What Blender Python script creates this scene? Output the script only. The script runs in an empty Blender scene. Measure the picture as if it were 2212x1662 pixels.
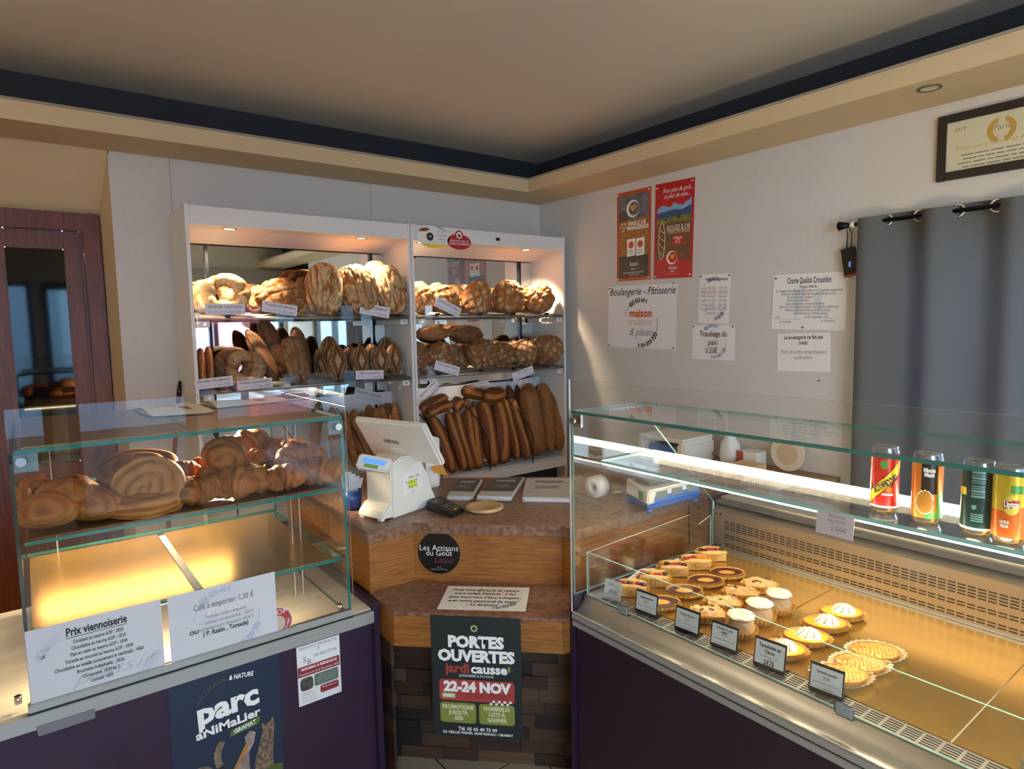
import bpy, bmesh, math, random
from mathutils import Vector, Matrix, noise, Quaternion
random.seed(7)
# ------------------------------------------------------------------ camera, world, lights, exposure
H = 1.60                                   # eye height of the photograph
YAW, PITCH, ROLL, FPX = math.radians(37.25213), math.radians(5.28567), math.radians(-1.10207), 1386.438
_f = Vector((math.sin(YAW)*math.cos(PITCH), math.cos(YAW)*math.cos(PITCH), -math.sin(PITCH)))
_r0 = Vector((math.cos(YAW), -math.sin(YAW), 0)); _u0 = _r0.cross(_f)
_r = _r0*math.cos(ROLL) + _u0*math.sin(ROLL); _u = -_r0*math.sin(ROLL) + _u0*math.cos(ROLL)
SC = bpy.context.scene
COL = SC.collection
cam_d = bpy.data.cameras.new('camera'); cam = bpy.data.objects.new('camera', cam_d); COL.objects.link(cam)
cam_d.sensor_fit = 'HORIZONTAL'; cam_d.sensor_width = 36.0; cam_d.lens = 36.0*FPX/2212.0
cam_d.clip_start = 0.02; cam_d.clip_end = 60
cam.matrix_world = Matrix(((_r.x, _u.x, -_f.x, 0), (_r.y, _u.y, -_f.y, 0), (_r.z, _u.z, -_f.z, H), (0, 0, 0, 1)))
SC.camera = cam
world = bpy.data.worlds.new('overcast_sky'); SC.world = world; world.use_nodes = True
_bg = world.node_tree.nodes['Background']; _bg.inputs[0].default_value = (0.62, 0.80, 1.0, 1); _bg.inputs[1].default_value = 7.5
def area_light(name, loc, size, energy, color, rot, portal=False):
    d = bpy.data.lights.new(name, 'AREA'); d.shape = 'RECTANGLE'; d.size, d.size_y = size; d.energy = energy; d.color = color
    o = bpy.data.objects.new(name, d); COL.objects.link(o); o.location = loc; o.rotation_euler = rot
    if portal: d.cycles.is_portal = True
    return o
# sky portals in the two glazed openings behind the photographer
area_light('window_portal', (3.62, -0.35, 1.15), (2.0, 1.9), 1, (1, 1, 1), (0, math.radians(90), 0), True)
area_light('window_portal', (1.3, -2.45, 1.3), (3.8, 2.0), 1, (1, 1, 1), (math.radians(90), 0, 0), True)
SC.view_settings.view_transform = 'Standard'; SC.view_settings.look = 'None'
SC.view_settings.gamma = 1.0; SC.view_settings.use_curve_mapping = False
SC.view_settings.exposure = 1.3
SC.cycles.use_denoising = True
SC.cycles.max_bounces = 10; SC.cycles.transparent_max_bounces = 40; SC.cycles.glossy_bounces = 6
SC.cycles.caustics_reflective = False; SC.cycles.caustics_refractive = False
SC.cycles.sample_clamp_indirect = 4.0

# ------------------------------------------------------------------ picture -> place helpers
def ray(x, y): return _r*((x-1106)/FPX) - _u*((y-831)/FPX) + _f
def P(x, y, X=None, Y=None, Z=None, S=None):
    d = ray(x, y)
    if X is not None: t = X/d.x
    elif Y is not None: t = Y/d.y
    elif S is not None: t = S/(d.x+d.y)
    else: t = (Z-H)/d.z
    return Vector((d.x*t, d.y*t, d.z*t+H))
def PXL(p):
    v = Vector((p[0], p[1], p[2]-H)); c = v.dot(_f)
    return Vector((1106+FPX*v.dot(_r)/c, 831-FPX*v.dot(_u)/c))

# ------------------------------------------------------------------ materials
def lin(c):
    def f(v):
        v = v/255.0
        return v/12.92 if v <= 0.04045 else ((v+0.055)/1.055)**2.4
    return (f(c[0]), f(c[1]), f(c[2]), 1)
MATS = {}
def M(name, col, rough=0.6, metal=0.0, noise_amt=0.0, noise_scale=20.0, bump=0.0, bump_scale=80.0, emit=None, emit_s=0.0, col2=None, spec=0.5, stretch=None, sheen=0.0, trans=0.0, coat=0.0):
    if name in MATS: return MATS[name]
    m = bpy.data.materials.new(name); m.use_nodes = True; MATS[name] = m
    nt = m.node_tree; b = nt.nodes['Principled BSDF']
    b.inputs['Base Color'].default_value = lin(col); b.inputs['Roughness'].default_value = rough; b.inputs['Metallic'].default_value = metal
    b.inputs['Specular IOR Level'].default_value = spec
    if coat: b.inputs['Coat Weight'].default_value = coat
    if trans: b.inputs['Transmission Weight'].default_value = trans
    if emit: b.inputs['Emission Color'].default_value = lin(emit); b.inputs['Emission Strength'].default_value = emit_s
    if noise_amt or bump or col2:
        tc = nt.nodes.new('ShaderNodeTexCoord'); mp = nt.nodes.new('ShaderNodeMapping')
        nt.links.new(tc.outputs['Object'], mp.inputs[0])
        if stretch: mp.inputs['Scale'].default_value = stretch
    if noise_amt or col2:
        n = nt.nodes.new('ShaderNodeTexNoise'); n.inputs['Scale'].default_value = noise_scale; n.inputs['Detail'].default_value = 6
        nt.links.new(mp.outputs[0], n.inputs[0])
        r = nt.nodes.new('ShaderNodeValToRGB'); nt.links.new(n.outputs[0], r.inputs[0])
        r.color_ramp.elements[0].position = 0.32; r.color_ramp.elements[1].position = 0.68
        c = lin(col); k = noise_amt
        r.color_ramp.elements[0].color = lin(col2) if col2 else (c[0]*(1-k), c[1]*(1-k), c[2]*(1-k), 1)
        r.color_ramp.elements[1].color = c if col2 else (min(1, c[0]*(1+k)), min(1, c[1]*(1+k)), min(1, c[2]*(1+k)), 1)
        nt.links.new(r.outputs[0], b.inputs['Base Color'])
    if bump:
        n2 = nt.nodes.new('ShaderNodeTexNoise'); n2.inputs['Scale'].default_value = bump_scale; n2.inputs['Detail'].default_value = 5
        nt.links.new(mp.outputs[0], n2.inputs[0])
        bp = nt.nodes.new('ShaderNodeBump'); bp.inputs['Strength'].default_value = bump; bp.inputs['Distance'].default_value = 0.004
        nt.links.new(n2.outputs[0], bp.inputs['Height']); nt.links.new(bp.outputs[0], b.inputs['Normal'])
    return m
def glassmat(name, tint, ior=1.45, rough=0.0):
    if name in MATS: return MATS[name]
    m = bpy.data.materials.new(name); m.use_nodes = True; MATS[name] = m; nt = m.node_tree; nt.nodes.clear()
    o = nt.nodes.new('ShaderNodeOutputMaterial'); mx = nt.nodes.new('ShaderNodeMixShader'); t = nt.nodes.new('ShaderNodeBsdfTransparent'); g = nt.nodes.new('ShaderNodeBsdfGlossy')
    fr = nt.nodes.new('ShaderNodeFresnel'); fr.inputs[0].default_value = ior
    t.inputs[0].default_value = (*tint, 1); g.inputs['Roughness'].default_value = rough; g.inputs[0].default_value = (1, 1, 1, 1)
    ge = nt.nodes.new('ShaderNodeNewGeometry'); mr = nt.nodes.new('ShaderNodeMapRange'); mr.inputs['To Min'].default_value = ior; mr.inputs['To Max'].default_value = 1.0/ior   # same thin-pane reflectance on both faces
    nt.links.new(ge.outputs['Backfacing'], mr.inputs['Value']); nt.links.new(mr.outputs[0], fr.inputs[0])
    nt.links.new(fr.outputs[0], mx.inputs[0]); nt.links.new(t.outputs[0], mx.inputs[1]); nt.links.new(g.outputs[0], mx.inputs[2]); nt.links.new(mx.outputs[0], o.inputs[0])
    return m
GLASS = glassmat('clear_glass', (0.975, 0.985, 0.98), 1.42)
ACRYL = glassmat('clear_acrylic', (0.97, 0.97, 0.965), 1.3)
GEDGE = M('glass_edge', (40, 120, 110), 0.15, coat=0.5)
GEDGE2 = M('glass_edge_bright', (150, 205, 192), 0.15, coat=0.5)
PEDGE = M('pane_edge_pale', (190, 190, 182), 0.2)
WHITEM = M('white_laminate', (222, 219, 215), 0.45)
ALU = M('brushed_aluminium', (176, 176, 172), 0.42, 0.55)
STEEL = M('stainless_steel', (196, 192, 184), 0.33, 0.95, noise_amt=0.04, noise_scale=8, stretch=(1, 0.05, 1))
CHROME = M('chrome', (210, 210, 210), 0.15, 1.0)
BLACK = M('black_plastic', (14, 14, 15), 0.4)
BLACKM = M('black_metal', (16, 15, 15), 0.35, 0.5)
PAPER = M('white_paper', (226, 224, 226), 0.75)
PAPERW = M('laminated_paper', (232, 230, 228), 0.25)
INK = M('black_ink', (28, 28, 32), 0.7)
INKG = M('grey_ink', (110, 108, 112), 0.7)
INKL = M('pale_grey_ink', (186, 184, 190), 0.7)
PURPLE = M('purple_laminate', (46, 26, 52), 0.4, noise_amt=0.05, noise_scale=4)
GOLD = M('gold_cardboard', (216, 170, 88), 0.24, 0.85, bump=0.10, bump_scale=9, noise_amt=0.05, noise_scale=6, stretch=(3, 1, 1))
MARBLE = M('white_marble', (238, 234, 224), 0.25, col2=(206, 200, 190), noise_scale=3.5, stretch=(1, 3, 1))
WORKTOP = M('speckled_brown_laminate', (150, 112, 92), 0.35, col2=(98, 68, 54), noise_scale=55)
GREENG = M('sage_green', (96, 112, 100), 0.6)

def woodmat(name, c1, c2, scale=(1, 1, 1), rough=0.45, wave=3.0):
    if name in MATS: return MATS[name]
    m = bpy.data.materials.new(name); m.use_nodes = True; MATS[name] = m; nt = m.node_tree; b = nt.nodes['Principled BSDF']; b.inputs['Roughness'].default_value = rough
    tc = nt.nodes.new('ShaderNodeTexCoord'); mp = nt.nodes.new('ShaderNodeMapping'); mp.inputs['Scale'].default_value = scale
    n = nt.nodes.new('ShaderNodeTexNoise'); n.inputs['Scale'].default_value = wave; n.inputs['Detail'].default_value = 8; n.inputs['Distortion'].default_value = 0.6
    r = nt.nodes.new('ShaderNodeValToRGB'); r.color_ramp.elements[0].color = lin(c2); r.color_ramp.elements[1].color = lin(c1)
    r.color_ramp.elements[0].position = 0.35; r.color_ramp.elements[1].position = 0.65
    nt.links.new(tc.outputs['Object'], mp.inputs[0]); nt.links.new(mp.outputs[0], n.inputs[0]); nt.links.new(n.outputs[0], r.inputs[0]); nt.links.new(r.outputs[0], b.inputs['Base Color'])
    return m
OAK = woodmat('oak_veneer', (164, 106, 46), (126, 76, 30), (4, 4, 60), 0.42)
DOORW = woodmat('red_brown_wood', (112, 50, 16), (80, 31, 9), (30, 30, 2.5), 0.4)
PALEW = woodmat('pale_turned_wood', (206, 176, 128), (176, 140, 92), (6, 40, 6), 0.5)
TABLEW = woodmat('bench_wood', (150, 108, 70), (112, 76, 46), (30, 4, 4), 0.5)

def wallpaper(name, col):
    m = bpy.data.materials.new(name); m.use_nodes = True; MATS[name] = m; nt = m.node_tree; b = nt.nodes['Principled BSDF']; b.inputs['Roughness'].default_value = 0.85
    b.inputs['Base Color'].default_value = lin(col)
    tc = nt.nodes.new('ShaderNodeTexCoord'); sp = nt.nodes.new('ShaderNodeSeparateXYZ'); nt.links.new(tc.outputs['Object'], sp.inputs[0])
    def mth(op, a, b2=None, v=None):
        n = nt.nodes.new('ShaderNodeMath'); n.operation = op
        if hasattr(a, 'links'): nt.links.new(a, n.inputs[0])
        else: n.inputs[0].default_value = a
        if b2 is not None:
            if hasattr(b2, 'links'): nt.links.new(b2, n.inputs[1])
            else: n.inputs[1].default_value = b2
        return n.outputs[0]
    h = mth('ADD', sp.outputs[0], sp.outputs[1])
    z = mth('PINGPONG', h, 0.022)                      # chevron zigzag
    zz = mth('ADD', sp.outputs[2], mth('MULTIPLY', z, 1.3))
    w = mth('PINGPONG', zz, 0.0048)
    bp = nt.nodes.new('ShaderNodeBump'); bp.inputs['Strength'].default_value = 0.35; bp.inputs['Distance'].default_value = 0.35
    nt.links.new(w, bp.inputs['Height']); nt.links.new(bp.outputs[0], b.inputs['Normal'])
    r = nt.nodes.new('ShaderNodeMapRange'); r.inputs['From Max'].default_value = 0.0048; r.inputs['To Min'].default_value = 0.93; r.inputs['To Max'].default_value = 1.03
    nt.links.new(w, r.inputs['Value'])
    mx = nt.nodes.new('ShaderNodeMix'); mx.data_type = 'RGBA'; mx.blend_type = 'MULTIPLY'; mx.inputs[0].default_value = 1
    mx.inputs[6].default_value = lin(col); nt.links.new(r.outputs[0], mx.inputs[7]); nt.links.new(mx.outputs[2], b.inputs['Base Color'])
    return m
WALLP = wallpaper('chevron_wallpaper', (206, 200, 196))
CREAM = M('cream_paint', (206, 182, 146), 0.85, bump=0.12, bump_scale=200)
CEILM = M('ceiling_paint', (206, 196, 184), 0.9, bump=0.08, bump_scale=220)
COVE = M('dark_cove', (40, 44, 52), 0.8)  # dark blue-grey tone of the recess above the soffit
FLOORM = M('floor_tile', (190, 168, 138), 0.35, noise_amt=0.08, noise_scale=10)
GROUT = M('dark_grout', (44, 36, 30), 0.8)

def breadmat(name, dark, mid, cut, flour):
    m = bpy.data.materials.new(name); m.use_nodes = True; MATS[name] = m; nt = m.node_tree; b = nt.nodes['Principled BSDF']
    b.inputs['Roughness'].default_value = 0.62; b.inputs['Specular IOR Level'].default_value = 0.35
    tc = nt.nodes.new('ShaderNodeTexCoord'); n = nt.nodes.new('ShaderNodeTexNoise'); n.inputs['Scale'].default_value = 24; n.inputs['Detail'].default_value = 8; n.inputs['Roughness'].default_value = 0.65
    nt.links.new(tc.outputs['Object'], n.inputs[0])
    r = nt.nodes.new('ShaderNodeValToRGB'); r.color_ramp.elements[0].position = 0.33; r.color_ramp.elements[1].position = 0.66
    r.color_ramp.elements[0].color = lin(dark); r.color_ramp.elements[1].color = lin(mid); nt.links.new(n.outputs[0], r.inputs[0])
    ac = nt.nodes.new('ShaderNodeAttribute'); ac.attribute_name = 'cut'
    af = nt.nodes.new('ShaderNodeAttribute'); af.attribute_name = 'flour'
    m1 = nt.nodes.new('ShaderNodeMix'); m1.data_type = 'RGBA'; nt.links.new(ac.outputs['Fac'], m1.inputs[0]); nt.links.new(r.outputs[0], m1.inputs[6]); m1.inputs[7].default_value = lin(cut)
    n3 = nt.nodes.new('ShaderNodeTexNoise'); n3.inputs['Scale'].default_value = 42; n3.inputs['Detail'].default_value = 7; nt.links.new(tc.outputs['Object'], n3.inputs[0])
    mr = nt.nodes.new('ShaderNodeMapRange'); mr.inputs['From Min'].default_value = 0.18; mr.inputs['From Max'].default_value = 0.52; nt.links.new(n3.outputs[0], mr.inputs['Value'])
    ml = nt.nodes.new('ShaderNodeMath'); ml.operation = 'MULTIPLY'; nt.links.new(af.outputs['Fac'], ml.inputs[0]); nt.links.new(mr.outputs[0], ml.inputs[1])
    m2 = nt.nodes.new('ShaderNodeMix'); m2.data_type = 'RGBA'; nt.links.new(ml.outputs[0], m2.inputs[0]); nt.links.new(m1.outputs[2], m2.inputs[6]); m2.inputs[7].default_value = lin(flour)
    nt.links.new(m2.outputs[2], b.inputs['Base Color'])
    bp = nt.nodes.new('ShaderNodeBump'); bp.inputs['Strength'].default_value = 0.45; bp.inputs['Distance'].default_value = 0.004
    nt.links.new(n3.outputs[0], bp.inputs['Height']); nt.links.new(bp.outputs[0], b.inputs['Normal'])
    return m
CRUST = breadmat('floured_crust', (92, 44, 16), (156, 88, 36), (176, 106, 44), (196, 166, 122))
CRUSTD = breadmat('dark_shaded_crust', (54, 24, 10), (104, 52, 22), (160, 104, 50), (176, 146, 106))  # dark loaves' own brown, with the shade on unlit loaves put into the colour
BAGU = breadmat('baguette_crust', (78, 32, 12), (128, 62, 24), (172, 112, 52), (196, 168, 128))
BUTTER = breadmat('buttery_pastry', (104, 44, 13), (164, 84, 28), (204, 140, 68), (240, 214, 160))
PASTRY = breadmat('pale_puff_pastry', (186, 130, 66), (222, 178, 108), (236, 206, 150), (250, 240, 220))

# ------------------------------------------------------------------ mesh helpers
class MB:
    def __init__(s): s.v = []; s.f = []; s.m = []; s.sm = []
    def add(s, vs, fs, mi=0, smooth=False):
        k = len(s.v); s.v += [tuple(v) for v in vs]
        for f in fs:
            s.f.append(tuple(i+k for i in f)); s.m.append(mi); s.sm.append(smooth)
        return s
    def hexa(s, p, mi=0, faces_mi=None):
        fs = [(0, 3, 2, 1), (4, 5, 6, 7), (0, 1, 5, 4), (1, 2, 6, 5), (2, 3, 7, 6), (3, 0, 4, 7)]
        k = len(s.v); s.v += [tuple(v) for v in p]
        for i, f in enumerate(fs):
            s.f.append(tuple(j+k for j in f)); s.m.append(faces_mi[i] if faces_mi else mi); s.sm.append(False)
        return s
    def box(s, x0, x1, y0, y1, z0, z1, mi=0, faces_mi=None):
        return s.hexa([(x0, y0, z0), (x1, y0, z0), (x1, y1, z0), (x0, y1, z0), (x0, y0, z1), (x1, y0, z1), (x1, y1, z1), (x0, y1, z1)], mi, faces_mi)
    def pane(s, x0, x1, y0, y1, z0, z1, edge=1):
        d = [x1-x0, y1-y0, z1-z0]; a = d.index(min(d))
        fm = {0: [edge, edge, edge, 0, edge, 0], 1: [edge, edge, 0, edge, 0, edge], 2: [0, 0, edge, edge, edge, edge]}[a]
        return s.box(x0, x1, y0, y1, z0, z1, 0, fm)
    def prism(s, poly, z0, z1, mi=0, tr=None, side_mi=None, smooth=False):
        n = len(poly); tr = tr or (lambda x, y, z: (x, y, z))
        k = len(s.v); s.v += [tuple(tr(x, y, z0)) for x, y in poly]+[tuple(tr(x, y, z1)) for x, y in poly]
        s.f.append(tuple(k+i for i in reversed(range(n)))); s.m.append(mi); s.sm.append(False)
        s.f.append(tuple(k+n+i for i in range(n))); s.m.append(mi); s.sm.append(False)
        for i in range(n):
            j = (i+1) % n; s.f.append((k+i, k+j, k+n+j, k+n+i)); s.m.append(mi if side_mi is None else side_mi); s.sm.append(smooth)
        return s
    def tube(s, pts, r, n=8, mi=0, cap=True):
        pts = [Vector(p) for p in pts]; rs = r if isinstance(r, (list, tuple)) else [r]*len(pts)
        k = len(s.v); up = Vector((0, 0, 1)); prev = None
        for i, p in enumerate(pts):
            t = (pts[min(i+1, len(pts)-1)]-pts[max(i-1, 0)])
            t = t.normalized() if t.length > 1e-9 else Vector((0, 0, 1))
            if prev is None:
                a = up if abs(t.dot(up)) < 0.9 else Vector((1, 0, 0)); e1 = (a-t*a.dot(t)).normalized()
            else: e1 = (prev-t*prev.dot(t)).normalized()
            prev = e1; e2 = t.cross(e1)
            for j in range(n):
                q = 2*math.pi*j/n; s.v.append(tuple(p+(e1*math.cos(q)+e2*math.sin(q))*rs[i]))
        for i in range(len(pts)-1):
            for j in range(n):
                a = k+i*n+j; b = k+i*n+(j+1) % n; s.f.append((a, b, b+n, a+n)); s.m.append(mi); s.sm.append(True)
        if cap:
            s.f.append(tuple(k+j for j in reversed(range(n)))); s.m.append(mi); s.sm.append(False)
            e = k+(len(pts)-1)*n; s.f.append(tuple(e+j for j in range(n))); s.m.append(mi); s.sm.append(False)
        return s
    def lathe(s, prof, n=24, c=(0, 0, 0), mi=0, sx=1.0, sy=1.0, smooth=True, rfun=None, mis=None):
        k = len(s.v)
        for i, (r, z) in enumerate(prof):
            for j in range(n):
                q = 2*math.pi*j/n; rr = rfun(r, z, q, i) if rfun else r
                s.v.append((c[0]+rr*math.cos(q)*sx, c[1]+rr*math.sin(q)*sy, c[2]+z))
        for i in range(len(prof)-1):
            for j in range(n):
                a = k+i*n+j; b = k+i*n+(j+1) % n; s.f.append((a, b, b+n, a+n)); s.m.append(mis[i] if mis else mi); s.sm.append(smooth)
        return s
    def disc(s, c, r, n=20, mi=0, sx=1.0, sy=1.0):
        k = len(s.v)
        for j in range(n): q = 2*math.pi*j/n; s.v.append((c[0]+r*math.cos(q)*sx, c[1]+r*math.sin(q)*sy, c[2]))
        s.f.append(tuple(range(k, k+n))); s.m.append(mi); s.sm.append(False); return s
    def surf(s, fn, nu, nv, cu=False, cv=False, mi=0, smooth=True):
        k = len(s.v); U = nu if cu else nu+1; V = nv if cv else nv+1
        for i in range(U):
            for j in range(V): s.v.append(tuple(fn(i/nu, j/nv)))
        for i in range(nu):
            for j in range(nv):
                a = k+(i % U)*V+j % V; b = k+((i+1) % U)*V+j % V; c = k+((i+1) % U)*V+(j+1) % V; d = k+(i % U)*V+(j+1) % V
                s.f.append((a, b, c, d)); s.m.append(mi); s.sm.append(smooth)
        return s
    def mesh(s, name, mats, attrs=None, bevel=0.0):
        me = bpy.data.meshes.new(name); me.from_pydata(s.v, [], s.f)
        for m in (mats if isinstance(mats, (list, tuple)) else [mats]): me.materials.append(m)
        me.polygons.foreach_set('material_index', s.m); me.polygons.foreach_set('use_smooth', s.sm)
        if attrs:
            for nm, vals in attrs.items():
                a = me.attributes.new(nm, 'FLOAT', 'POINT'); a.data.foreach_set('value', vals)
        if bevel:
            bm = bmesh.new(); bm.from_mesh(me)
            es = [e for e in bm.edges if len(e.link_faces) == 2 and e.calc_face_angle(0) > 0.5]
            bmesh.ops.bevel(bm, geom=es, offset=bevel, segments=2, affect='EDGES', clamp_overlap=True)
            bm.to_mesh(me); bm.free()
        me.update(); return me
    def build(s, name, mats, parent=None, attrs=None, bevel=0.0):
        return link(name, s.mesh(name, mats, attrs, bevel), parent)
def link(name, data, parent=None):
    o = bpy.data.objects.new(name, data); COL.objects.link(o)
    if parent is not None: attach(o, parent)
    return o
def world_of(o):
    m = o.matrix_basis.copy()
    return world_of(o.parent) @ o.matrix_parent_inverse @ m if o.parent else m
def attach(o, parent):                       # child meshes are modelled in world coordinates unless placed locally
    o.parent = parent; o.matrix_parent_inverse = world_of(parent).inverted()
def attach_local(o, parent):
    o.parent = parent; o.matrix_parent_inverse = Matrix.Identity(4)
def tag(o, label=None, cat=None, group=None, kind=None):
    if label: o['label'] = label
    if cat: o['category'] = cat
    if group: o['group'] = group
    if kind: o['kind'] = kind
    return o
def thing(name, label, cat, loc=(0, 0, 0), group=None, mat=None):
    o = bpy.data.objects.new(name, None); COL.objects.link(o); o.empty_display_size = 0.05
    if mat is not None: o.matrix_basis = mat
    else: o.location = loc
    return tag(o, label, cat, group)
def struct(name, mb, mats, label=None, parent=None, bevel=0):
    o = mb.build(name, mats, parent, bevel=bevel)
    if parent is None: o['kind'] = 'structure'
    if label: o['label'] = label
    return o
def copy_tree(o, parent=None):
    c = o.copy(); COL.objects.link(c)
    if parent is not None: c.parent = parent
    for ch in list(o.children): copy_tree(ch, c)
    return c
def frame(origin, right, up):
    r = Vector(right).normalized(); n = r.cross(Vector(up)).normalized(); u = n.cross(r)
    o = Vector(origin)
    return Matrix(((r.x, u.x, n.x, o.x), (r.y, u.y, n.y, o.y), (r.z, u.z, n.z, o.z), (0, 0, 0, 1)))
# flat print: sheets, lettering and printed shapes, all in the sheet's own x (right) y (up) z (out) metres
TX = []
def sheet(name, label, cat, mat4, w, h, mat=None, th=0.0012, group=None, top=True, parent=None, curl=0.0):
    mb = MB()
    if curl:
        def fn(u, v): return ((u-0.5)*w, (v-0.5)*h, 0.0+curl*math.sin(u*math.pi)*0)
    mb.box(-w/2, w/2, -h/2, h/2, -th, 0)
    o = mb.build(name, mat or PAPER)
    if parent is not None: o.parent = parent; o.matrix_parent_inverse = Matrix.Identity(4)
    o.matrix_basis = mat4
    if top: tag(o, label, cat, group)
    return o
def txt(par, s, x, y, size, mat=None, w=None, al='CENTER', shear=0.0, bold=0.0, z=0.0006, rot=0.0, name='lettering'):
    TX.append((par, s, x, y, size, mat or INK, w, al, shear, bold, z, rot, name))
def shp(par, poly, mat, z=0.0004, name='printed_shape'):
    mb = MB(); mb.add([(x, y, z) for x, y in poly], [tuple(range(len(poly)))])
    o = mb.build(name, mat); attach_local(o, par); return o
def rrect(x0, x1, y0, y1, r, n=5):
    pts = []
    for cx, cy, a in ((x1-r, y1-r, 0), (x0+r, y1-r, 90), (x0+r, y0+r, 180), (x1-r, y0+r, 270)):
        for i in range(n+1):
            q = math.radians(a+90*i/n); pts.append((cx+r*math.cos(q), cy+r*math.sin(q)))
    return pts
def circ(cx, cy, r, n=28, sx=1, sy=1): return [(cx+r*sx*math.cos(2*math.pi*i/n), cy+r*sy*math.sin(2*math.pi*i/n)) for i in range(n)]
def wheat(par, cx, cy, rx, ry, a0, a1, mat, leaf=0.016, z=0.0005, n=9):
    mb = MB()
    pts = [(cx+rx*math.cos(math.radians(a0+(a1-a0)*i/30)), cy+ry*math.sin(math.radians(a0+(a1-a0)*i/30))) for i in range(31)]
    t = leaf*0.06
    for i in range(30):
        (x0, y0), (x1, y1) = pts[i], pts[i+1]; d = math.hypot(x1-x0, y1-y0) or 1; nx, ny = -(y1-y0)/d*t, (x1-x0)/d*t
        mb.add([(x0+nx, y0+ny, z), (x0-nx, y0-ny, z), (x1-nx, y1-ny, z), (x1+nx, y1+ny, z)], [(0, 1, 2, 3)])
    for k in range(n):
        i = int(10+19*k/(n-1)); i = min(i, 29); x0, y0 = pts[i]; x1, y1 = pts[i+1]; d = math.hypot(x1-x0, y1-y0) or 1; tx, ty = (x1-x0)/d, (y1-y0)/d
        for sgn in (1, -1):
            ax, ay = tx*0.75-ty*0.65*sgn, ty*0.75+tx*0.65*sgn; px, py = -ay, ax; l = leaf*(1-0.25*k/n)
            mb.add([(x0, y0, z), (x0+ax*l*0.5+px*l*0.2, y0+ay*l*0.5+py*l*0.2, z), (x0+ax*l, y0+ay*l, z), (x0+ax*l*0.5-px*l*0.2, y0+ay*l*0.5-py*l*0.2, z)], [(0, 1, 2, 3)])
    o = mb.build('wheat_motif', mat); attach_local(o, par); return o
def bars(par, x0, x1, y, n, dy, hgt, mat, seed=0, z=0.0005, gap=True, name='small_print'):
    """rows of print too small to read: dashes of uneven length"""
    rnd = random.Random(seed); mb = MB()
    for i in range(n):
        x = x0+(rnd.random()*0.08)*(x1-x0); yy = y-i*dy; xe = x1-(rnd.random()*0.18)*(x1-x0)
        while x < xe:
            l = (0.05+rnd.random()*0.12)*(x1-x0); l = min(l, xe-x)
            mb.add([(x, yy, z), (x+l, yy, z), (x+l, yy+hgt, z), (x, yy+hgt, z)], [(0, 1, 2, 3)]); x += l+0.02*(x1-x0)
    o = mb.build(name, mat); attach_local(o, par); return o
def flush_text():
    tmp = []
    for (par, s, x, y, size, mat, w, al, shear, bold, z, rot, name) in TX:
        c = bpy.data.curves.new('tmp_text', 'FONT'); c.body = s; c.size = size; c.shear = shear; c.offset = bold; c.align_x = al; c.align_y = 'CENTER'; c.resolution_u = 2; c.fill_mode = 'FRONT'
        o = bpy.data.objects.new('tmp_text', c); COL.objects.link(o); tmp.append(o)
    dg = bpy.context.evaluated_depsgraph_get(); dg.update()
    for o, (par, s, x, y, size, mat, w, al, shear, bold, z, rot, name) in zip(tmp, TX):
        me = bpy.data.meshes.new_from_object(o.evaluated_get(dg))
        if len(me.vertices) == 0: continue
        xs = [v.co.x for v in me.vertices]; ys = [v.co.y for v in me.vertices]; ww = max(xs)-min(xs); k = (w/ww) if (w and ww > 0) else 1.0
        cyy = 0.0
        cs, sn = math.cos(rot), math.sin(rot)
        for v in me.vertices:
            lx, ly = v.co.x*k, v.co.y-cyy; X2, Y2 = x+lx*cs-ly*sn, y+lx*sn+ly*cs
            v.co = (z[1]*math.sin(X2/z[1]), -z[1]*math.cos(X2/z[1]), Y2) if isinstance(z, tuple) else (X2, Y2, z)
        me.materials.clear(); me.materials.append(mat); me.name = name
        q = bpy.data.objects.new(name, me); COL.objects.link(q); attach_local(q, par)
    for o in tmp:
        c = o.data; bpy.data.objects.remove(o); bpy.data.curves.remove(c)
# ------------------------------------------------------------------ the room
ZC, ZS = 2.86, 2.545            # ceiling, soffit
XR, YB = 3.35, 4.0              # right wall, back wall
fl = struct('floor', MB().box(-2.2, 9.0, -9.0, 4.7, -0.12, 0.0), GROUT)
tile_me = MB().box(-0.147, 0.147, -0.147, 0.147, 0.0, 0.006).mesh('tile', FLOORM, bevel=0.002)
for i in range(5):
    for j in range(5):
        t = link('tile', tile_me); t.location = (0.36+0.30*i, 1.03+0.30*j, 0.0005); attach_local(t, fl)
struct('floor_slab', MB().box(-2.05, 3.35, -2.3, 0.86, 0.0, 0.004).box(-2.05, 0.2, 0.86, 4.25, 0, 0.004).box(0.2, 3.35, 2.42, 4.0, 0, 0.004).box(1.73, 3.35, 0.86, 2.42, 0, 0.004), FLOORM, parent=fl)
struct('wall_back', MB().box(0.425, 3.5, YB, 4.15, 0, 2.95), WALLP)
struct('trim_1', MB().box(0.712, 0.714, 3.9985, 4.0, 2.2, ZS).box(1.897, 1.899, 3.9985, 4.0, 2.2, ZS), M('seam_grey', (120, 112, 104), 0.8))
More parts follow.
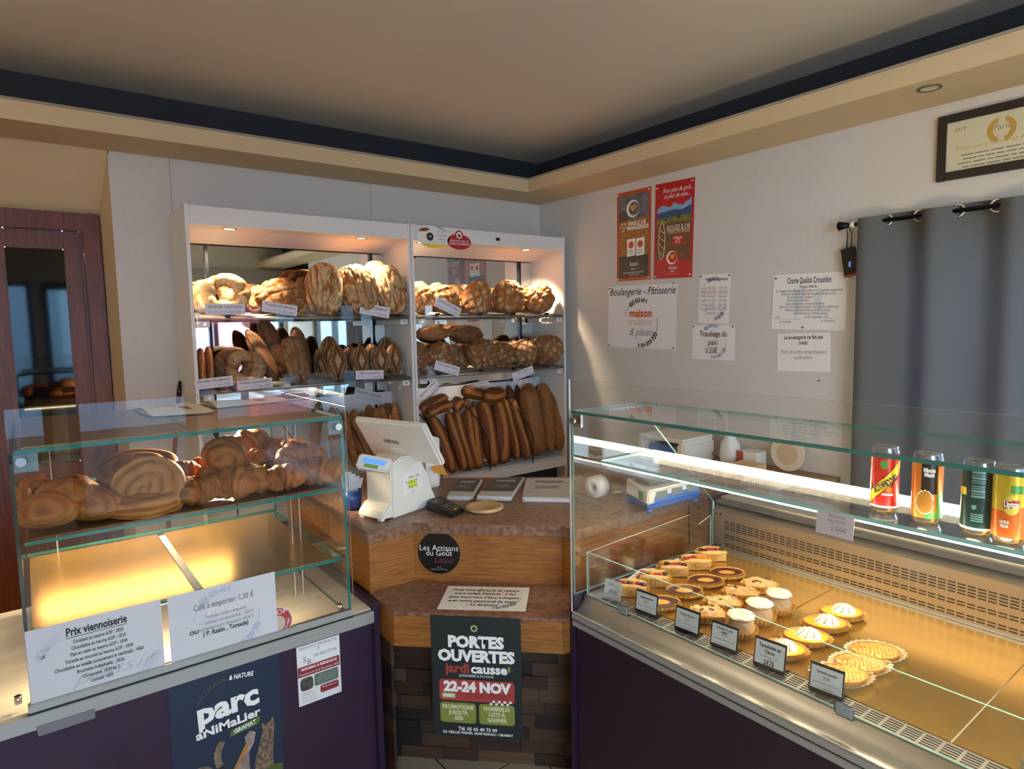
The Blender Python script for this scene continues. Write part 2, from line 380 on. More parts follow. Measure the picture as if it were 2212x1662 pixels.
# door recess to the left: splayed jamb, sloped head, door
struct('wall_recess', MB().hexa([(0.425, 4.0, 0), (0.60, 4.15, 0), (0.60, 4.4, 0), (0.385, 4.25, 0), (0.425, 4.0, 2.95), (0.60, 4.15, 2.95), (0.60, 4.4, 2.95), (0.385, 4.25, 2.95)])
       .hexa([(-2.1, 4.0, 2.53), (0.43, 4.0, 2.53), (0.40, 4.25, 2.245), (-2.1, 4.25, 2.245), (-2.1, 4.0, 2.95), (0.43, 4.0, 2.95), (0.43, 4.4, 2.95), (-2.1, 4.4, 2.95)])
       .box(-2.1, -0.62, 4.25, 4.4, 0, 2.25), CREAM)
struct('wall_left', MB().box(-2.2, -2.05, -2.4, 4.4, 0, 2.95), CREAM)
struct('wall_right', MB().box(XR, 3.5, 1.52, 4.0, 0, 2.95).box(XR, 3.5, -2.3, 1.52, 2.08, 2.95, 1).box(XR, 3.5, 1.46, 1.52, 0, 2.08, 1).box(XR, 3.5, -2.3, -1.25, 0, 2.95, 1).box(XR, 3.5, -1.25, 1.46, 0, 0.10, 1), [WALLP, CEILM])
wf = struct('wall_front', MB().box(-2.05, -1.75, -2.45, -2.3, 0, 2.95).box(-1.75, 3.5, -2.45, -2.3, 2.30, 2.95).box(-1.75, 0.25, -2.45, -2.3, 0, 0.6).box(0.15, 0.25, -2.45, -2.3, 0.6, 2.3)
            .box(1.2, 1.32, -2.45, -2.3, 0, 2.3).box(1.32, 3.5, -2.45, -2.3, 0, 0.65).box(3.3, 3.5, -2.45, -2.3, 0.65, 2.3), CEILM)
struct('ceiling', MB().box(-2.05, 3.5, -2.4, 4.15, ZC, 2.98), CEILM)
so = struct('ceiling_soffit', MB().box(-2.05, XR, 3.65, YB, ZS, 2.63).box(2.955, XR, -2.3, 3.65, ZS, 2.63), CREAM)
struct('cove_lip', MB().box(-2.05, 2.95, 3.642, 3.662, 2.63, 2.640).box(2.947, 2.967, -2.3, 3.66, 2.63, 2.640), M('lip_edge', (150, 140, 128), 0.7), parent=so)
struct('cove_lining', MB().box(-2.05, XR, 3.985, YB, 2.63, ZC).box(3.335, XR, -2.3, 3.985, 2.63, ZC).box(-2.05, XR, 3.67, 3.985, 2.631, 2.645).box(2.975, 3.335, -2.3, 3.67, 2.631, 2.645), COVE, parent=so)
# recessed ceiling spot that is switched off
c = P(2008, 190, Z=ZS); t = thing('recessed_spotlight', 'unlit recessed spotlight with a metal rim in the ceiling soffit', 'spotlight', c)
MB().lathe([(0.034, 0.0), (0.044, 0.0), (0.045, -0.004), (0.040, -0.006), (0.033, -0.003)], 28, (c.x, c.y, ZS)).build('rim', M('dull_nickel', (120, 108, 92), 0.4, 0.7), t)
MB().lathe([(0.0005, 0.0), (0.02, -0.001), (0.033, -0.0035)], 28, (c.x, c.y, ZS)).build('lens', M('frosted_lens', (200, 186, 164), 0.3), t)
# the door on the left
door = bpy.data.objects.new('door_1', None); COL.objects.link(door); door.location = (-0.1, 4.25, 0); tag(door, 'red-brown wooden door with a tall dark glass panel', None, None, 'structure')
MB().box(0.305, 0.385, 4.20, 4.30, 0, 2.245).box(-0.62, -0.50, 4.20, 4.30, 0, 2.245).box(-0.50, 0.305, 4.20, 4.30, 2.15, 2.245).box(0.29, 0.305, 4.225, 4.30, 0, 2.15).build('door_frame', DOORW, door, bevel=0.004)
MB().box(0.215, 0.29, 4.235, 4.275, 0, 2.15).box(-0.50, -0.036, 4.235, 4.275, 0, 2.15).box(-0.036, 0.215, 4.235, 4.275, 2.05, 2.15).box(-0.036, 0.215, 4.235, 4.275, 0, 0.90).build('door_leaf', DOORW, door, bevel=0.004)
MB().box(-0.036, 0.215, 4.25, 4.256, 0.90, 2.05).build('glass_panel', M('dark_door_glass', (10, 12, 14), 0.04, spec=0.6), door)
c = P(183, 552, Y=4.225); MB().tube([(c.x, 4.224, c.z-0.05), (c.x, 4.224, c.z+0.05)], 0.008, 10).build('hinge', CHROME, door)
# openings behind the photographer
DARKF = M('dark_window_frame', (22, 24, 28), 0.5)
def window(n, parts, panes, label):
    w = bpy.data.objects.new('window_%d' % n, None); COL.objects.link(w); tag(w, label, None, None, 'structure')
    for b in parts: MB().box(*b).build('window_frame', DARKF, w)
    for b in panes: MB().pane(*b, edge=0).build('window_pane', GLASS, w)
    return w
window(1, [(3.40, 3.46, -1.25, -1.17, 0.1, 2.08), (3.40, 3.46, -0.62, -0.52, 0.1, 2.08), (3.40, 3.46, 0.30, 0.40, 0.1, 2.08), (3.40, 3.46, 1.38, 1.46, 0.1, 2.08), (3.40, 3.46, -1.17, 1.38, 2.0, 2.08), (3.40, 3.46, -1.17, 1.38, 0.1, 0.2)],
       [(3.426, 3.434, -1.17, -0.62, 0.2, 2.0), (3.426, 3.434, -0.52, 0.30, 0.2, 2.0), (3.426, 3.434, 0.40, 1.38, 0.2, 2.0)], 'tall dark-framed side window half hidden by the grey curtain')
window(2, [(1.32, 1.38, -2.42, -2.34, 0.65, 2.3), (2.28, 2.34, -2.42, -2.34, 0.65, 2.3), (3.24, 3.30, -2.42, -2.34, 0.65, 2.3), (1.38, 3.24, -2.42, -2.34, 0.65, 0.72), (1.38, 3.24, -2.42, -2.34, 2.24, 2.3)],
       [(1.38, 2.28, -2.384, -2.376, 0.72, 2.24), (2.34, 3.24, -2.384, -2.376, 0.72, 2.24)], 'wide shop window with dark frames seen in the shelf mirror')
window(3, [(-1.75, -1.69, -2.42, -2.34, 0.6, 2.3), (0.09, 0.15, -2.42, -2.34, 0.6, 2.3), (-1.69, 0.09, -2.42, -2.34, 0.6, 0.67), (-1.69, 0.09, -2.42, -2.34, 2.24, 2.3)],
       [(-1.69, 0.09, -2.384, -2.376, 0.67, 2.24)], 'shop window left of the glass entrance door')
d2 = bpy.data.objects.new('door_2', None); COL.objects.link(d2); tag(d2, 'glazed shop entrance door', None, None, 'structure')
MB().box(0.25, 0.33, -2.42, -2.34, 0, 2.3).box(1.12, 1.20, -2.42, -2.34, 0, 2.3).box(0.33, 1.12, -2.42, -2.34, 2.2, 2.3).box(0.33, 1.12, -2.42, -2.34, 0, 0.1).build('door_frame', DARKF, d2)
MB().pane(0.33, 1.12, -2.384, -2.376, 0.1, 2.2, edge=0).build('glass_panel', GLASS, d2)
# roller blind box and a ceiling track with spots, seen only in the mirror
bl = thing('roller_blind', 'grey rolled-up fabric blind above the shop window', 'blind', (2.3, -2.27, 2.3))
MB().box(1.3, 3.32, -2.30, -2.22, 2.26, 2.50).build('blind_box', M('blind_grey', (150, 142, 132), 0.7), bl)
MB().tube([(1.32, -2.24, 2.24), (3.30, -2.24, 2.24)], 0.02, 10).build('rolled_fabric', M('blind_fabric', (120, 112, 104), 0.8), bl)
# ceiling lamp reflected in the shelf mirror; unseen second globe added to light the walls
OPAL = M('opal_glass_lit', (255, 246, 230), 0.4, emit=(255, 236, 210), emit_s=13); OPAL2 = M('opal_glass_dim', (255, 246, 230), 0.4, emit=(255, 240, 222), emit_s=5.5)
for k, (lx, ly) in enumerate(((1.5, -1.1), (-1.15, 2.3))):
    cl = thing('ceiling_lamp', 'round opal ceiling lamp on a short stem, %s' % ('nearer the street window' if k == 0 else 'added out of view above the left of the shop'), 'lamp', (lx, ly, ZC), 'ceiling lamps')
    MB().tube([(lx, ly, ZC), (lx, ly, 2.70)], 0.012, 10).lathe([(0.06, 0.0), (0.055, -0.02), (0.012, -0.025)], 20, (lx, ly, ZC)).build('stem', CHROME, cl)
    V, fs = None, None
    MB().lathe([(0.0005, 0.13)]+[(0.13*math.sin(a*math.pi/12), 0.13*math.cos(a*math.pi/12)) for a in range(1, 12)]+[(0.0005, -0.13)], 24, (lx, ly, 2.58)).build('globe', OPAL if k else OPAL2, cl)
# the street
fac = struct('street_facade', MB().box(-2.2, 9.0, -8.9, -8.6, 0, 6.5), M('blue_grey_render', (120, 150, 172), 0.9))
for k in range(5):
    w = MB().box(-1.4+k*2.1, -0.3+k*2.1, -8.6, -8.56, 0.9, 2.6).build('facade_window', M('shutter_pale_blue', (150, 186, 205), 0.6), fac)
struct('pink_shopfront', MB().box(3.3, 4.5, -8.6, -8.45, 0.0, 3.0), M('pink_render', (226, 120, 130), 0.9), parent=fac)
fac2 = struct('street_facade', MB().box(8.7, 9.0, -8.6, 4.7, 0, 1.9), M('pale_render', (200, 205, 208), 0.9))
# ------------------------------------------------------------------ curtain, rod, hanging device, certificate
def fabricmat():
    m = bpy.data.materials.new('grey_blue_curtain'); m.use_nodes = True; nt = m.node_tree; nt.nodes.clear()
    o = nt.nodes.new('ShaderNodeOutputMaterial'); mx = nt.nodes.new('ShaderNodeMixShader'); a = nt.nodes.new('ShaderNodeBsdfDiffuse'); b = nt.nodes.new('ShaderNodeBsdfTranslucent')
    a.inputs[0].default_value = lin((98, 97, 95)); b.inputs[0].default_value = lin((62, 86, 108)); mx.inputs[0].default_value = 0.05
    nt.links.new(a.outputs[0], mx.inputs[1]); nt.links.new(b.outputs[0], mx.inputs[2]); nt.links.new(mx.outputs[0], o.inputs[0]); return m
cur = thing('curtain', 'long grey-blue eyelet curtain hanging from the dark rod', 'curtain', (3.275, 1.49, 0.02))
def cf(u, v):
    y = 1.49-u*1.35; z = 2.085-v*2.05; k = 1-0.12*math.sin(v*3)
    return (3.272+0.040*k*math.cos(2*math.pi*(y-1.30)/0.29)+0.004*math.sin(y*41+v*2), y, z+0.006*math.cos(2*math.pi*(y-1.30)/0.29) if v == 0 else z)
MB().surf(cf, 120, 24).build('fabric', fabricmat(), cur)
for q in range(8):
    y = 1.49-0.0175-0.145*(q+0.5)+0.0175
    y = 1.30+0.29/4-0.145*(q-1)
    if y < 0.2 or y > 1.47: continue
    me = MB().surf(lambda u, v, y=y: (3.272+0.004*math.sin(2*math.pi*v), y+(0.026+0.006*math.cos(2*math.pi*v))*math.cos(2*math.pi*u), 2.058+(0.026+0.006*math.cos(2*math.pi*v))*math.sin(2*math.pi*u)), 20, 6, True, True)
    e = me.build('eyelet', CHROME, cur)
rod = thing('curtain_rod', 'black metal curtain rod with a conical end knob', 'curtain rod', (3.272, 1.57, 2.058))
MB().tube([(3.272, 1.56, 2.058), (3.272, -1.3, 2.058)], 0.0105, 12).build('pole', BLACKM, rod)
MB().tube([(3.272, 1.545, 2.058), (3.272, 1.565, 2.058), (3.272, 1.59, 2.058), (3.272, 1.594, 2.058)], [0.012, 0.016, 0.024, 0.02], 16).build('end_knob', BLACKM, rod)
MB().tube([(3.349, 1.525, 2.058), (3.272, 1.525, 2.058)], 0.008, 10).tube([(3.272, 1.515, 2.058), (3.272, 1.535, 2.058)], 0.0145, 12).build('bracket', M('white_plastic', (225, 225, 222), 0.4), rod)
dev = thing('hanging_device', 'small black and red electronic device hanging by its strap from the rod end', 'device', P(1835, 560, X=3.31))
a, b_, c_, d_ = P(1815, 540, X=3.30), P(1842, 532, X=3.30), P(1852, 588, X=3.30), P(1823, 597, X=3.30)
MB().hexa([a, d_, c_, b_]+[p+Vector((0.035, 0, 0)) for p in (a, d_, c_, b_)]).build('body', BLACK, dev, bevel=0.003)
MB().hexa([d_+Vector((-0.001, 0, -0.006)), c_+Vector((-0.001, 0, -0.006)), c_+Vector((-0.001, 0, 0.0)), d_+Vector((-0.001, 0, 0.0))]+[p+Vector((0.037, 0, z)) for p, z in ((d_, -0.006), (c_, -0.006), (c_, 0), (d_, 0))]).build('red_base', M('red_plastic', (170, 36, 36), 0.4), dev)
s0, s1 = P(1833, 577, X=3.2985), P(1838, 565, X=3.2985)
MB().box(3.2975, 3.2995, min(s0.y, s1.y), max(s0.y, s1.y), min(s0.z, s1.z), max(s0.z, s1.z)).build('screen', M('dim_blue_screen', (90, 110, 170), 0.3, emit=(90, 110, 190), emit_s=0.3), dev)
MB().tube([P(1829, 536, X=3.31), P(1831, 510, X=3.30), (3.272, 1.556, 2.069), P(1840, 505, X=3.30), P(1839, 534, X=3.31)], 0.0025, 6).build('strap', BLACK, dev)
MB().tube([P(1828, 596, X=3.32), P(1829, 620, X=3.335), P(1832, 640, X=3.34), P(1842, 655, X=3.343), P(1856, 660, X=3.343)], 0.0022, 6).build('cable', M('white_cable', (215, 213, 208), 0.5), dev)
y1, z0, z1 = 1.192, 2.205, 2.488
fr = thing('framed_certificate', 'framed certificate in a wide dark frame high on the right wall', 'certificate', (3.34, 0.97, z0))
YL = 0.72; fw = 0.035
MB().box(3.325, 3.349, y1-fw, y1, z0, z1).box(3.325, 3.349, YL, YL+fw, z0, z1).box(3.325, 3.349, YL+fw, y1-fw, z1-fw, z1).box(3.325, 3.349, YL+fw, y1-fw, z0, z0+fw).build('frame', M('dark_frame_wood', (38, 26, 22), 0.45), fr, bevel=0.003)
ce = sheet('certificate_sheet', None, None, frame((3.337, (y1+YL)/2, (z0+z1)/2), (0, -1, 0), (0, 0, 1)), y1-YL-2*fw, z1-z0-2*fw, M('cream_parchment', (226, 214, 180), 0.6), top=False, parent=None)
attach(ce, fr)
GOLDI = M('gold_ink', (204, 160, 74), 0.5)
for sg in (1, -1):
    pts = [(0.052*math.cos(math.radians(a_))*sg, 0.035+0.052*math.sin(math.radians(a_))) for a_ in range(-75, 76, 10)]+[(0.030*math.cos(math.radians(a_))*sg, 0.035+0.034*math.sin(math.radians(a_))) for a_ in range(70, -76, -10)]
    shp(ce, pts if sg > 0 else pts[::-1], GOLDI, name='laurel_wreath')
txt(ce, 'Concours Général Agricole', 0, -0.012, 0.02, GOLDI, w=0.33); txt(ce, 'Paris', 0, 0.045, 0.03, M('brown_ink', (150, 130, 100), 0.6), shear=0.3)
bars(ce, -0.16, 0.16, -0.045, 4, 0.017, 0.004, INKG, 5); txt(ce, '2019', -0.15, 0.07, 0.022, M('olive_ink', (120, 110, 60), 0.6)); txt(ce, '2019', 0.15, 0.07, 0.022, M('olive_ink', (120, 110, 60), 0.6))
MB().pane(3.328, 3.330, YL+fw, y1-fw, z0+fw, z1-fw, edge=0).build('glazing', ACRYL, fr)
# ------------------------------------------------------------------ papers on the right wall
def wall_sheet(name, label, cat, corners, mat=None, th=0.0015):
    q = [P(x, y, X=XR-0.003) for x, y in corners]        # TL TR BR BL
    c = (q[0]+q[1]+q[2]+q[3])/4; w = ((q[0]-q[1]).length+(q[3]-q[2]).length)/2; h = ((q[0]-q[3]).length+(q[1]-q[2]).length)/2
    r = ((q[1]-q[0])+(q[2]-q[3])).normalized()
    return sheet(name, label, cat, frame(c, r, (0, 0, 1)), w, h, mat, th), w, h
PIN = {}
def pin(par, x, y, col):
    key = 'pin_%s' % col
    m = M('push_pin_'+col, {'blue': (30, 60, 140), 'green': (30, 90, 70), 'red': (170, 40, 30), 'white': (235, 235, 235), 'brown': (120, 60, 30)}[col], 0.35)
    if key not in PIN: PIN[key] = MB().lathe([(0.0, 0.009), (0.004, 0.009), (0.003, 0.005), (0.005, 0.002), (0.005, 0.0)], 10).mesh('push_pin', m)
    o = link('push_pin', PIN[key]); attach_local(o, par); o.location = (x, y, 0.0)
def maison(par, cx, cy, k, orange, grey, black, wmat):
    txt(par, 'maison', cx, cy+0.045*k, 0.058*k, orange, w=0.155*k, bold=0.0022*k)
    txt(par, 'tradition', cx, cy, 0.050*k, grey, w=0.16*k, bold=0.0008*k)
    txt(par, '& plaisir', cx, cy-0.055*k, 0.055*k, black, w=0.165*k, shear=0.45)
    wheat(par, cx, cy, 0.115*k, 0.115*k, 165, 70, wmat, 0.024*k); wheat(par, cx, cy-0.01*k, 0.115*k, 0.115*k, 15, -95, wmat, 0.026*k)
ORANGE = M('orange_ink', (196, 84, 38), 0.7); ORL = M('pale_orange_ink', (216, 168, 152), 0.7); NAVY = M('navy_ink', (44, 40, 60), 0.7); NAVYL = M('pale_navy_ink', (128, 130, 158), 0.7); WHITEI = M('white_ink', (240, 238, 234), 0.7)
s, w, h = wall_sheet('poster', 'large white bakery logo poster with orange lettering and wheat ears', 'poster', [(1314, 619), (1461, 613), (1461, 755), (1314, 750)], PAPER)
txt(s, 'Boulangerie - Pâtisserie', 0, h*0.40, 0.07, NAVY, w=w*0.96, shear=0.3, bold=0.0006)
maison(s, 0.0, -0.035, 1.28, ORANGE, M('taupe_outline_ink', (206, 178, 170), 0.7), INKG, NAVY)
for x, y, c_ in ((-0.48, 0.47, 'red'), (0.46, 0.5, 'brown'), (-0.48, -0.47, 'green'), (0.47, -0.47, 'blue')): pin(s, x*w, y*h, c_)
# rye poster
s, w, h = wall_sheet('poster', 'narrow orange-bordered rye bread poster with a wheat field and flour bags', 'poster', [(1333, 419), (1406, 403), (1406, 603), (1333, 609)], M('rust_orange_print', (176, 74, 34), 0.5))
X0, X1, Y0, Y1 = -w*0.44, w*0.44, -h*0.465, h*0.455
shp(s, [(X0, 0.17*h), (X1, 0.2*h), (X1, Y1), (X0, Y1)], M('stormy_sky_print', (120, 120, 132), 0.5, col2=(70, 70, 82), noise_scale=14))
shp(s, [(X0, -0.22*h), (X1, -0.22*h), (X1, 0.2*h), (X0, 0.17*h)], M('wheat_field_print', (178, 120, 52), 0.5, col2=(120, 70, 24), noise_scale=30, stretch=(1, 6, 1)))
shp(s, [(X0, Y0), (X1, Y0), (X1, -0.22*h), (X0, -0.22*h)], M('dark_board_print', (58, 46, 36), 0.5))
shp(s, [(X0, 0.165*h), (-0.16*w, 0.185*h), (-0.16*w, 0.27*h), (-0.3*w, 0.30*h), (X0, 0.27*h)], M('mill_stone_print', (84, 74, 62), 0.6), z=0.0006)
shp(s, circ(-0.02*w, 0.30*h, 0.19*w), WHITEI, z=0.0008, name='emblem'); shp(s, circ(0.01*w, 0.30*h, 0.155*w), M('stormy_sky_print', (120, 120, 132)), z=0.0010, name='emblem')
shp(s, [(-0.10*w, 0.335*h), (0.08*w, 0.335*h), (0.06*w, 0.30*h), (-0.01*w, 0.265*h), (-0.08*w, 0.30*h)], M('amber_print', (214, 150, 40), 0.6), z=0.0012, name='emblem')
txt(s, 'SEIGLE DE', 0.10*w, 0.135*h, 0.036, WHITEI, w=0.52*w, bold=0.001); txt(s, 'MARGERIDE', 0.13*w, 0.085*h, 0.036, WHITEI, w=0.62*w, bold=0.001); txt(s, "J'ai fait\nle choix\ndu", -0.31*w, 0.105*h, 0.022, WHITEI, w=0.22*w, shear=0.3)
for bx in (-0.19, 0.08):
    shp(s, [(w*bx, -0.23*h), (w*(bx+0.24), -0.22*h), (w*(bx+0.24), -0.03*h), (w*bx, -0.035*h)], WHITEI, z=0.0006, name='flour_bag_print'); shp(s, circ(w*(bx+0.12), -0.10*h, 0.08*w), ORANGE, z=0.0008, name='flour_bag_print')
    bars(s, w*(bx+0.04), w*(bx+0.2), -0.17*h, 2, 0.018, 0.006, INKG, 3, z=0.0009)
txt(s, 'Antoine', 0.0, -0.315*h, 0.04, WHITEI, w=0.26*w, shear=0.4); bars(s, -0.2*w, 0.25*w, -0.35*h, 1, 0.01, 0.003, INKG, 4, z=0.0007)
shp(s, [(-0.08*w, -0.375*h), (0.07*w, -0.375*h), (0.07*w, -0.368*h), (-0.08*w, -0.368*h)], WHITEI, z=0.0007); shp(s, [(0.07*w, -0.375*h), (0.2*w, -0.375*h), (0.2*w, -0.368*h), (0.07*w, -0.368*h)], M('red_print', (170, 34, 36), 0.5), z=0.0007)
txt(s, 'www.moulins-antoine.fr', 0.0, -0.408*h, 0.018, WHITEI, w=0.62*w)
for k in range(5): shp(s, circ((-0.10+0.06*k)*w, -0.436*h, 0.018*w, 10), INKL, z=0.0007, name='small_icon')
for x, y in ((-0.46, 0.475), (0.45, 0.475), (-0.46, -0.48), (0.45, -0.48)): pin(s, x*w, y*h, 'white')
# red poster
RED = M('poster_red', (178, 30, 36), 0.45)
s, w, h = wall_sheet('poster', 'red bread poster with a mountain landscape and a chalk-drawn baguette', 'poster', [(1414, 400), (1499, 383), (1497, 599), (1414, 603)], RED)
X0, X1 = -w*0.44, w*0.44
sky = [(X0, 0.13*h), (X1, 0.15*h), (X1, 0.32*h)]+[(X1-(X1-X0)*t, (0.27+0.018*math.sin(t*17)+0.012*math.sin(t*41)-0.02*t)*h) for t in (0.08, 0.16, 0.24, 0.32, 0.4, 0.5, 0.6, 0.68, 0.76, 0.84, 0.92, 1.0)]
shp(s, sky, M('sky_blue_print', (124, 164, 200), 0.5))
shp(s, [(X0, 0.1*h), (X1, 0.1*h), (X1, 0.24*h), (0.2*w, 0.2*h), (0.0, 0.215*h), (-0.2*w, 0.2*h), (X0, 0.19*h)], M('mountain_blue_print', (52, 76, 120), 0.5), z=0.0006)
shp(s, [(X0, 0.02*h), (X1, 0.02*h), (X1, 0.155*h), (0, 0.14*h), (X0, 0.13*h)], M('meadow_print', (132, 132, 66), 0.5, col2=(70, 84, 40), noise_scale=12), z=0.0008)
shp(s, [(X0, -0.31*h), (-0.25*w, -0.27*h), (0, -0.285*h), (0.2*w, -0.30*h), (X1, -0.33*h), (X1, 0.075*h), (0, 0.085*h), (X0, 0.075*h)], M('stubble_print', (122, 86, 50), 0.5, col2=(88, 58, 32), noise_scale=40), z=0.0010)
for cx, cy, r_ in ((0.13, 0.135, 0.04), (-0.20, 0.115, 0.03)): shp(s, circ(cx*w, cy*h, r_*w, 12), M('tree_print', (36, 46, 26), 0.6), z=0.0012)
mb = MB(); o_ = [(-0.30*w+0.085*w*math.cos(t)*(1 if abs(math.sin(t)) < 2 else 1), -0.105*h+0.19*h*math.sin(t)) for t in [2*math.pi*i/40 for i in range(41)]]
for i in range(40): mb.tube([(o_[i][0], o_[i][1], 0.0014), (o_[i+1][0], o_[i+1][1], 0.0014)], 0.0022, 4, cap=False)
for k in range(4):
    y_ = (0.01-0.08*k)*h; mb.tube([(-0.375*w, y_+0.02*h, 0.0014), (-0.30*w, y_-0.015*h, 0.0014), (-0.225*w, y_-0.035*h, 0.0014)], 0.002, 4, cap=False)
q = mb.build('baguette_drawing', M('chalk_print', (224, 208, 176), 0.7)); attach_local(q, s)
txt(s, 'Pour plus de goût...', 0.08*w, 0.415*h, 0.040, WHITEI, w=0.76*w, shear=0.4); txt(s, 'et plus de sens...', 0.06*w, 0.355*h, 0.040, WHITEI, w=0.66*w, shear=0.4)
txt(s, 'ROUGE & OR', 0.13*w, 0.02*h, 0.05, WHITEI, w=0.58*w, z=0.0014); txt(s, "TERRES D'AUVERGNE", 0.13*w, -0.02*h, 0.03, M('beige_print', (220, 190, 150), 0.6), w=0.56*w, z=0.0014)
shp(s, [(-0.02*w, -0.16*h), (0.26*w, -0.15*h), (0.26*w, -0.055*h), (-0.02*w, -0.06*h)], RED, z=0.0013); txt(s, 'À déguster', 0.12*w, -0.082*h, 0.03, WHITEI, w=0.22*w, shear=0.3, z=0.0016); txt(s, 'ICI', 0.12*w, -0.125*h, 0.032, WHITEI, z=0.0016)
shp(s, circ(-0.02*w, -0.285*h, 0.14*w), WHITEI, z=0.0014, name='emblem'); shp(s, circ(0.0, -0.282*h, 0.115*w), RED, z=0.0016, name='emblem'); shp(s, [(-0.08*w, -0.25*h), (0.06*w, -0.25*h), (0.03*w, -0.29*h), (-0.01*w, -0.305*h), (-0.05*w, -0.285*h)], M('amber_print', (214, 150, 40)), z=0.0018, name='emblem')
txt(s, 'Antoine', 0.0, -0.39*h, 0.034, WHITEI, w=0.22*w, shear=0.4); shp(s, [(-0.05*w, -0.43*h), (0.05*w, -0.43*h), (0.05*w, -0.423*h), (-0.05*w, -0.423*h)], WHITEI, z=0.0007)
for k in range(5): shp(s, circ((-0.08+0.05*k)*w, -0.455*h, 0.015*w, 10), M('pale_red_print', (214, 110, 110), 0.6), z=0.0007, name='small_icon')
for x, y in ((-0.45, 0.455), (0.45, 0.47), (-0.45, -0.475), (0.45, -0.47)): pin(s, x*w, y*h, 'white')
# opening hours
s, w, h = wall_sheet('notice', 'narrow laminated opening hours notice pinned to the wallpapered wall', 'notice', [(1511, 594), (1577, 591), (1576, 700), (1509, 698)], PAPERW)
wheat(s, 0, 0.05*h, 0.42*w, 0.36*h, 150, 70, NAVYL, 0.022); wheat(s, -0.02*w, -0.07*h, 0.40*w, 0.34*h, -10, -80, NAVYL, 0.022)
txt(s, "Horaires d'ouverture", 0.05*w, 0.40*h, 0.028, INK, w=0.72*w, bold=0.0004)
for k, (a, b_) in enumerate((('Lundi: 7h-13h', '15h-19h'), ('Mardi: 7h-13h', '15h-19h'), ('Mercredi:', 'Fermé'), ('Jeudi: 7h-13h', '15h-19h'), ('Vendredi: 7h-13h', '15h-19h'), ('Samedi: 7h-13h', '15h-19h'))):
    txt(s, a, -0.2*w, (0.22-0.085*k)*h, 0.024, INKG, w=0.48*w); txt(s, b_, 0.27*w, (0.22-0.085*k)*h, 0.024, INKG, w=0.25*w)
txt(s, 'Dimanche: 7h-13h', 0.02*w, -0.29*h, 0.024, INKG, w=0.55*w); txt(s, 'plaisir', 0.05*w, -0.17*h, 0.06, INKL, w=0.8*w, shear=0.45, z=0.0005); txt(s, 'maison', 0, 0.14*h, 0.06, M('faint_pink_ink', (222, 204, 200), 0.7), w=0.85*w, z=0.0004, bold=0.002)
pin(s, -0.46*w, 0.46*h, 'green'); pin(s, 0.46*w, 0.47*h, 'brown')
# slicing price
s, w, h = wall_sheet('notice', 'laminated bread slicing price notice below the opening hours', 'notice', [(1496, 702), (1587, 703), (1587, 779), (1495, 776)], PAPERW)
txt(s, 'Tranchage du', 0.0, 0.24*h, 0.05, INK, w=0.64*w, bold=0.0005); txt(s, 'pain', 0, 0.0, 0.05, INK, w=0.22*w, bold=0.0005); txt(s, '0.20€', -0.03*w, -0.24*h, 0.05, INK, w=0.28*w, bold=0.0005)
maison(s, 0.0, 0.01, 0.80, M('faint_pink_ink', (222, 204, 200)), M('ghost_ink', (214, 211, 214), 0.7), M('ghost_ink', (214, 211, 214), 0.7), NAVYL); pin(s, -0.47*w, 0.46*h, 'green'); pin(s, 0.46*w, 0.46*h, 'blue')
# charter
s, w, h = wall_sheet('notice', 'laminated quality charter with several lines of text beside the curtain', 'notice', [(1668, 594), (1829, 588), (1827, 713), (1669, 712)], PAPERW)
txt(s, 'Charte Qualité Croustilot', 0.0, 0.38*h, 0.045, INK, w=0.60*w, bold=0.0006); txt(s, 'Magasin Habilité', 0, 0.27*h, 0.022, INK, w=0.24*w)
for k, (a, ww, xx) in enumerate((("Je m'engage à vous fabriquer le Croustilot et la Croustinoise respectueux", 0.9, 0), ('de la charte de qualité édictée par la confrérie du pain du Lot;', 0.74, 0.0), ('- Blé élevé par nos céréaliers', 0.36, -0.12), ('- Farine de nos meuniers', 0.32, -0.14), ('- à base de levain selon une recette ancestrale', 0.55, -0.05), ('- Pétri par nos artisans boulangers, sans additif ni améliorant,', 0.82, 0), ('adhérents à la confrérie du Lot en verre de quoi,', 0.62, 0), ('le Président de la Confrérie délivre', 0.46, 0.04))):
    txt(s, a, xx*w, (0.20-0.058*k)*h, 0.02, INK, w=ww*w)
txt(s, 'à M. ________________', -0.27*w, -0.29*h, 0.02, INK, w=0.36*w); txt(s, "Le N° d'agrément: R.O.________", 0.2*w, -0.27*h, 0.02, INK, w=0.46*w); txt(s, 'Le boulanger', -0.3*w, -0.36*h, 0.018, INK, w=0.17*w); txt(s, 'Le Président', 0.28*w, -0.34*h, 0.018, INK, w=0.18*w)
shp(s, [(-0.16*w, -0.34*h), (-0.02*w, 0.24*h), (-0.2*w, 0.20*h)], M('faint_blue_ink', (206, 210, 222), 0.7), z=0.0004, name='faint_motif'); shp(s, [(0.16*w, -0.30*h), (0.2*w, 0.20*h), (0.06*w, 0.12*h)], M('faint_blue_ink', (206, 210, 222)), z=0.0004, name='faint_motif')
pin(s, -0.46*w, 0.44*h, 'blue'); pin(s, -0.05*w, -0.46*h, 'green')
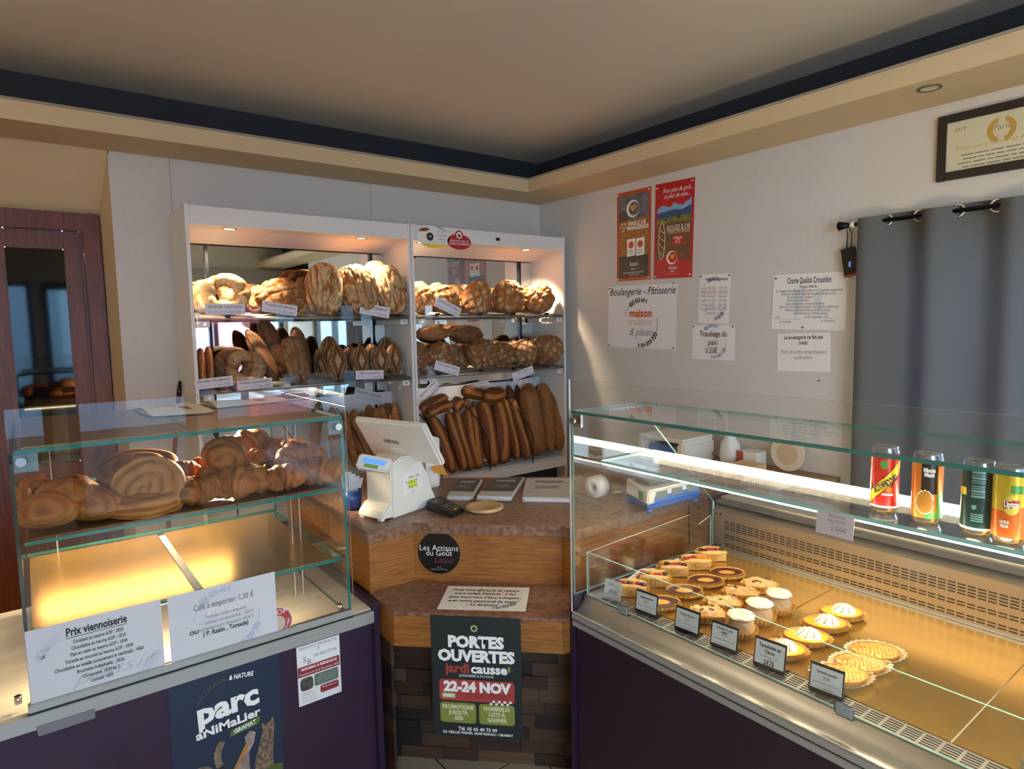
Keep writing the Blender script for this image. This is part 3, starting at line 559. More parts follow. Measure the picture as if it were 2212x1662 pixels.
# no credit
s, w, h = wall_sheet('notice', 'plain white no-credit notice below the quality charter', 'notice', [(1679, 722), (1793, 718), (1795, 805), (1680, 801)], PAPERW)
txt(s, 'La boulangerie ne fait pas\ncrédit', 0.0, 0.32*h, 0.030, INK, w=0.73*w, bold=0.0006, z=0.0006); txt(s, 'Merci de votre compréhension\nLa direction', 0, -0.06*h, 0.030, INKG, w=0.86*w)
q = P(1769, 823, X=XR-0.002); g_ = thing('push_pin', 'lone green push pin left in the wall under the no-credit notice', 'push pin', mat=frame(q, (0, -1, 0), (0, 0, 1))); pin(g_, 0, 0, 'green')
# ------------------------------------------------------------------ bread shelf units
YF = 3.6; ZT = 2.237; ZR1, ZR2, ZTR = 1.668, 1.285, 0.600
MIRROR = M('mirror_silver', (214, 220, 220), 0.02, 1.0)
LAMPW = M('warm_lamp_face', (255, 236, 200), 0.4, emit=(255, 220, 165), emit_s=25)
LED = M('white_led', (255, 250, 235), 0.4, emit=(255, 244, 220), emit_s=14)
ROD = M('grey_steel_rod', (150, 146, 140), 0.3, 0.8)
rod_cache = {}
def shelf_unit(x0, x1, label, lamps, upr):
    t = thing('bread_shelf', label, 'shelf unit', ((x0+x1)/2, YF, 0))
    MB().box(x0, x0+0.017, YF, 3.985, 0.0, ZT+0.004).build('side_panel', WHITEM, t, bevel=0.002)
    MB().box(x1-0.017, x1, YF, 3.985, 0.0, ZT+0.004).build('side_panel', WHITEM, t, bevel=0.002)
    a, b = x0+0.017, x1-0.017
    # header with inclined front, flat underside, sloping fascia down to the mirror
    MB().hexa([(a, 3.602, 2.142), (b, 3.602, 2.142), (b, 3.62, 2.142), (a, 3.62, 2.142), (a, 3.612, ZT), (b, 3.612, ZT), (b, 3.63, ZT), (a, 3.63, ZT)]).build('header_board', WHITEM, t)
    MB().box(a, b, 3.62, 3.745, 2.142, 2.158).build('underside', WHITEM, t)
    MB().hexa([(a, 3.745, 2.142), (b, 3.745, 2.142), (b, 3.93, 2.085), (a, 3.93, 2.085), (a, 3.745, 2.158), (b, 3.745, 2.158), (b, 3.93, 2.10), (a, 3.93, 2.10)]).build('sloped_fascia', WHITEM, t)
    MB().box(a, b, 3.62, 3.985, ZT-0.018, ZT-0.004).build('top_board', WHITEM, t)
    MB().box(a, b, 3.972, 3.985, 0.0, ZT-0.02).build('back_panel', WHITEM, t)
    MB().box(a+0.01, b-0.01, 3.962, 3.970, 1.16, 2.09).build('mirror', MIRROR, t)
    for k, u in enumerate(upr):
        MB().box(u-0.008, u+0.008, 3.945, 3.961, 0.62, 2.09).build('slotted_upright', BLACKM, t)
    MB().box(a, b, 3.90, 3.912, 1.095, 1.175).build('label_rail', M('label_rail_white', (214, 214, 220), 0.5), t)
    for zr in (ZR1, ZR2):
        rk = bpy.data.objects.new('bread_rack', None); COL.objects.link(rk); rk.location = ((x0+x1)/2, YF, zr); attach(rk, t); rk.matrix_parent_inverse = world_of(t).inverted()
        key = round(b-a, 3)
        if key not in rod_cache: rod_cache[key] = MB().tube([(-(b-a)/2+0.012, 0, 0), ((b-a)/2-0.012, 0, 0)], 0.0065, 8).mesh('rod', ROD)
        for k in range(8):
            o = link('rod', rod_cache[key]); attach_local(o, rk); o.location = (0, 0.022+0.044*k, 0.004*k)
        MB().tube([(a+0.012, 3.606, zr-0.006), (b-0.012, 3.606, zr-0.006)], 0.010, 10).build('front_rail', ROD, rk)
        for xx in (a+0.02, b-0.07):
            MB().box(xx, xx+0.05, 3.60, 3.95, zr-0.05, zr-0.018).build('bracket', WHITEM, rk, bevel=0.003)
            MB().tube([(xx+0.025, 3.597, zr-0.034), (xx+0.025, 3.60, zr-0.034)], 0.007, 10).build('screw', CHROME, rk)
        MB().pane(a+0.004, b-0.012, 3.588, 3.593, zr-0.032, zr+0.066).build('front_pane', [ACRYL, PEDGE], rk)
        for k in range(4):
            xx = a+(b-a)*(0.14+0.24*k)+0.05*math.sin(k*3+x0*5)
            MB().box(xx-0.013, xx+0.013, 3.585, 3.601, zr+0.002, zr+0.018).build('clip', BLACK, rk)
    # baguette tray at the bottom
    tr = bpy.data.objects.new('baguette_tray', None); COL.objects.link(tr); tr.location = ((x0+x1)/2, YF, ZTR); attach(tr, t); tr.matrix_parent_inverse = world_of(t).inverted()
    MB().box(a, b, 3.585, 3.60, 0.528, 0.592).build('tray_front', WHITEM, tr, bevel=0.002)
    MB().box(a, b, 3.60, 3.972, 0.545, 0.575).build('tray_bottom', WHITEM, tr)
    sk = ('slat', key)
    if sk not in rod_cache: rod_cache[sk] = MB().box(-(b-a)/2, (b-a)/2, -0.011, 0.011, 0, 0.012).mesh('slat', WHITEM)
    for k in range(10):
        o = link('slat', rod_cache[sk]); attach_local(o, tr); o.location = (0, 0.02+0.036*k, -0.012)
    for k in range(3):
        xx = a+(b-a)*(0.12+0.31*k)
        MB().tube([(xx, 3.592, 0.585), (xx, 3.592, 0.80), (xx-0.035, 3.69, 0.96), (xx-0.05, 3.95, 1.09)], 0.004, 6).build('divider_rod', BLACKM, tr)
    MB().box(a, b, 3.70, 3.72, 0.0, 0.528).build('kick_board', M('dark_purple_board', (40, 26, 48), 0.5), t)
    for lx in lamps:
        lp = P(lx[0], lx[1], Z=2.1415)
        l = bpy.data.objects.new('downlight', None); COL.objects.link(l); l.location = (lp.x, 3.685, 2.1415); attach(l, t); l.matrix_parent_inverse = world_of(t).inverted()
        MB().lathe([(0.026, 0.0), (0.037, 0.0), (0.038, -0.003), (0.034, -0.005), (0.026, -0.002)], 24, (lp.x, 3.685, 2.1415)).build('rim', CHROME, l)
        MB().lathe([(0.0005, -0.001), (0.026, -0.0015)], 20, (lp.x, 3.685, 2.1415)).build('bulb', LAMPW, l)
        d = bpy.data.lights.new('downlight_beam', 'SPOT'); d.energy = 26; d.color = (1.0, 0.77, 0.50); d.spot_size = math.radians(112); d.spot_blend = 0.5; d.shadow_soft_size = 0.02
        o = bpy.data.objects.new('downlight_beam', d); COL.objects.link(o); o.location = (lp.x, 3.69, 2.130); o.rotation_euler = (math.radians(20), 0, 0); o.parent = l; o.matrix_parent_inverse = world_of(l).inverted()
    return t
su1 = shelf_unit(0.695, 1.966, 'white bread shelf unit on the left with two lit downlights', [(500, 492), (783, 514)], (0.86, 1.86))
su2 = shelf_unit(1.970, 3.254, 'white bread shelf unit on the right bearing two oval stickers', [(915, 523), (1136, 540)], (3.10,))
for cx, sx, nm in ((P(1076, 517, Y=3.598), 0.012, 'cable_hole'),):
    MB().box(cx.x-0.014, cx.x+0.014, 3.598, 3.604, cx.z-0.01, cx.z+0.01).build('black_clip', BLACK, su2)
# oval stickers on the right header
def oval(px, py, rx, ry, label, mat):
    c = P(px, py, Y=3.598); mb = MB(); mb.prism(circ(0, 0, 1, 36, rx, ry), -0.001, 0.0)
    o = mb.build('oval_sticker', mat); o.matrix_basis = frame((c.x, 3.597, c.z), (1, 0, 0), (0, 0, 1)); return tag(o, label, 'sticker')
s = oval(936, 512, 0.122, 0.072, 'oval white and yellow bread sticker with a black dot on the shelf header', M('sticker_white', (226, 222, 214), 0.4))
shp(s, [(x, y) for x, y in circ(0, 0, 1, 36, 0.121, 0.071) if y < -0.038], M('sticker_yellow', (232, 200, 60), 0.5)); shp(s, [(x, y) for x, y in circ(0, 0, 1, 36, 0.121, 0.071) if y > 0.035 and x > -0.02], M('sticker_blue', (120, 150, 190), 0.5)); shp(s, [(-0.11, 0.03), (-0.09, 0.048), (-0.05, 0.055), (-0.02, 0.045), (-0.06, 0.03)], M('sticker_brown', (120, 62, 36), 0.5))
shp(s, circ(-0.025, 0.0, 0.026, 20), INK, z=0.0006); txt(s, 'CRC', -0.025, 0.0, 0.014, WHITEI, z=0.0009); txt(s, "Mon pain,\nje sais d'où\nil vient !", 0.06, 0.013, 0.024, INKG, w=0.075, shear=0.2)
s = oval(992, 523, 0.092, 0.050, 'oval red bread sticker with a white figure on the shelf header', RED)
txt(s, 'TRADITION ROUGE & OR', 0, 0.005, 0.017, WHITEI, w=0.15); txt(s, "TERRES D'AUVERGNE", 0, -0.014, 0.021, WHITEI, w=0.16)
o = shp(s, circ(0.0, 0.042, 0.032, 24), RED, z=0.0006, name='emblem'); shp(s, circ(0.0, 0.042, 0.022, 20), WHITEI, z=0.0008, name='emblem'); shp(s, circ(0.0, 0.040, 0.012, 14), M('sticker_brown', (120, 62, 36)), z=0.0010, name='emblem')

# ------------------------------------------------------------------ loaves
def sstep(a, b, x):
    t = max(0.0, min(1.0, (x-a)/(b-a))); return t*t*(3-2*t)
def cube_sphere(n):
    vs = {}; out = []; fs = []
    def vid(p):
        k = (round(p[0], 5), round(p[1], 5), round(p[2], 5))
        if k not in vs: vs[k] = len(out); out.append(Vector(p).normalized())
        return vs[k]
    def tn(a): return math.tan(a*math.pi/4)
    for ax in range(3):
        for sg in (-1, 1):
            for i in range(n):
                for j in range(n):
                    q = []
                    for di, dj in ((0, 0), (1, 0), (1, 1), (0, 1)):
                        a, b = tn(-1+2*(i+di)/n), tn(-1+2*(j+dj)/n); p = [0, 0, 0]; p[ax] = sg; p[(ax+1) % 3] = a; p[(ax+2) % 3] = b; q.append(vid(p))
                    fs.append(tuple(q) if sg > 0 else tuple(reversed(q)))
    return out, fs
CS = {n: cube_sphere(n) for n in (12, 18, 26)}
def loaf_mesh(name, L, W, T, kind, seed, mat, n=18, flour=0.8, box=1.0, bend=0.0):
    vs, fs = CS[n]; rnd = random.Random(seed); off = Vector((seed*3.1, seed*1.7, seed*0.9)); V = []; FL = []; CU = []
    ang = rnd.uniform(0.3, 0.9)
    for d in vs:
        e = box; x = math.copysign(abs(d.x)**e, d.x); y = math.copysign(abs(d.y)**e, d.y); z = math.copysign(abs(d.z)**e, d.z)
        u, v = d.x, d.y; fr = sstep(-0.15, 0.35, d.z)
        nz = noise.noise(Vector((x*1.7, y*1.7, z*1.7))+off)*0.10; n2 = noise.noise(Vector((x*5, y*5, z*5))+off)*0.035
        disp = nz+n2; cut = 0.0; fl = flour*(0.5+0.5*sstep(-0.25, 0.2, noise.noise(Vector((x*2.6, y*2.6, z*2.6))+off)))
        if kind == 'lattice':
            wu = 0.35*noise.noise(Vector((u*2.2, v*2.2, 3.0))+off); wv = 0.35*noise.noise(Vector((u*2.2, v*2.2, 9.0))+off)
            a = (u*math.cos(ang)+v*math.sin(ang))*2.25+0.2+wu; b = (-u*math.sin(ang)+v*math.cos(ang))*2.25+0.1+wv
            da = abs(a-round(a)); db = abs(b-round(b)); gw = 0.13+0.07*noise.noise(Vector((u*3, v*3, 5.0))+off); g = max(math.exp(-(da/gw)**2), math.exp(-(db/(gw*1.15))**2))*fr
            disp += 0.05*fr-0.12*g+0.05*(a-round(a))*fr; cut = 0.55*g; fl = fl*fr*(1-g)**2*(0.45+0.8*sstep(-0.2, 0.2, noise.noise(Vector((round(a)*1.7, round(b)*1.3, seed*1.1)))))
        elif kind == 'pave':
            r1 = abs(noise.noise(Vector((x*3.2, y*1.1, z*1.6))+off)); r2 = abs(noise.noise(Vector((x*6, y*2.4, z*3))+off*2)); rg = sstep(0.02, 0.17, r1)
            disp += (0.17*rg+0.07*sstep(0, 0.14, r2)-0.15)*fr; cut = (1-rg)*0.45; fl = flour*(rg**1.5)*(0.55+0.45*sstep(0.03, 0.12, r2))*(0.5+0.5*fr)
        elif kind == 'diamond':
            q = abs(u)*1.25+abs(v)*0.80; q += 0.10*noise.noise(Vector((u*3, v*3, 1.0))+off); g = math.exp(-((q-0.66)/0.22)**2)*fr; g = max(g, math.exp(-((q-1.12)/0.12)**2)*fr*0.7)
            disp += -0.07*g+0.03*(1-g)*fr; cut = 0.12*g; fl = flour*(1-g)**2*fr
        elif kind == 'long':
            c = 0.10+0.16*math.sin(v*3.0+seed); dd = abs(u-c); g = sstep(0.34, 0.22, dd)*fr*sstep(0.99, 0.82, abs(v)); ed = math.exp(-((dd-0.31)/0.06)**2)*fr
            disp += 0.10*g-0.06*ed; cut = g*0.9; fl = 0.10*flour
        elif kind == 'diag':
            a = (v*2.3+u*0.8+seed*0.37); da = abs(a-round(a)); g = sstep(0.30, 0.16, da)*fr*sstep(0.95, 0.6, abs(u)); ed = math.exp(-((da-0.28)/0.05)**2)*fr
            disp += 0.07*g-0.05*ed; cut = g*0.6; fl = flour*0.45*(1-g)*fr
        elif kind == 'rustic':
            r1 = abs(noise.noise(Vector((x*2.4, y*1.0, z*2))+off)); rg = sstep(0.0, 0.2, r1); disp += (0.10*rg-0.06)*fr; cut = (1-rg)*0.35; fl = fl*rg*0.6
        elif kind == 'layer':
            st = 0.5+0.5*math.sin(v*26+2.5*noise.noise(Vector((x*2, y*2, z*2))+off)); disp += 0.028*st+0.02; cut = 0.30*st+0.25*sstep(0.2, -0.5, d.z)+0.25*sstep(0.55, 0.9, abs(u)); fl = 0.0
        k = 1+disp*(0.9 if kind not in ('long', 'diag') else 0.8)
        if kind in ('long', 'diag'): k *= min(2.0, math.sqrt(max(0.0, 1-d.y**4))/max(0.02, math.sqrt(max(1e-6, 1-d.y*d.y))))
        zz = z*(1.0 if z > 0 else 0.62)
        xx = x*W/2*k+bend*W*(v*v-0.3)
        V.append((xx, y*L/2*(1+disp*0.35), zz*T*(0.6)*k)); FL.append(max(0, min(1, fl))); CU.append(max(0, min(1, cut)))
    mb = MB(); mb.add(V, fs, 0, True); return mb.mesh(name, mat, {'flour': FL, 'cut': CU})
def ring_mesh(name, R, r, seed, mat, flour=0.8):
    off = Vector((seed*2.1, seed, seed*0.5)); V = []; FL = []; CU = []; nu, nv = 56, 22; mb = MB()
    for i in range(nu):
        for j in range(nv):
            a, b = 2*math.pi*i/nu, 2*math.pi*j/nv; ca, sa, cb, sb = math.cos(a), math.sin(a), math.cos(b), math.sin(b)
            n1 = noise.noise(Vector((ca*1.4, sa*1.4, sb))+off); n2 = noise.noise(Vector((ca*5, sa*5, sb*2+cb))+off)
            g = sstep(0.05, 0.16, abs(math.sin(a*1.5+seed)*0.5+cb*0.28+0.2*n1))
            rr = r*(1+0.24*n1+0.10*n2-0.10*(1-g)*(sb > -0.3)); p = ((R+rr*cb)*ca, (R+rr*cb)*sa*0.94, rr*sb*0.95)
            V.append(p); FL.append(max(0, min(1, flour*g*(0.55+0.6*n2+0.4)))); CU.append((1-g)*0.5)
    fs = [(i*nv+j, ((i+1) % nu)*nv+j, ((i+1) % nu)*nv+(j+1) % nv, i*nv+(j+1) % nv) for i in range(nu) for j in range(nv)]
    mb.add(V, fs, 0, True); return mb.mesh(name, mat, {'flour': FL, 'cut': CU})
BASE = Matrix(((1, 0, 0, 0), (0, 0, -1, 0), (0, 1, 0, 0), (0, 0, 0, 1)))       # lying loaf -> standing, face to the room
LCACHE = {}
def bread(name, label, px, py, wp, hp, Y, kind, mat, T=None, rot=0.0, lean=12.0, yaw=0.0, n=18, flour=0.8, box=1.0, seed=1, group=None, bend=0.0, minz=None):
    c = P(px, py, Y=Y); e = 0.01
    kx = (PXL(c+Vector((e, 0, 0)))-PXL(c)).length/e; kz = (PXL(c+Vector((0, 0, e)))-PXL(c)).length/e
    W = wp/kx*0.90; L = hp/kz; T = T or min(W, L)*0.62
    if kind == 'ring': me = ring_mesh(name, (W+L)/4*0.70, (W+L)/4*0.335, seed, mat, flour)
    else: me = loaf_mesh(name, L, W, T, kind, seed, mat, n, flour, box, bend)
    o = link(name, me)
    o.matrix_basis = Matrix.Translation(c) @ Matrix.Rotation(math.radians(yaw), 4, 'Z') @ Matrix.Rotation(math.radians(-lean), 4, 'X') @ BASE @ Matrix.Rotation(math.radians(rot), 4, 'Z')
    if minz is not None:
        mz = min((o.matrix_basis @ v.co).z for v in me.vertices); o.location.z += minz-mz
    return tag(o, label, 'bread', group)
T1 = ZR1+0.008; T2 = ZR2+0.008
R1 = 'loaves on the upper left shelf'; R1R = 'loaves on the upper right shelf'; R2 = 'loaves on the middle left shelf'; R2R = 'loaves on the middle right shelf'
bread('crown_loaf', 'large pale floured ring loaf at the left of the upper left shelf', 486, 613, 122, 96, 3.69, 'ring', CRUST, seed=3, lean=12, group=R1, flour=1.0, minz=T1, yaw=-20)
bread('crown_loaf', 'second floured ring loaf half hidden behind the large ring on the upper left shelf', 455, 612, 95, 92, 3.83, 'ring', CRUST, seed=5, lean=8, group=R1, flour=1.0, minz=T1)
bread('round_loaf', 'round lattice-scored ordinary loaf next to the large ring on the upper left shelf', 606, 622, 116, 88, 3.68, 'lattice', CRUST, seed=4, lean=26, yaw=-12, n=26, group=R1, minz=T1)
bread('round_loaf', 'pale round loaf mostly hidden behind the lattice-scored ordinary loaf', 560, 620, 70, 70, 3.85, 'pave', CRUST, seed=14, lean=12, group=R1, minz=T1)
bread('oval_loaf', 'dark brown oval loaf standing behind the floured paving loaves', 657, 625, 52, 90, 3.84, 'rustic', CRUSTD, seed=6, lean=10, flour=0.3, group=R1, minz=T1)
bread('paving_loaf', 'pale floured upright loaf in front, leftmost of the wrinkled loaves', 703, 615, 74, 118, 3.655, 'pave', CRUST, seed=7, lean=14, n=26, flour=1.0, box=0.85, group=R1, minz=T1, yaw=-10)
bread('paving_loaf', 'brown-edged upright loaf peeking out behind the leftmost wrinkled loaf', 694, 600, 78, 112, 3.80, 'pave', CRUST, seed=8, lean=8, flour=0.6, box=0.85, group=R1, minz=T1)
bread('paving_loaf', 'golden upright wrinkled loaf in the middle of the tall loaves', 772, 618, 84, 112, 3.665, 'pave', CRUST, seed=9, lean=16, n=26, flour=0.7, box=0.85, rot=8, group=R1, minz=T1, yaw=-10)
bread('paving_loaf', 'golden loaf behind the middle wrinkled loaf, catching the lamp', 752, 600, 70, 106, 3.82, 'pave', CRUST, seed=10, lean=6, flour=0.5, box=0.85, group=R1, minz=T1)
bread('paving_loaf', 'tallest sunlit-looking loaf at the back near the right panel of the left unit', 812, 596, 66, 118, 3.80, 'pave', CRUST, seed=11, lean=5, flour=0.6, box=0.8, group=R1, minz=T1)
bread('paving_loaf', 'pale wrinkled upright loaf at the right end of the upper left shelf', 842, 624, 66, 112, 3.665, 'pave', CRUST, seed=12, lean=14, n=26, flour=1.0, box=0.85, rot=10, group=R1, minz=T1, yaw=-8)
for k, (px, py, w_, h_, Y, sd, lb) in enumerate(((908, 628, 56, 78, 3.68, 21, 'round lattice loaf cut off by the left panel of the upper right shelf'), (955, 625, 62, 80, 3.67, 22, 'dark lattice loaf, second from the left on the upper right shelf'), (985, 622, 50, 72, 3.83, 27, 'lattice loaf wedged behind the second and third loaves on the upper right shelf'), (1030, 637, 76, 66, 3.66, 23, 'broad lattice loaf in the middle of the upper right shelf'), (1032, 620, 68, 66, 3.84, 28, 'lattice loaf behind the broad middle loaf on the upper right shelf'),
        (1098, 638, 70, 74, 3.665, 24, 'lattice loaf right of the broad middle loaf on the upper right shelf'), (1090, 622, 60, 62, 3.84, 29, 'floured loaf behind the fourth lattice loaf on the upper right shelf'), (1134, 628, 46, 60, 3.86, 30, 'small loaf at the back right beside the dark upright'), (1162, 633, 62, 68, 3.68, 25, 'pale floured lattice loaf second from the right panel'), (1198, 634, 46, 72, 3.80, 26, 'lattice loaf leaning against the right panel of the upper right shelf'))):
    bread('lattice_loaf', lb, px, py, w_, h_, Y, 'lattice', CRUST, seed=sd, lean=18 if Y < 3.75 else 8, yaw=-20+random.Random(sd).uniform(-12, 12), n=26, flour=0.9, group=R1R, minz=T1, rot=random.Random(sd).uniform(0, 60))
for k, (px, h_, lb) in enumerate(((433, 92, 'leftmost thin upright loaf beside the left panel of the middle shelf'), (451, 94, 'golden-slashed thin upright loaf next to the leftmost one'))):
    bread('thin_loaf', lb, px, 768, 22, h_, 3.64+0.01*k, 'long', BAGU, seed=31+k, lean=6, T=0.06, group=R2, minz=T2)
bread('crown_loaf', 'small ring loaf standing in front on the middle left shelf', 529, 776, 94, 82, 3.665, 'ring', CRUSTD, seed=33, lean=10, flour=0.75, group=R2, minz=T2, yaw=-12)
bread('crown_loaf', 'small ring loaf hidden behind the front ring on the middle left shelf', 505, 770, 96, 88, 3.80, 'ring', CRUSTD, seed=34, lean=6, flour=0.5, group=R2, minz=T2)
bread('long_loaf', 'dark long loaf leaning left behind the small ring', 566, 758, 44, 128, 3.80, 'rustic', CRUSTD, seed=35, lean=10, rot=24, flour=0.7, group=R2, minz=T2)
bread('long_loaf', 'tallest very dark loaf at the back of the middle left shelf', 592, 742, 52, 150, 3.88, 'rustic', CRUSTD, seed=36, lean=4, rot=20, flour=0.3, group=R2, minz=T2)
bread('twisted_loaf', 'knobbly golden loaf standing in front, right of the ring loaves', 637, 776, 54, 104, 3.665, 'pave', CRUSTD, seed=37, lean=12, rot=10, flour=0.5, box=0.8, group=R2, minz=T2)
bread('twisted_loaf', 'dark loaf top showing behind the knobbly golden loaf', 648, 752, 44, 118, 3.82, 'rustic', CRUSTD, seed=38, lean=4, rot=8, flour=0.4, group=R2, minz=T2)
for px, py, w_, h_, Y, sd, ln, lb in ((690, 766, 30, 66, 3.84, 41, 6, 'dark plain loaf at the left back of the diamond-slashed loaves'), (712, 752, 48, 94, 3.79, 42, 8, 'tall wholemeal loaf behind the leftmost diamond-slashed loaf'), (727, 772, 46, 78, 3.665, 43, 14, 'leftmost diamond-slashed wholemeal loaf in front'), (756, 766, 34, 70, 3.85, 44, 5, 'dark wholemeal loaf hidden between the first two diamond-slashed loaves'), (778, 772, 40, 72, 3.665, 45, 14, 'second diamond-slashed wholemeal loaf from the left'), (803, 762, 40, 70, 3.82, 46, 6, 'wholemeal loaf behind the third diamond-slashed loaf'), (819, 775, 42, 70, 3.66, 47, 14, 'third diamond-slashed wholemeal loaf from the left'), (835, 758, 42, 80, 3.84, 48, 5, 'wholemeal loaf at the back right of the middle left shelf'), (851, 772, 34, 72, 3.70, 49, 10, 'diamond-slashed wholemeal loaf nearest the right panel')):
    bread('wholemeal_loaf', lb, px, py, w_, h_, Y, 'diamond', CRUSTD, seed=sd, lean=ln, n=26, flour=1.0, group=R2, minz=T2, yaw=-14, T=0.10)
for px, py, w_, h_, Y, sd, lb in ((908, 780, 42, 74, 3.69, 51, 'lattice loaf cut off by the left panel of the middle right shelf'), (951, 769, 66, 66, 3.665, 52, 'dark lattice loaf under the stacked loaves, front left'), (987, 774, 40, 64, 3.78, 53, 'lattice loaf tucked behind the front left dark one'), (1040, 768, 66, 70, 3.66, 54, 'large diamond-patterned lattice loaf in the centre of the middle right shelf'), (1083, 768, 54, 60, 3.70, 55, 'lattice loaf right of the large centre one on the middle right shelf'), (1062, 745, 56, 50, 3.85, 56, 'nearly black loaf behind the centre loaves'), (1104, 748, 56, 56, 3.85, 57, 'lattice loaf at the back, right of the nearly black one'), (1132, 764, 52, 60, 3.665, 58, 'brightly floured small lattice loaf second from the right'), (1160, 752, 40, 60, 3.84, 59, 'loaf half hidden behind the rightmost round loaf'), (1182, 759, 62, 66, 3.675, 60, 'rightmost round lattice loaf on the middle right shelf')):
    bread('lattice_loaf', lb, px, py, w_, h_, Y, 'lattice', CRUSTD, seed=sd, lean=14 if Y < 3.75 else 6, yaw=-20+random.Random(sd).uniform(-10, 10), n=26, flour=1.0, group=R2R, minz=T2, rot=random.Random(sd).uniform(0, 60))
o = bread('flat_loaf', 'floured loaf lying on top of the front left lattice loaves', 936, 722, 68, 30, 3.74, 'rustic', CRUST, seed=61, lean=0, flour=0.8, group=R2R, T=0.16)
o = bread('flat_loaf', 'crusty brown loaf lying on top, left of centre on the middle right shelf', 1003, 723, 70, 40, 3.74, 'pave', CRUSTD, seed=62, lean=0, flour=0.25, group=R2R, T=0.18)
o = bread('flat_loaf', 'dark loaf lying behind between the two stacked loaves', 975, 712, 44, 26, 3.88, 'rustic', CRUSTD, seed=63, lean=0, flour=0.1, group=R2R, T=0.12)
# baguettes standing in the bottom trays
TB = ZTR+0.001
BG = 'baguettes in the right tray'; BGL = 'baguettes in the left tray'
def baguette(label, xb, yb, xt, yt, wp, kind, seed, Yb=3.64, lean=0.16, group=BG, mat=BAGU, flour=0.5):
    b = P(xb, yb, Y=Yb); t = P(xt, yt, Y=Yb+lean); b.z = max(b.z, TB+0.012)
    ax = (t-b); L = ax.length; c = (b+t)/2; e = 0.01; kx = (PXL(c+Vector((e, 0, 0)))-PXL(c)).length/e; W = wp/kx*1.06
    me = loaf_mesh('baguette', L, W, W*0.85, kind, seed, mat, 18, flour, 1.0, 0.0)
    o = link('baguette', me); y = ax.normalized(); zt = Vector((-0.25, -1, 0.1)); x = y.cross(zt).normalized(); z = x.cross(y)
    o.matrix_basis = Matrix(((x.x, y.x, z.x, c.x), (x.y, y.y, z.y, c.y), (x.z, y.z, z.z, c.z), (0, 0, 0, 1)))
    return tag(o, label, 'baguette', group)
for a in ((980, 1028, 932, 898, 26, 'long', 71, 'leftmost full-length traditional baguette in front of the right tray'), (1003, 1026, 967, 888, 20, 'long', 72, 'second traditional baguette from the left in the right tray'), (1016, 1022, 982, 884, 20, 'long', 73, 'third traditional baguette, slim and lighter cut'), (1030, 1020, 1005, 884, 22, 'long', 74, 'fourth traditional baguette with a long pale cut'), (1036, 1018, 1016, 876, 22, 'long', 75, 'fifth traditional baguette, right of the pale-cut one'), (1068, 1008, 1040, 866, 28, 'long', 76, 'broad dark-edged loaf behind the first thin black rod'), (1088, 1004, 1074, 864, 30, 'long', 77, 'broad loaf with the palest wide cut in the middle of the right tray'),
          (1117, 994, 1090, 862, 18, 'long', 78, 'dark slim baguette right of the palest loaf'), (1139, 994, 1106, 862, 20, 'long', 79, 'slim loaf with a long cut leaning left'), (1162, 983, 1136, 830, 34, 'diag', 80, 'floured country loaf behind the second thin black rod'), (1187, 976, 1172, 828, 26, 'diag', 81, 'dark diagonal-slashed baguette second from the right panel'), (1208, 972, 1196, 828, 26, 'diag', 82, 'diagonal-slashed baguette nearest the right panel')):
    baguette(a[7], a[0], a[1], a[2], a[3], a[4], a[5], a[6])
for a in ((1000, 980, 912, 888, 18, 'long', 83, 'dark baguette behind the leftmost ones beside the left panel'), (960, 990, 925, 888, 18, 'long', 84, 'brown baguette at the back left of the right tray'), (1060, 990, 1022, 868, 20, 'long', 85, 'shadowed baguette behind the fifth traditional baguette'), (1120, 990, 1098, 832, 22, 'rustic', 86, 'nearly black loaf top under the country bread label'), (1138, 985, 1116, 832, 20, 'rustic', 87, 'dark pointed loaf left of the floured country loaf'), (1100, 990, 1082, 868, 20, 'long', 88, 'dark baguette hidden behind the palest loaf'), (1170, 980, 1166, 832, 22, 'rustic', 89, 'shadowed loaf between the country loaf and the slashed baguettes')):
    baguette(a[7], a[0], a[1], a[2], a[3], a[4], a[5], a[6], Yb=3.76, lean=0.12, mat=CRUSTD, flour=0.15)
for x0, y0, x1, y1, w_, Y, sd, lb in ((906, 884, 966, 857, 21, 3.80, 91, 'half baguette lying across the tops at the left, upper one'), (922, 892, 976, 872, 20, 3.73, 92, 'half baguette lying across the tops at the left, lower one'), (979, 886, 996, 862, 24, 3.72, 93, 'cut baguette end facing forward with an open crumb'), (1000, 880, 1008, 860, 14, 3.80, 94, 'small baguette end behind the open-crumb one'), (996, 845, 1052, 853, 22, 3.82, 95, 'baguette lying along the tops under the traditional bread label'), (1042, 858, 1090, 850, 26, 3.76, 96, 'broken baguette half with holes in its crumb lying on top')):
    baguette(lb, x0, y0, x1, y1, w_, 'long', sd, Yb=Y, lean=0.0, group='half baguettes lying on top', flour=0.4)
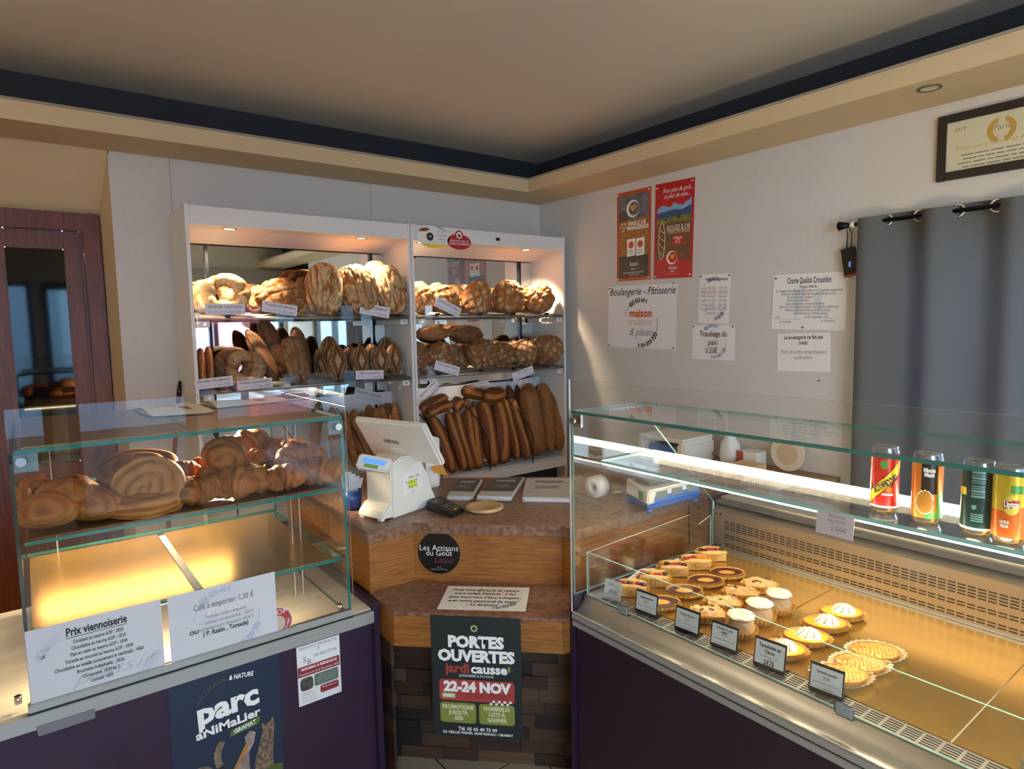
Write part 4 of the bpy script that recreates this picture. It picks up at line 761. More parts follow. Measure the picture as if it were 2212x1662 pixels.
for k, (xb, xt, yt, w_, sd, lb) in enumerate(((795, 762, 886, 24, 101, 'tall floured baguette leaning beside the black rod in the left tray'), (770, 742, 886, 20, 102, 'pale slim baguette against the glass case corner in the left tray'), (800, 782, 890, 20, 103, 'short floured tip left of the striped baguette tip'), (820, 796, 876, 22, 104, 'striped baguette tip standing alone above the till'), (832, 810, 880, 18, 105, 'dark baguette tip at the back of the left tray'), (840, 823, 876, 18, 106, 'baguette tip with two dark bands above the till screen'), (850, 822, 890, 20, 107, 'floured short baguette tip in front above the till screen'), (852, 836, 870, 18, 108, 'pale round baguette tip at the back'), (864, 852, 870, 18, 109, 'rounded baguette tip second from the right panel of the left unit'), (866, 848, 892, 20, 110, 'floured cracked baguette tip in front near the divider panel'), (874, 858, 880, 20, 111, 'brown baguette tip nearest the divider panel'), (672, 690, 868, 22, 112, 'greyish loaf tip seen through the glass case'), (730, 715, 880, 22, 113, 'shadowed loaf tip behind the glass case corner'))):
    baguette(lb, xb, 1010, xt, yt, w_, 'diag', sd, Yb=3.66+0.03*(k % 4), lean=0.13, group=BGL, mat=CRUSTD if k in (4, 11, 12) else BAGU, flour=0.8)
# ------------------------------------------------------------------ price cards on the bread shelves
CARD = M('price_card', (216, 212, 220), 0.5)
def card(px, py, wp, hp, rot, Y, title, price, label, small=True):
    c = P(px, py, Y=Y); e = 0.01
    kx = (PXL(c+Vector((e, 0, 0)))-PXL(c)).x/e; kz = (PXL(c)-PXL(c+Vector((0, 0, e)))).y/e
    w, h = wp/kx, hp/kz
    m = frame(c, (1, 0, 0), (0, 0, 1)) @ Matrix.Rotation(math.radians(rot), 4, 'Z')
    o = sheet('price_card', label, 'price card', m, w, h, CARD, 0.0015, 'price cards on the bread shelves')
    txt(o, title, 0, h*0.22, h*0.36, INKG, w=min(w*0.86, w*0.06*len(title)), bold=0.0003); txt(o, price, w*0.25, -h*0.24, h*0.26, INKG, w=w*0.32); shp(o, [(w*0.09, -h*0.38), (w*0.41, -h*0.38), (w*0.41, -h*0.36), (w*0.09, -h*0.36)], INKG, z=0.0006, name='underline')
    if small: txt(o, 'Poids : 500g  Prix au kilo : 11€60', -w*0.2, -h*0.26, h*0.12, INKG, w=w*0.46)
card(487, 668, 86, 24, 0, 3.582, 'Grande couronne', 'Prix : 5€80', 'price card reading Grande couronne under the large ring loaf')
card(605, 667, 76, 23, -9, 3.582, 'Tourte Ordinaire', 'Prix : 4€80', 'tilted price card reading Tourte Ordinaire')
card(810, 671, 64, 24, -10, 3.582, 'Pavé Tradition', 'Prix au kilo : 5€20', 'tilted price card reading Pavé Tradition at the right of the upper left shelf')
card(968, 664, 56, 22, -24, 3.582, 'Grande tourte Tradition', 'Prix : 5€30', 'steeply tilted price card reading Grande tourte Tradition')
card(463, 827, 82, 22, 3, 3.582, 'Ficelle Tradition', 'Prix : 0€70', 'price card reading Ficelle Tradition at the far left of the middle shelf')
card(551, 830, 76, 21, 2, 3.580, 'Petite couronne', 'Prix : 2€80', 'price card reading Petite couronne under the small ring loaf')
card(799, 810, 60, 19, -2, 3.582, 'Pain complet', 'Prix au kilo : 7€70', 'price card reading Pain complet under the wholemeal loaves')
card(966, 796, 54, 20, -17, 3.582, 'Petite tourte Tradition', 'Prix : 3€30', 'tilted price card reading Petite tourte Tradition')
card(1130, 807, 46, 18, 14, 3.582, 'Gros pain', 'Prix : 3€10', 'tilted price card reading Gros pain on the middle right shelf')
card(797, 856, 64, 24, -17, 3.895, 'Baguette campagne', 'Prix : 1€20', 'tilted price card reading Baguette campagne above the till')
card(926, 844, 50, 18, 38, 3.895, 'Baguette Tradition', 'Prix : 1€30', 'steeply tilted price card reading Baguette Tradition at the divider panel')
card(1033, 832, 46, 12, 3, 3.897, 'Pain Tradition', 'Prix : 1€60', 'price card reading Pain Tradition behind the lying baguette')
card(1144, 823, 42, 12, 4, 3.897, 'Pain campagne', 'Prix : 2€', 'price card reading Pain campagne above the dark loaves')
card(651, 868, 66, 18, 2, 3.897, 'Pain ordinaire', 'Prix : 1€70', 'price card reading Pain ordinaire seen over the left glass case')
# broom leaning beside the shelf
a, b_ = P(389, 824, Y=3.93), P(374, 1010, Y=3.86); dd = (b_-a); end = a+dd*((a.z-0.08)/(a.z-b_.z))
br = thing('broom', 'wooden broom handle with a black grip leaning in the gap left of the shelves', 'broom', end)
MB().tube([a, a+dd*0.10, a+dd*0.17], [0.008, 0.013, 0.013], 10).build('grip', BLACK, br); MB().tube([a+dd*0.17, end], 0.011, 10).build('handle', M('broom_wood', (136, 84, 48), 0.5), br)
MB().box(end.x-0.14, end.x+0.10, end.y-0.03, end.y+0.03, 0.006, 0.10).build('brush', M('brush_red', (120, 40, 36), 0.8), br)
# ------------------------------------------------------------------ corner service counter
ZW, ZL = 0.886, 0.665
ct = thing('service_counter', 'oak corner counter with a speckled brown worktop and low bag shelf', 'counter', (1.3, 1.9, 0))
MB().prism([(0.91, 2.95), (0.91, 2.05), (1.09, 2.045), (1.473, 1.667), (1.477, 1.60), (2.30, 1.60), (2.30, 2.2), (2.0, 2.2), (1.45, 2.66), (1.45, 2.95)], ZW-0.038, ZW).build('worktop', WORKTOP, ct, bevel=0.003)
def vpanel(name, p, q, z0, z1, th, mat, par, bevel=0.0):
    p, q = Vector((*p, 0)), Vector((*q, 0)); d = (q-p).normalized(); n = Vector((-d.y, d.x, 0))*th   # thickness goes to the left of p->q
    o = MB().hexa([(p.x, p.y, z0), (q.x, q.y, z0), (q.x+n.x, q.y+n.y, z0), (p.x+n.x, p.y+n.y, z0), (p.x, p.y, z1), (q.x, q.y, z1), (q.x+n.x, q.y+n.y, z1), (p.x+n.x, p.y+n.y, z1)]).build(name, mat, par, bevel=bevel); return o
vpanel('oak_panel', (0.922, 2.95), (0.922, 2.064), 0.0, ZW-0.038, 0.018, OAK, ct)
vpanel('oak_panel', (0.922, 2.064), (1.097, 2.060), 0.58, ZW-0.038, 0.018, OAK, ct)
vpanel('oak_panel', (1.097, 2.060), (1.487, 1.680), 0.58, ZW-0.038, 0.018, OAK, ct)
vpanel('oak_panel', (1.487, 1.680), (1.490, 1.615), 0.58, ZW-0.038, 0.018, OAK, ct)
vpanel('oak_panel', (1.490, 1.615), (2.30, 1.615), 0.0, ZW-0.038, 0.018, OAK, ct)
MB().prism([(0.912, 2.064), (0.912, 1.872), (1.309, 1.475), (1.49, 1.475), (1.488, 1.678), (1.097, 2.060)], ZL-0.012, ZL).build('lower_shelf', WORKTOP, ct, bevel=0.002)
vpanel('fascia', (0.914, 2.064), (0.914, 1.874), 0.545, ZL-0.012, 0.02, OAK, ct)
vpanel('fascia', (0.914, 1.874), (1.311, 1.477), 0.545, ZL-0.012, 0.02, OAK, ct, 0.002)
vpanel('fascia', (1.311, 1.477), (1.49, 1.477), 0.545, ZL-0.012, 0.02, OAK, ct)
# wooden cladding under the shelf, plank by plank
clad = bpy.data.objects.new('plank_cladding', None); COL.objects.link(clad); clad.location = (1.3, 1.79, 0); attach(clad, ct)
PL = [woodmat('plank_%s' % n, a, b, (3, 3, 40), 0.6) for n, a, b in (('umber', (62, 38, 25), (46, 27, 17)), ('brown', (84, 55, 36), (66, 41, 26)), ('tan', (104, 75, 49), (84, 58, 37)), ('dark', (38, 24, 17), (26, 16, 11)), ('rust', (76, 45, 30), (56, 32, 20)))]
A = Vector((0.935, 2.155, 0)); B = Vector((1.62, 1.47, 0)); D = (B-A).normalized(); Nn = Vector((-1, -1, 0)).normalized()
vpanel('backing_board', (A.x+0.012, A.y+0.012), (B.x+0.012, B.y+0.012), 0.0, 0.56, 0.012, M('dark_backing', (24, 16, 12), 0.8), ct)
rnd = random.Random(11); row = 0; z = 0.003
while z < 0.56:
    x = -rnd.random()*0.12; zz = min(z+0.0495, 0.57)
    while x < (B-A).length:
        l = rnd.uniform(0.10, 0.24); x0, x1 = max(0, x), min((B-A).length, x+l-0.0015)
        if x1-x0 > 0.01:
            p = A+D*x0; q = A+D*x1; pr = rnd.uniform(0.002, 0.009); n = Nn*pr; m = -Nn*0.010
            MB().hexa([(p+n+Vector((0, 0, z))), (q+n+Vector((0, 0, z))), (q+m+Vector((0, 0, z))), (p+m+Vector((0, 0, z))), (p+n+Vector((0, 0, zz-0.001))), (q+n+Vector((0, 0, zz-0.001))), (q+m+Vector((0, 0, zz-0.001))), (p+m+Vector((0, 0, zz-0.001)))]).build('plank', rnd.choice(PL), clad)
        x += l
    MB().box(0.926, 0.934+rnd.uniform(0.0, 0.008), 1.93, 2.15, z, zz-0.001).build('plank', rnd.choice(PL), clad)
    z += 0.0495; row += 1
# round black sticker on the oak panel
c = P(948, 1195, S=3.157-0.003); Mx = frame(c, (1, -1, 0), (0, 0, 1))
s = MB().prism(circ(0, 0, 0.079, 48), -0.001, 0.0).build('round_sticker', M('sticker_black', (12, 12, 13), 0.35)); s.matrix_basis = Mx; tag(s, 'round black sticker with thin white lettering on the oak counter front', 'sticker')
txt(s, 'Les Artisans', 0.0, 0.018, 0.030, WHITEI, w=0.145); txt(s, 'du Goût', 0.0, -0.001, 0.030, WHITEI, w=0.098); txt(s, 'Lotois', 0.015, -0.027, 0.036, M('dim_pink_ink', (110, 52, 56), 0.7), w=0.075, shear=0.45); txt(s, 'Par la\nMaison de l\'Artisan', 0, -0.058, 0.0075, INKL, w=0.06)
# notice lying on the low shelf
q = [P(x, y, Z=ZL+0.001) for x, y in ((962, 1267), (1146, 1271), (1138, 1320), (946, 1315))]; c = sum(q, Vector())/4; r_ = ((q[1]-q[0])+(q[2]-q[3])).normalized(); up = Vector((0, 0, 1)).cross(r_)
s = sheet('notice', 'laminated notice about waiting times lying on the low counter shelf', 'notice', frame(c, r_, up), 0.295, 0.19, PAPERW, 0.0008)
for k, (a, w_) in enumerate((('Nous nous efforçons de réduire', 0.235), ("votre temps d'attente , il est", 0.215), ("donc important d'être indulgent", 0.245), ('avec notre personnel de vente', 0.235), ('La direction', 0.09))): txt(s, a, -0.005+0.01*(k == 4), 0.062-0.030*k, 0.022, INK, w=w_, bold=0.0005)
txt(s, 'plaisir', 0.02, -0.04, 0.05, INKL, w=0.17, shear=0.45, z=0.0004); txt(s, 'maison', 0.03, 0.05, 0.05, ORL, w=0.15, z=0.0003); wheat(s, 0.02, 0.03, 0.11, 0.11, -15, -80, NAVYL, 0.02)
# A3 poster hanging over the fascia
DG = M('poster_dark_green', (22, 34, 38), 0.45); OLIVE = M('poster_olive', (132, 136, 60), 0.5); BRICK = M('poster_brick_red', (168, 62, 58), 0.5)
q = [P(x, y, S=2.784-0.010) for x, y in ((932, 1330), (1123, 1337), (1127, 1592), (938, 1585))]; c = sum(q, Vector())/4; w = 0.297; h = 0.412
s = sheet('poster', 'dark green open days poster hanging from the low counter shelf', 'poster', frame((c.x, c.y, ZL-0.004-h/2), (1, -1, 0), (0, 0, 1)), w, h, DG, 0.0012)
txt(s, 'PORTES', 0.0, 0.120, 0.052, WHITEI, w=0.185, bold=0.003); txt(s, 'OUVERTES', 0.0, 0.072, 0.052, WHITEI, w=0.255, bold=0.003)
txt(s, 'jardi', -0.062, 0.030, 0.044, BRICK, w=0.082, bold=0.0015); txt(s, 'causse', 0.042, 0.030, 0.044, WHITEI, w=0.12, bold=0.0015); txt(s, 'JARDINERIE & PAYSAGE', 0.0, 0.006, 0.012, WHITEI, w=0.115)
shp(s, circ(-0.098, 0.03, 0.006, 10, 0.7, 1.6), OLIVE, name='leaf_mark'); shp(s, circ(0.108, 0.034, 0.007, 10, 0.7, 1.7), OLIVE, name='leaf_mark')
for k in range(8):
    a = k*math.pi/4; shp(s, circ(-0.004+0.009*math.cos(a), 0.168+0.009*math.sin(a), 0.0035, 8), M('pale_olive', (176, 184, 120), 0.6), name='flower_mark')
shp(s, rrect(-0.125, 0.125, -0.082, -0.008, 0.012), BRICK); txt(s, '22-24 NOV', 0.0, -0.034, 0.046, WHITEI, w=0.225, bold=0.0028, z=0.0007)
shp(s, rrect(-0.116, -0.072, -0.073, -0.056, 0.004), M('pale_olive', (176, 184, 120)), z=0.0006); txt(s, 'SAMEDI', -0.094, -0.0645, 0.012, WHITEI, w=0.036, z=0.0009, bold=0.0004); txt(s, 'DÉGUSTATION AVEC LA FERME DE MAILLETTE\nDÉMONSTRATION DE VANNERIE', 0.028, -0.061, 0.0105, M('deep_red_ink', (110, 30, 32), 0.6), w=0.185, z=0.0007)
for x0, x1, a in ((-0.124, -0.004, "PROMOTIONS\nJUSQU'À\n-50%"), (0.006, 0.124, 'NOMBREUX\nLOTS À\nGAGNER')):
    shp(s, rrect(x0, x1, -0.158, -0.088, 0.010), OLIVE); txt(s, a, (x0+x1)/2, -0.123, 0.019, M('cream_ink', (214, 212, 176), 0.6), w=0.104 if x0 < 0 else 0.088, bold=0.0008, z=0.0007)
for k in range(8): shp(s, [(0.042+0.0092*k, -0.090+0.008*(k % 2)), (0.0505+0.0092*k, -0.090+0.008*(k % 2)), (0.0505+0.0092*k, -0.082+0.008*(k % 2)), (0.042+0.0092*k, -0.082+0.008*(k % 2))], WHITEI, z=0.0008, name='checker')
txt(s, 'Tél. 05 65 40 73 09', 0.0, -0.178, 0.016, WHITEI, w=0.13, bold=0.0004); txt(s, 'ZA VIEILLES VIGNES, 46500 RIGNAC / GRAMAT', 0.0, -0.192, 0.012, WHITEI, w=0.235, bold=0.0003)

# ------------------------------------------------------------------ left display case
lc = thing('display_case', 'glass viennoiserie display case on a purple base with marble floor', 'display case', (0.2, 2.35, 0))
MB().box(-0.75, 0.88, 1.975, 2.75, 0.0, 0.615).build('base_cabinet', PURPLE, lc)
MB().box(0.88, 0.902, 1.955, 2.76, 0.0, 0.672).build('end_panel', PURPLE, lc, bevel=0.002)
MB().box(-0.75, 0.878, 1.968, 2.75, 0.617, 0.652).build('marble_floor', MARBLE, lc)
MB().box(-0.75, 0.878, 1.944, 1.968, 0.611, 0.651).build('edge_trim', ALU, lc, bevel=0.002)
MB().box(-0.052, 0.806, 1.950, 1.972, 0.6545, 0.676).build('pane_channel', ALU, lc, bevel=0.002)
MB().box(-0.052, 0.806, 1.949, 1.97, 0.651, 0.655).build('rubber_seal', BLACK, lc)
MB().pane(-0.046, 0.814, 1.959, 1.965, 0.676, 1.42).build('front_pane', [GLASS, PEDGE], lc)
for z, x0, x1 in ((1.308, -0.034, 0.806), (1.072, -0.030, 0.796), (0.838, -0.036, 0.792)):
    MB().pane(x0, x1, 1.968 if z > 1.2 else 1.985, 2.72, z, z+0.010).build('glass_shelf', [GLASS, GEDGE], lc)
MB().pane(0.798, 0.806, 1.966, 2.72, 0.653, 1.307).build('side_pane', [GLASS, GEDGE], lc); MB().pane(-0.046, -0.038, 1.966, 2.72, 0.653, 1.307).build('side_pane', [GLASS, M('glass_edge_dark', (30, 50, 40), 0.2)], lc)
def clamp(px, py, Y, par, r=0.011, axis=(0, -1, 0)):
    c = P(px, py, Y=Y); a = Vector(axis); MB().tube([c, c+a*0.012], r, 14).build('clamp', CHROME, par)
for a in ((729, 922), (45, 998)): clamp(*a, 1.957, lc)
MB().box(0.758, 0.797, 1.967, 1.985, 1.262, 1.307).build('bracket', M('grey_bracket', (120, 136, 140), 0.4), lc); MB().box(-0.037, 0.012, 1.967, 1.985, 1.262, 1.307).build('bracket', M('grey_bracket', (120, 136, 140)), lc)
c = P(735, 1318, Y=1.99); MB().tube([c, c+Vector((0, 0, 0.02))], 0.008, 10).build('clamp', CHROME, lc)
c = P(40, 1520, Y=1.99); MB().tube([c, c+Vector((0, 0, 0.02))], 0.008, 10).build('clamp', CHROME, lc)
pb = P(640, 1292, Z=0.654)
for xx, yy in ((pb.x, pb.y), (pb.x+0.035, pb.y+0.02), (0.05, 2.66)):
    MB().pane(xx, xx+0.006, yy, yy+0.04, 0.653, 1.071, edge=0).build('support_post', [ACRYL], lc); MB().pane(xx, xx+0.006, yy, yy+0.04, 1.083, 1.307, edge=0).build('support_post', [ACRYL], lc)
    MB().box(xx-0.003, xx, yy, yy+0.003, 0.653, 1.071).box(xx-0.003, xx, yy, yy+0.003, 1.083, 1.307).build('post_edge', PEDGE, lc)
LEDW = M('warm_led', (255, 236, 200), 0.4, emit=(255, 222, 168), emit_s=38)
MB().box(-0.02, 0.60, 2.60, 2.64, 1.056, 1.0705).box(-0.02, 0.60, 2.592, 2.598, 1.046, 1.0705).build('light_strip', [ALU], lc); MB().box(-0.015, 0.595, 2.598, 2.638, 1.0535, 1.0558).build('light_diffuser', LEDW, lc)
MB().box(-0.02, 0.56, 2.02, 2.045, 0.826, 0.8375).build('light_strip', [ALU], lc); MB().box(-0.015, 0.555, 2.022, 2.043, 0.8235, 0.8258).build('light_diffuser', LEDW, lc)
d = bpy.data.lights.new('case_spot', 'SPOT'); d.energy = 60; d.color = (1, 0.78, 0.48); d.spot_size = math.radians(150); d.spot_blend = 0.6; d.shadow_soft_size = 0.025
MB().lathe([(0.03, 0.0), (0.032, -0.012), (0.024, -0.014), (0.0005, -0.012)], 18, (0.60, 2.50, 1.3075)).build('puck_lamp', LAMPW, lc)
o = bpy.data.objects.new('case_spot', d); COL.objects.link(o); o.location = (0.60, 2.50, 1.288); o.rotation_euler = (math.radians(-14), math.radians(14), 0); attach(o, lc)
# gold boards
def board(label, x0, x1, y0, y1, z, mat=GOLD, rz=0.0, name='cake_board'):
    o = MB().box(-(x1-x0)/2, (x1-x0)/2, -(y1-y0)/2, (y1-y0)/2, 0, 0.0025).build(name, mat); o.location = ((x0+x1)/2, (y0+y1)/2, z); o.rotation_euler.z = rz; return tag(o, label, 'cake board')
GOLDT = M('gold_card_matt', (150, 118, 66), 0.3, 0.6, bump=0.05, bump_scale=30)
board('bronze-gold cake board on the top glass under the paper bags, left half', -0.02, 0.36, 1.985, 2.68, 1.3185, GOLDT); board('bronze-gold cake board on the top glass, right half catching the window', 0.363, 0.77, 1.985, 2.68, 1.3185, GOLDT)
board('dark gold cake board carrying the croissants', -0.02, 0.775, 2.0, 2.66, 1.0825, M('gold_card_dark', (120, 80, 34), 0.35, 0.5))
j0, j1 = P(352, 1160, Z=0.85), P(428, 1272, Z=0.85)
board('shiny empty gold cake board on the lower shelf, left of the white strip', -0.03, j1.x-0.012, 1.99, 2.66, 0.8485); board('shiny empty gold cake board on the lower shelf, right of the white strip', j1.x+0.012, 0.755, 1.99, 2.66, 0.8485)
o = MB().box(j1.x-0.010, j1.x+0.010, 2.0, 2.62, 0.8515, 0.8535).build('tape_strip', M('white_tape', (230, 224, 210), 0.4)); tag(o, 'white tape strip between the two empty gold boards', 'tape')
# paper bags on top
def bag(label, pts, z, seed):
    q = [P(x, y, Z=z) for x, y in pts]; mb = MB(); rnd = random.Random(seed)
    def fn(u, v):
        p = (q[0]*(1-u)+q[1]*u)*(1-v)+(q[3]*(1-u)+q[2]*u)*v
        return (p.x, p.y, z+0.004+0.012*math.sin(math.pi*v)*(0.6+0.4*math.sin(u*3+seed))+0.012*max(0, u-0.85)*6*0.5)
    mb.surf(fn, 14, 8); mb.surf(lambda u, v: (lambda p: (p.x, p.y, z+0.0012))((q[0]*(1-u)+q[1]*u)*(1-v)+(q[3]*(1-u)+q[2]*u)*v), 14, 8)
    o = mb.build('paper_bag', M('bag_paper', (226, 220, 206), 0.7)); tag(o, label, 'paper bag')
    def at(u, v):
        p = Vector(fn(u, v)); p.z += 0.0008; return p
    for u0, u1, v0, v1 in ((0.45, 0.62, 0.15, 0.45), (0.62, 0.78, 0.45, 0.7)):
        MB().add([at(u0, v0), at(u1, v0), at(u1, v1), at(u0, v1)], [(0, 1, 2, 3)]).build('red_print', BRICK, o)
    MB().add([at(0.25, 0.35), at(0.38, 0.40), at(0.38, 0.46), at(0.25, 0.41)], [(0, 1, 2, 3)]).build('grey_print', INKG, o)
bag('flat white bakery paper bag with red print, left one on the glass case', [(286, 884), (402, 873), (464, 894), (330, 903)], 1.3215, 1)
bag('flat white bakery paper bag with red print, right one on the glass case', [(432, 870), (580, 862), (626, 868), (470, 884)], 1.3215, 2)
# menu sheets on the case front
YS = 1.9575
def csheet(label, corners, mat=None):
    q = [P(x, y, Y=YS) for x, y in corners]; c = sum(q, Vector())/4
    w = ((q[1]-q[0]).length+(q[2]-q[3]).length)/2; h = ((q[0]-q[3]).length+(q[1]-q[2]).length)/2
    return sheet('menu_sheet', label, 'sign', frame(c, (1, 0, 0), (0, 0, 1)), w, h, mat or PAPERT, 0.0008), w, h
PAPERT = M('thin_paper', (206, 204, 208), 0.7); PNAVY = M('faded_navy_ink', (178, 180, 196), 0.7)
s, w, h = csheet('white pastry price list taped to the front of the glass case, left sheet', [(55, 1363), (348, 1297), (356, 1449), (66, 1536)])
txt(s, 'Prix viennoiserie', 0.0, 0.073, 0.030, INK, w=0.135, bold=0.0008); shp(s, [(-0.068, 0.058), (0.068, 0.058), (0.068, 0.0595), (-0.068, 0.0595)], INK, name='underline')
for k, (a, b_, w_) in enumerate((('Croissant au beurre AOP : ', '1€20', 0.115), ('Chocolatine au beurre AOP : ', '1€30', 0.124), ('Pain au raisin au beurre AOP : ', '1€40', 0.130), ('Torsade au chocolat au beurre AOP : ', '1€40', 0.155), ('Chocolatine au nutella (uniquement le vendredi) : ', '1€60', 0.204), ('Bruchette individuelle : ', '1€30', 0.108), ('Chouquette: ', '1€20 les 5', 0.084), ('Cannelé: ', '1€50', 0.052))):
    txt(s, a+b_, 0.002, 0.046-0.0165*k, 0.0135, INKG, w=w_*0.98, bold=0.0005)
txt(s, 'plaisir', 0.03, -0.055, 0.05, INKL, w=0.2, shear=0.45, z=0.0004); wheat(s, 0.06, -0.01, 0.08, 0.085, 10, -75, M('very_pale_ink', (198, 196, 206), 0.7), 0.022); wheat(s, 0, 0.0, 0.13, 0.09, 190, 130, M('very_pale_ink', (198, 196, 206)), 0.02)
s, w, h = csheet('white take-away coffee price sheet on the front of the glass case, right sheet', [(362, 1290), (594, 1236), (600, 1378), (370, 1445)])
txt(s, 'Café à emporter: 1,30 €', 0.0, 0.052, 0.025, INKG, w=0.165, bold=0.0002)
for k, (a, w_) in enumerate((('Formule 1 Café à emporter', 0.112), ('+ 1 croissant ou chocolatine  : 2,20 €', 0.150), ('Suplément autre viénoiserie +0,20 €', 0.150))): txt(s, a, 0.004, 0.018-0.0165*k, 0.0135, INKG, w=w_)
txt(s, 'OU', -0.085, -0.018, 0.016, INK, bold=0.0006); txt(s, '( P. Raisin , Torsade)', 0.0, -0.030, 0.019, INK, w=0.125, bold=0.0005, shear=0.1)
wheat(s, 0.0, 0.0, 0.085, 0.088, 170, 80, PNAVY, 0.018); wheat(s, 0.01, -0.01, 0.085, 0.085, 10, -75, PNAVY, 0.018); txt(s, 'maison', 0.01, 0.035, 0.045, M('very_pale_pink', (226, 212, 212), 0.7), w=0.11, z=0.0003, bold=0.001)
c = P(598, 1346, Y=1.9585); s = MB().prism(circ(0, 0, 0.048, 40), -0.0006, 0).build('round_label', M('label_silver', (200, 196, 196), 0.4)); s.matrix_basis = frame((c.x, 1.9588, c.z), (1, 0, 0), (0, 0, 1)); tag(s, 'round red butter origin label half hidden behind the coffee sheet', 'label')
shp(s, circ(0, 0, 0.045, 36), BRICK, z=0.0003); shp(s, circ(0, -0.004, 0.026, 28), M('label_tan', (196, 176, 160), 0.5), z=0.0005); txt(s, 'AOP', 0.008, 0.031, 0.022, WHITEI, w=0.05, z=0.0007)
for k, ch in enumerate('CHARENTES-POITOU'):
    a = math.radians(-170+k*11.5); txt(s, ch, 0.036*math.cos(a), 0.036*math.sin(a), 0.0095, WHITEI, z=0.0007, rot=a+math.pi/2, bold=0.0003)
q = [P(x, y, Y=1.942) for x, y in ((78, 1572), (205, 1532), (206, 1552), (84, 1592))]; o = MB().hexa(q+[p+Vector((0, 0.001, 0)) for p in q]).build('tape_strip', M('grey_tape', (120, 118, 124), 0.3)); tag(o, 'strip of grey tape stuck below the left case trim', 'tape')
# zoo poster and flyer on the purple base
YP = 1.9735
q0, q1 = P(361, 1483, Y=YP), P(601, 1412, Y=YP); w = (q1-q0).length; h = w*1.414; NB = M('poster_night_blue', (28, 46, 68), 0.4)
s = sheet('poster', 'dark blue animal park poster on the purple case base', 'poster', frame(((q0.x+q1.x)/2, YP, 0.611-h/2), (1, 0, 0), (0, 0, 1)), w, h, NB, 0.0012); k = w/0.30
for a, x, y, r_ in (('A', -0.076, 0.118, .62), ('N', -0.066, 0.131, .55), ('I', -0.055, 0.141, .48), ('M', -0.044, 0.149, .40), ('A', -0.031, 0.156, .32), ('U', -0.018, 0.160, .22), ('X', -0.006, 0.162, .12)): txt(s, a, x*k, (y+0.008)*k, 0.017*k, M('dim_olive_ink', (92, 100, 82), 0.6), rot=r_)
txt(s, '& NATURE', 0.042*k, 0.166*k, 0.019*k, WHITEI, w=0.068*k, rot=-0.14, bold=0.0006)
txt(s, 'parc', 0.002*k, 0.092*k, 0.090*k, WHITEI, w=0.168*k, bold=0.0036*k, rot=0.04)
txt(s, 'aNiMaLier', 0.0, 0.034*k, 0.036*k, WHITEI, w=0.178*k, bold=0.0012*k, rot=0.05)
for x, y in ((-0.054, 0.094), (-0.008, 0.096)): shp(s, circ(x*k, y*k, 0.0055*k, 14), WHITEI, z=0.0007, name='eye_mark')
shp(s, [(x*k, y*k) for x, y in ((0.0, -0.008), (0.082, 0.002), (0.088, 0.024), (0.006, 0.013))], M('leaf_green_print', (86, 112, 44), 0.5)); txt(s, 'GRAMAT', 0.044*k, 0.008*k, 0.018*k, WHITEI, w=0.062*k, rot=0.13, z=0.0008, bold=0.0006)
BRN = M('goat_brown_print', (72, 52, 40), 0.6, col2=(44, 30, 24), noise_scale=60); HORN = M('horn_print', (150, 128, 104), 0.6, col2=(86, 68, 54), noise_scale=60); TAN = M('lynx_print', (150, 124, 100), 0.6, col2=(60, 46, 40), noise_scale=90); PINKB = M('bear_print', (136, 104, 100), 0.6, col2=(84, 62, 62), noise_scale=50)
def crescent(cx, cy, r0, r1, a0, a1, n=14): return [(k*(cx+r0*math.cos(math.radians(a0+(a1-a0)*i/n))), k*(cy+r0*math.sin(math.radians(a0+(a1-a0)*i/n)))) for i in range(n+1)]+[(k*(cx+r1*math.cos(math.radians(a1+(a0-a1)*i/n))+0.004), k*(cy+r1*math.sin(math.radians(a1+(a0-a1)*i/n)))) for i in range(n+1)]
shp(s, [(-0.13*k, -0.20*k), (-0.13*k, -0.115*k), (-0.10*k, -0.10*k), (-0.07*k, -0.11*k), (-0.05*k, -0.16*k), (-0.05*k, -0.20*k)], M('snow_rock_print', (130, 150, 170), 0.6, col2=(70, 96, 120), noise_scale=40), name='animal_print')
shp(s, [(x*k, y*k) for x, y in ((-0.07, -0.20), (-0.062, -0.12), (-0.055, -0.09), (-0.03, -0.085), (-0.01, -0.10), (0.03, -0.10), (0.05, -0.20))], BRN, z=0.0006, name='animal_print')
shp(s, crescent(-0.085, -0.105, 0.042, 0.030, 178, 20), HORN, z=0.0008, name='animal_print'); shp(s, crescent(0.03, -0.055, 0.075, 0.060, 205, 140), HORN, z=0.0008, name='animal_print')
shp(s, [(x*k, y*k) for x, y in ((-0.005, -0.13), (0.045, -0.055), (0.04, -0.025), (0.055, -0.01), (0.072, -0.02), (0.066, -0.05), (0.05, -0.075), (0.05, -0.13))], M('pelican_print', (170, 150, 140), 0.6, col2=(110, 92, 84), noise_scale=40), z=0.0010, name='animal_print'); shp(s, [(x*k, y*k) for x, y in ((-0.008, -0.13), (0.0, -0.13), (0.050, -0.055), (0.042, -0.045))], M('beak_print', (176, 116, 50), 0.6), z=0.0012, name='animal_print')
shp(s, [(x*k, y*k) for x, y in ((0.06, -0.20), (0.066, -0.11), (0.085, -0.05), (0.092, -0.02), (0.090, 0.0), (0.102, -0.008), (0.115, -0.004), (0.124, 0.012), (0.127, -0.02), (0.122, -0.06), (0.118, -0.12), (0.122, -0.20))], TAN, z=0.0010, name='animal_print')
shp(s, [(x*k, y*k) for x, y in ((-0.06, -0.21), (-0.045, -0.155), (-0.02, -0.125), (0.02, -0.115), (0.055, -0.13), (0.075, -0.17), (0.075, -0.21))], PINKB, z=0.0013, name='animal_print')
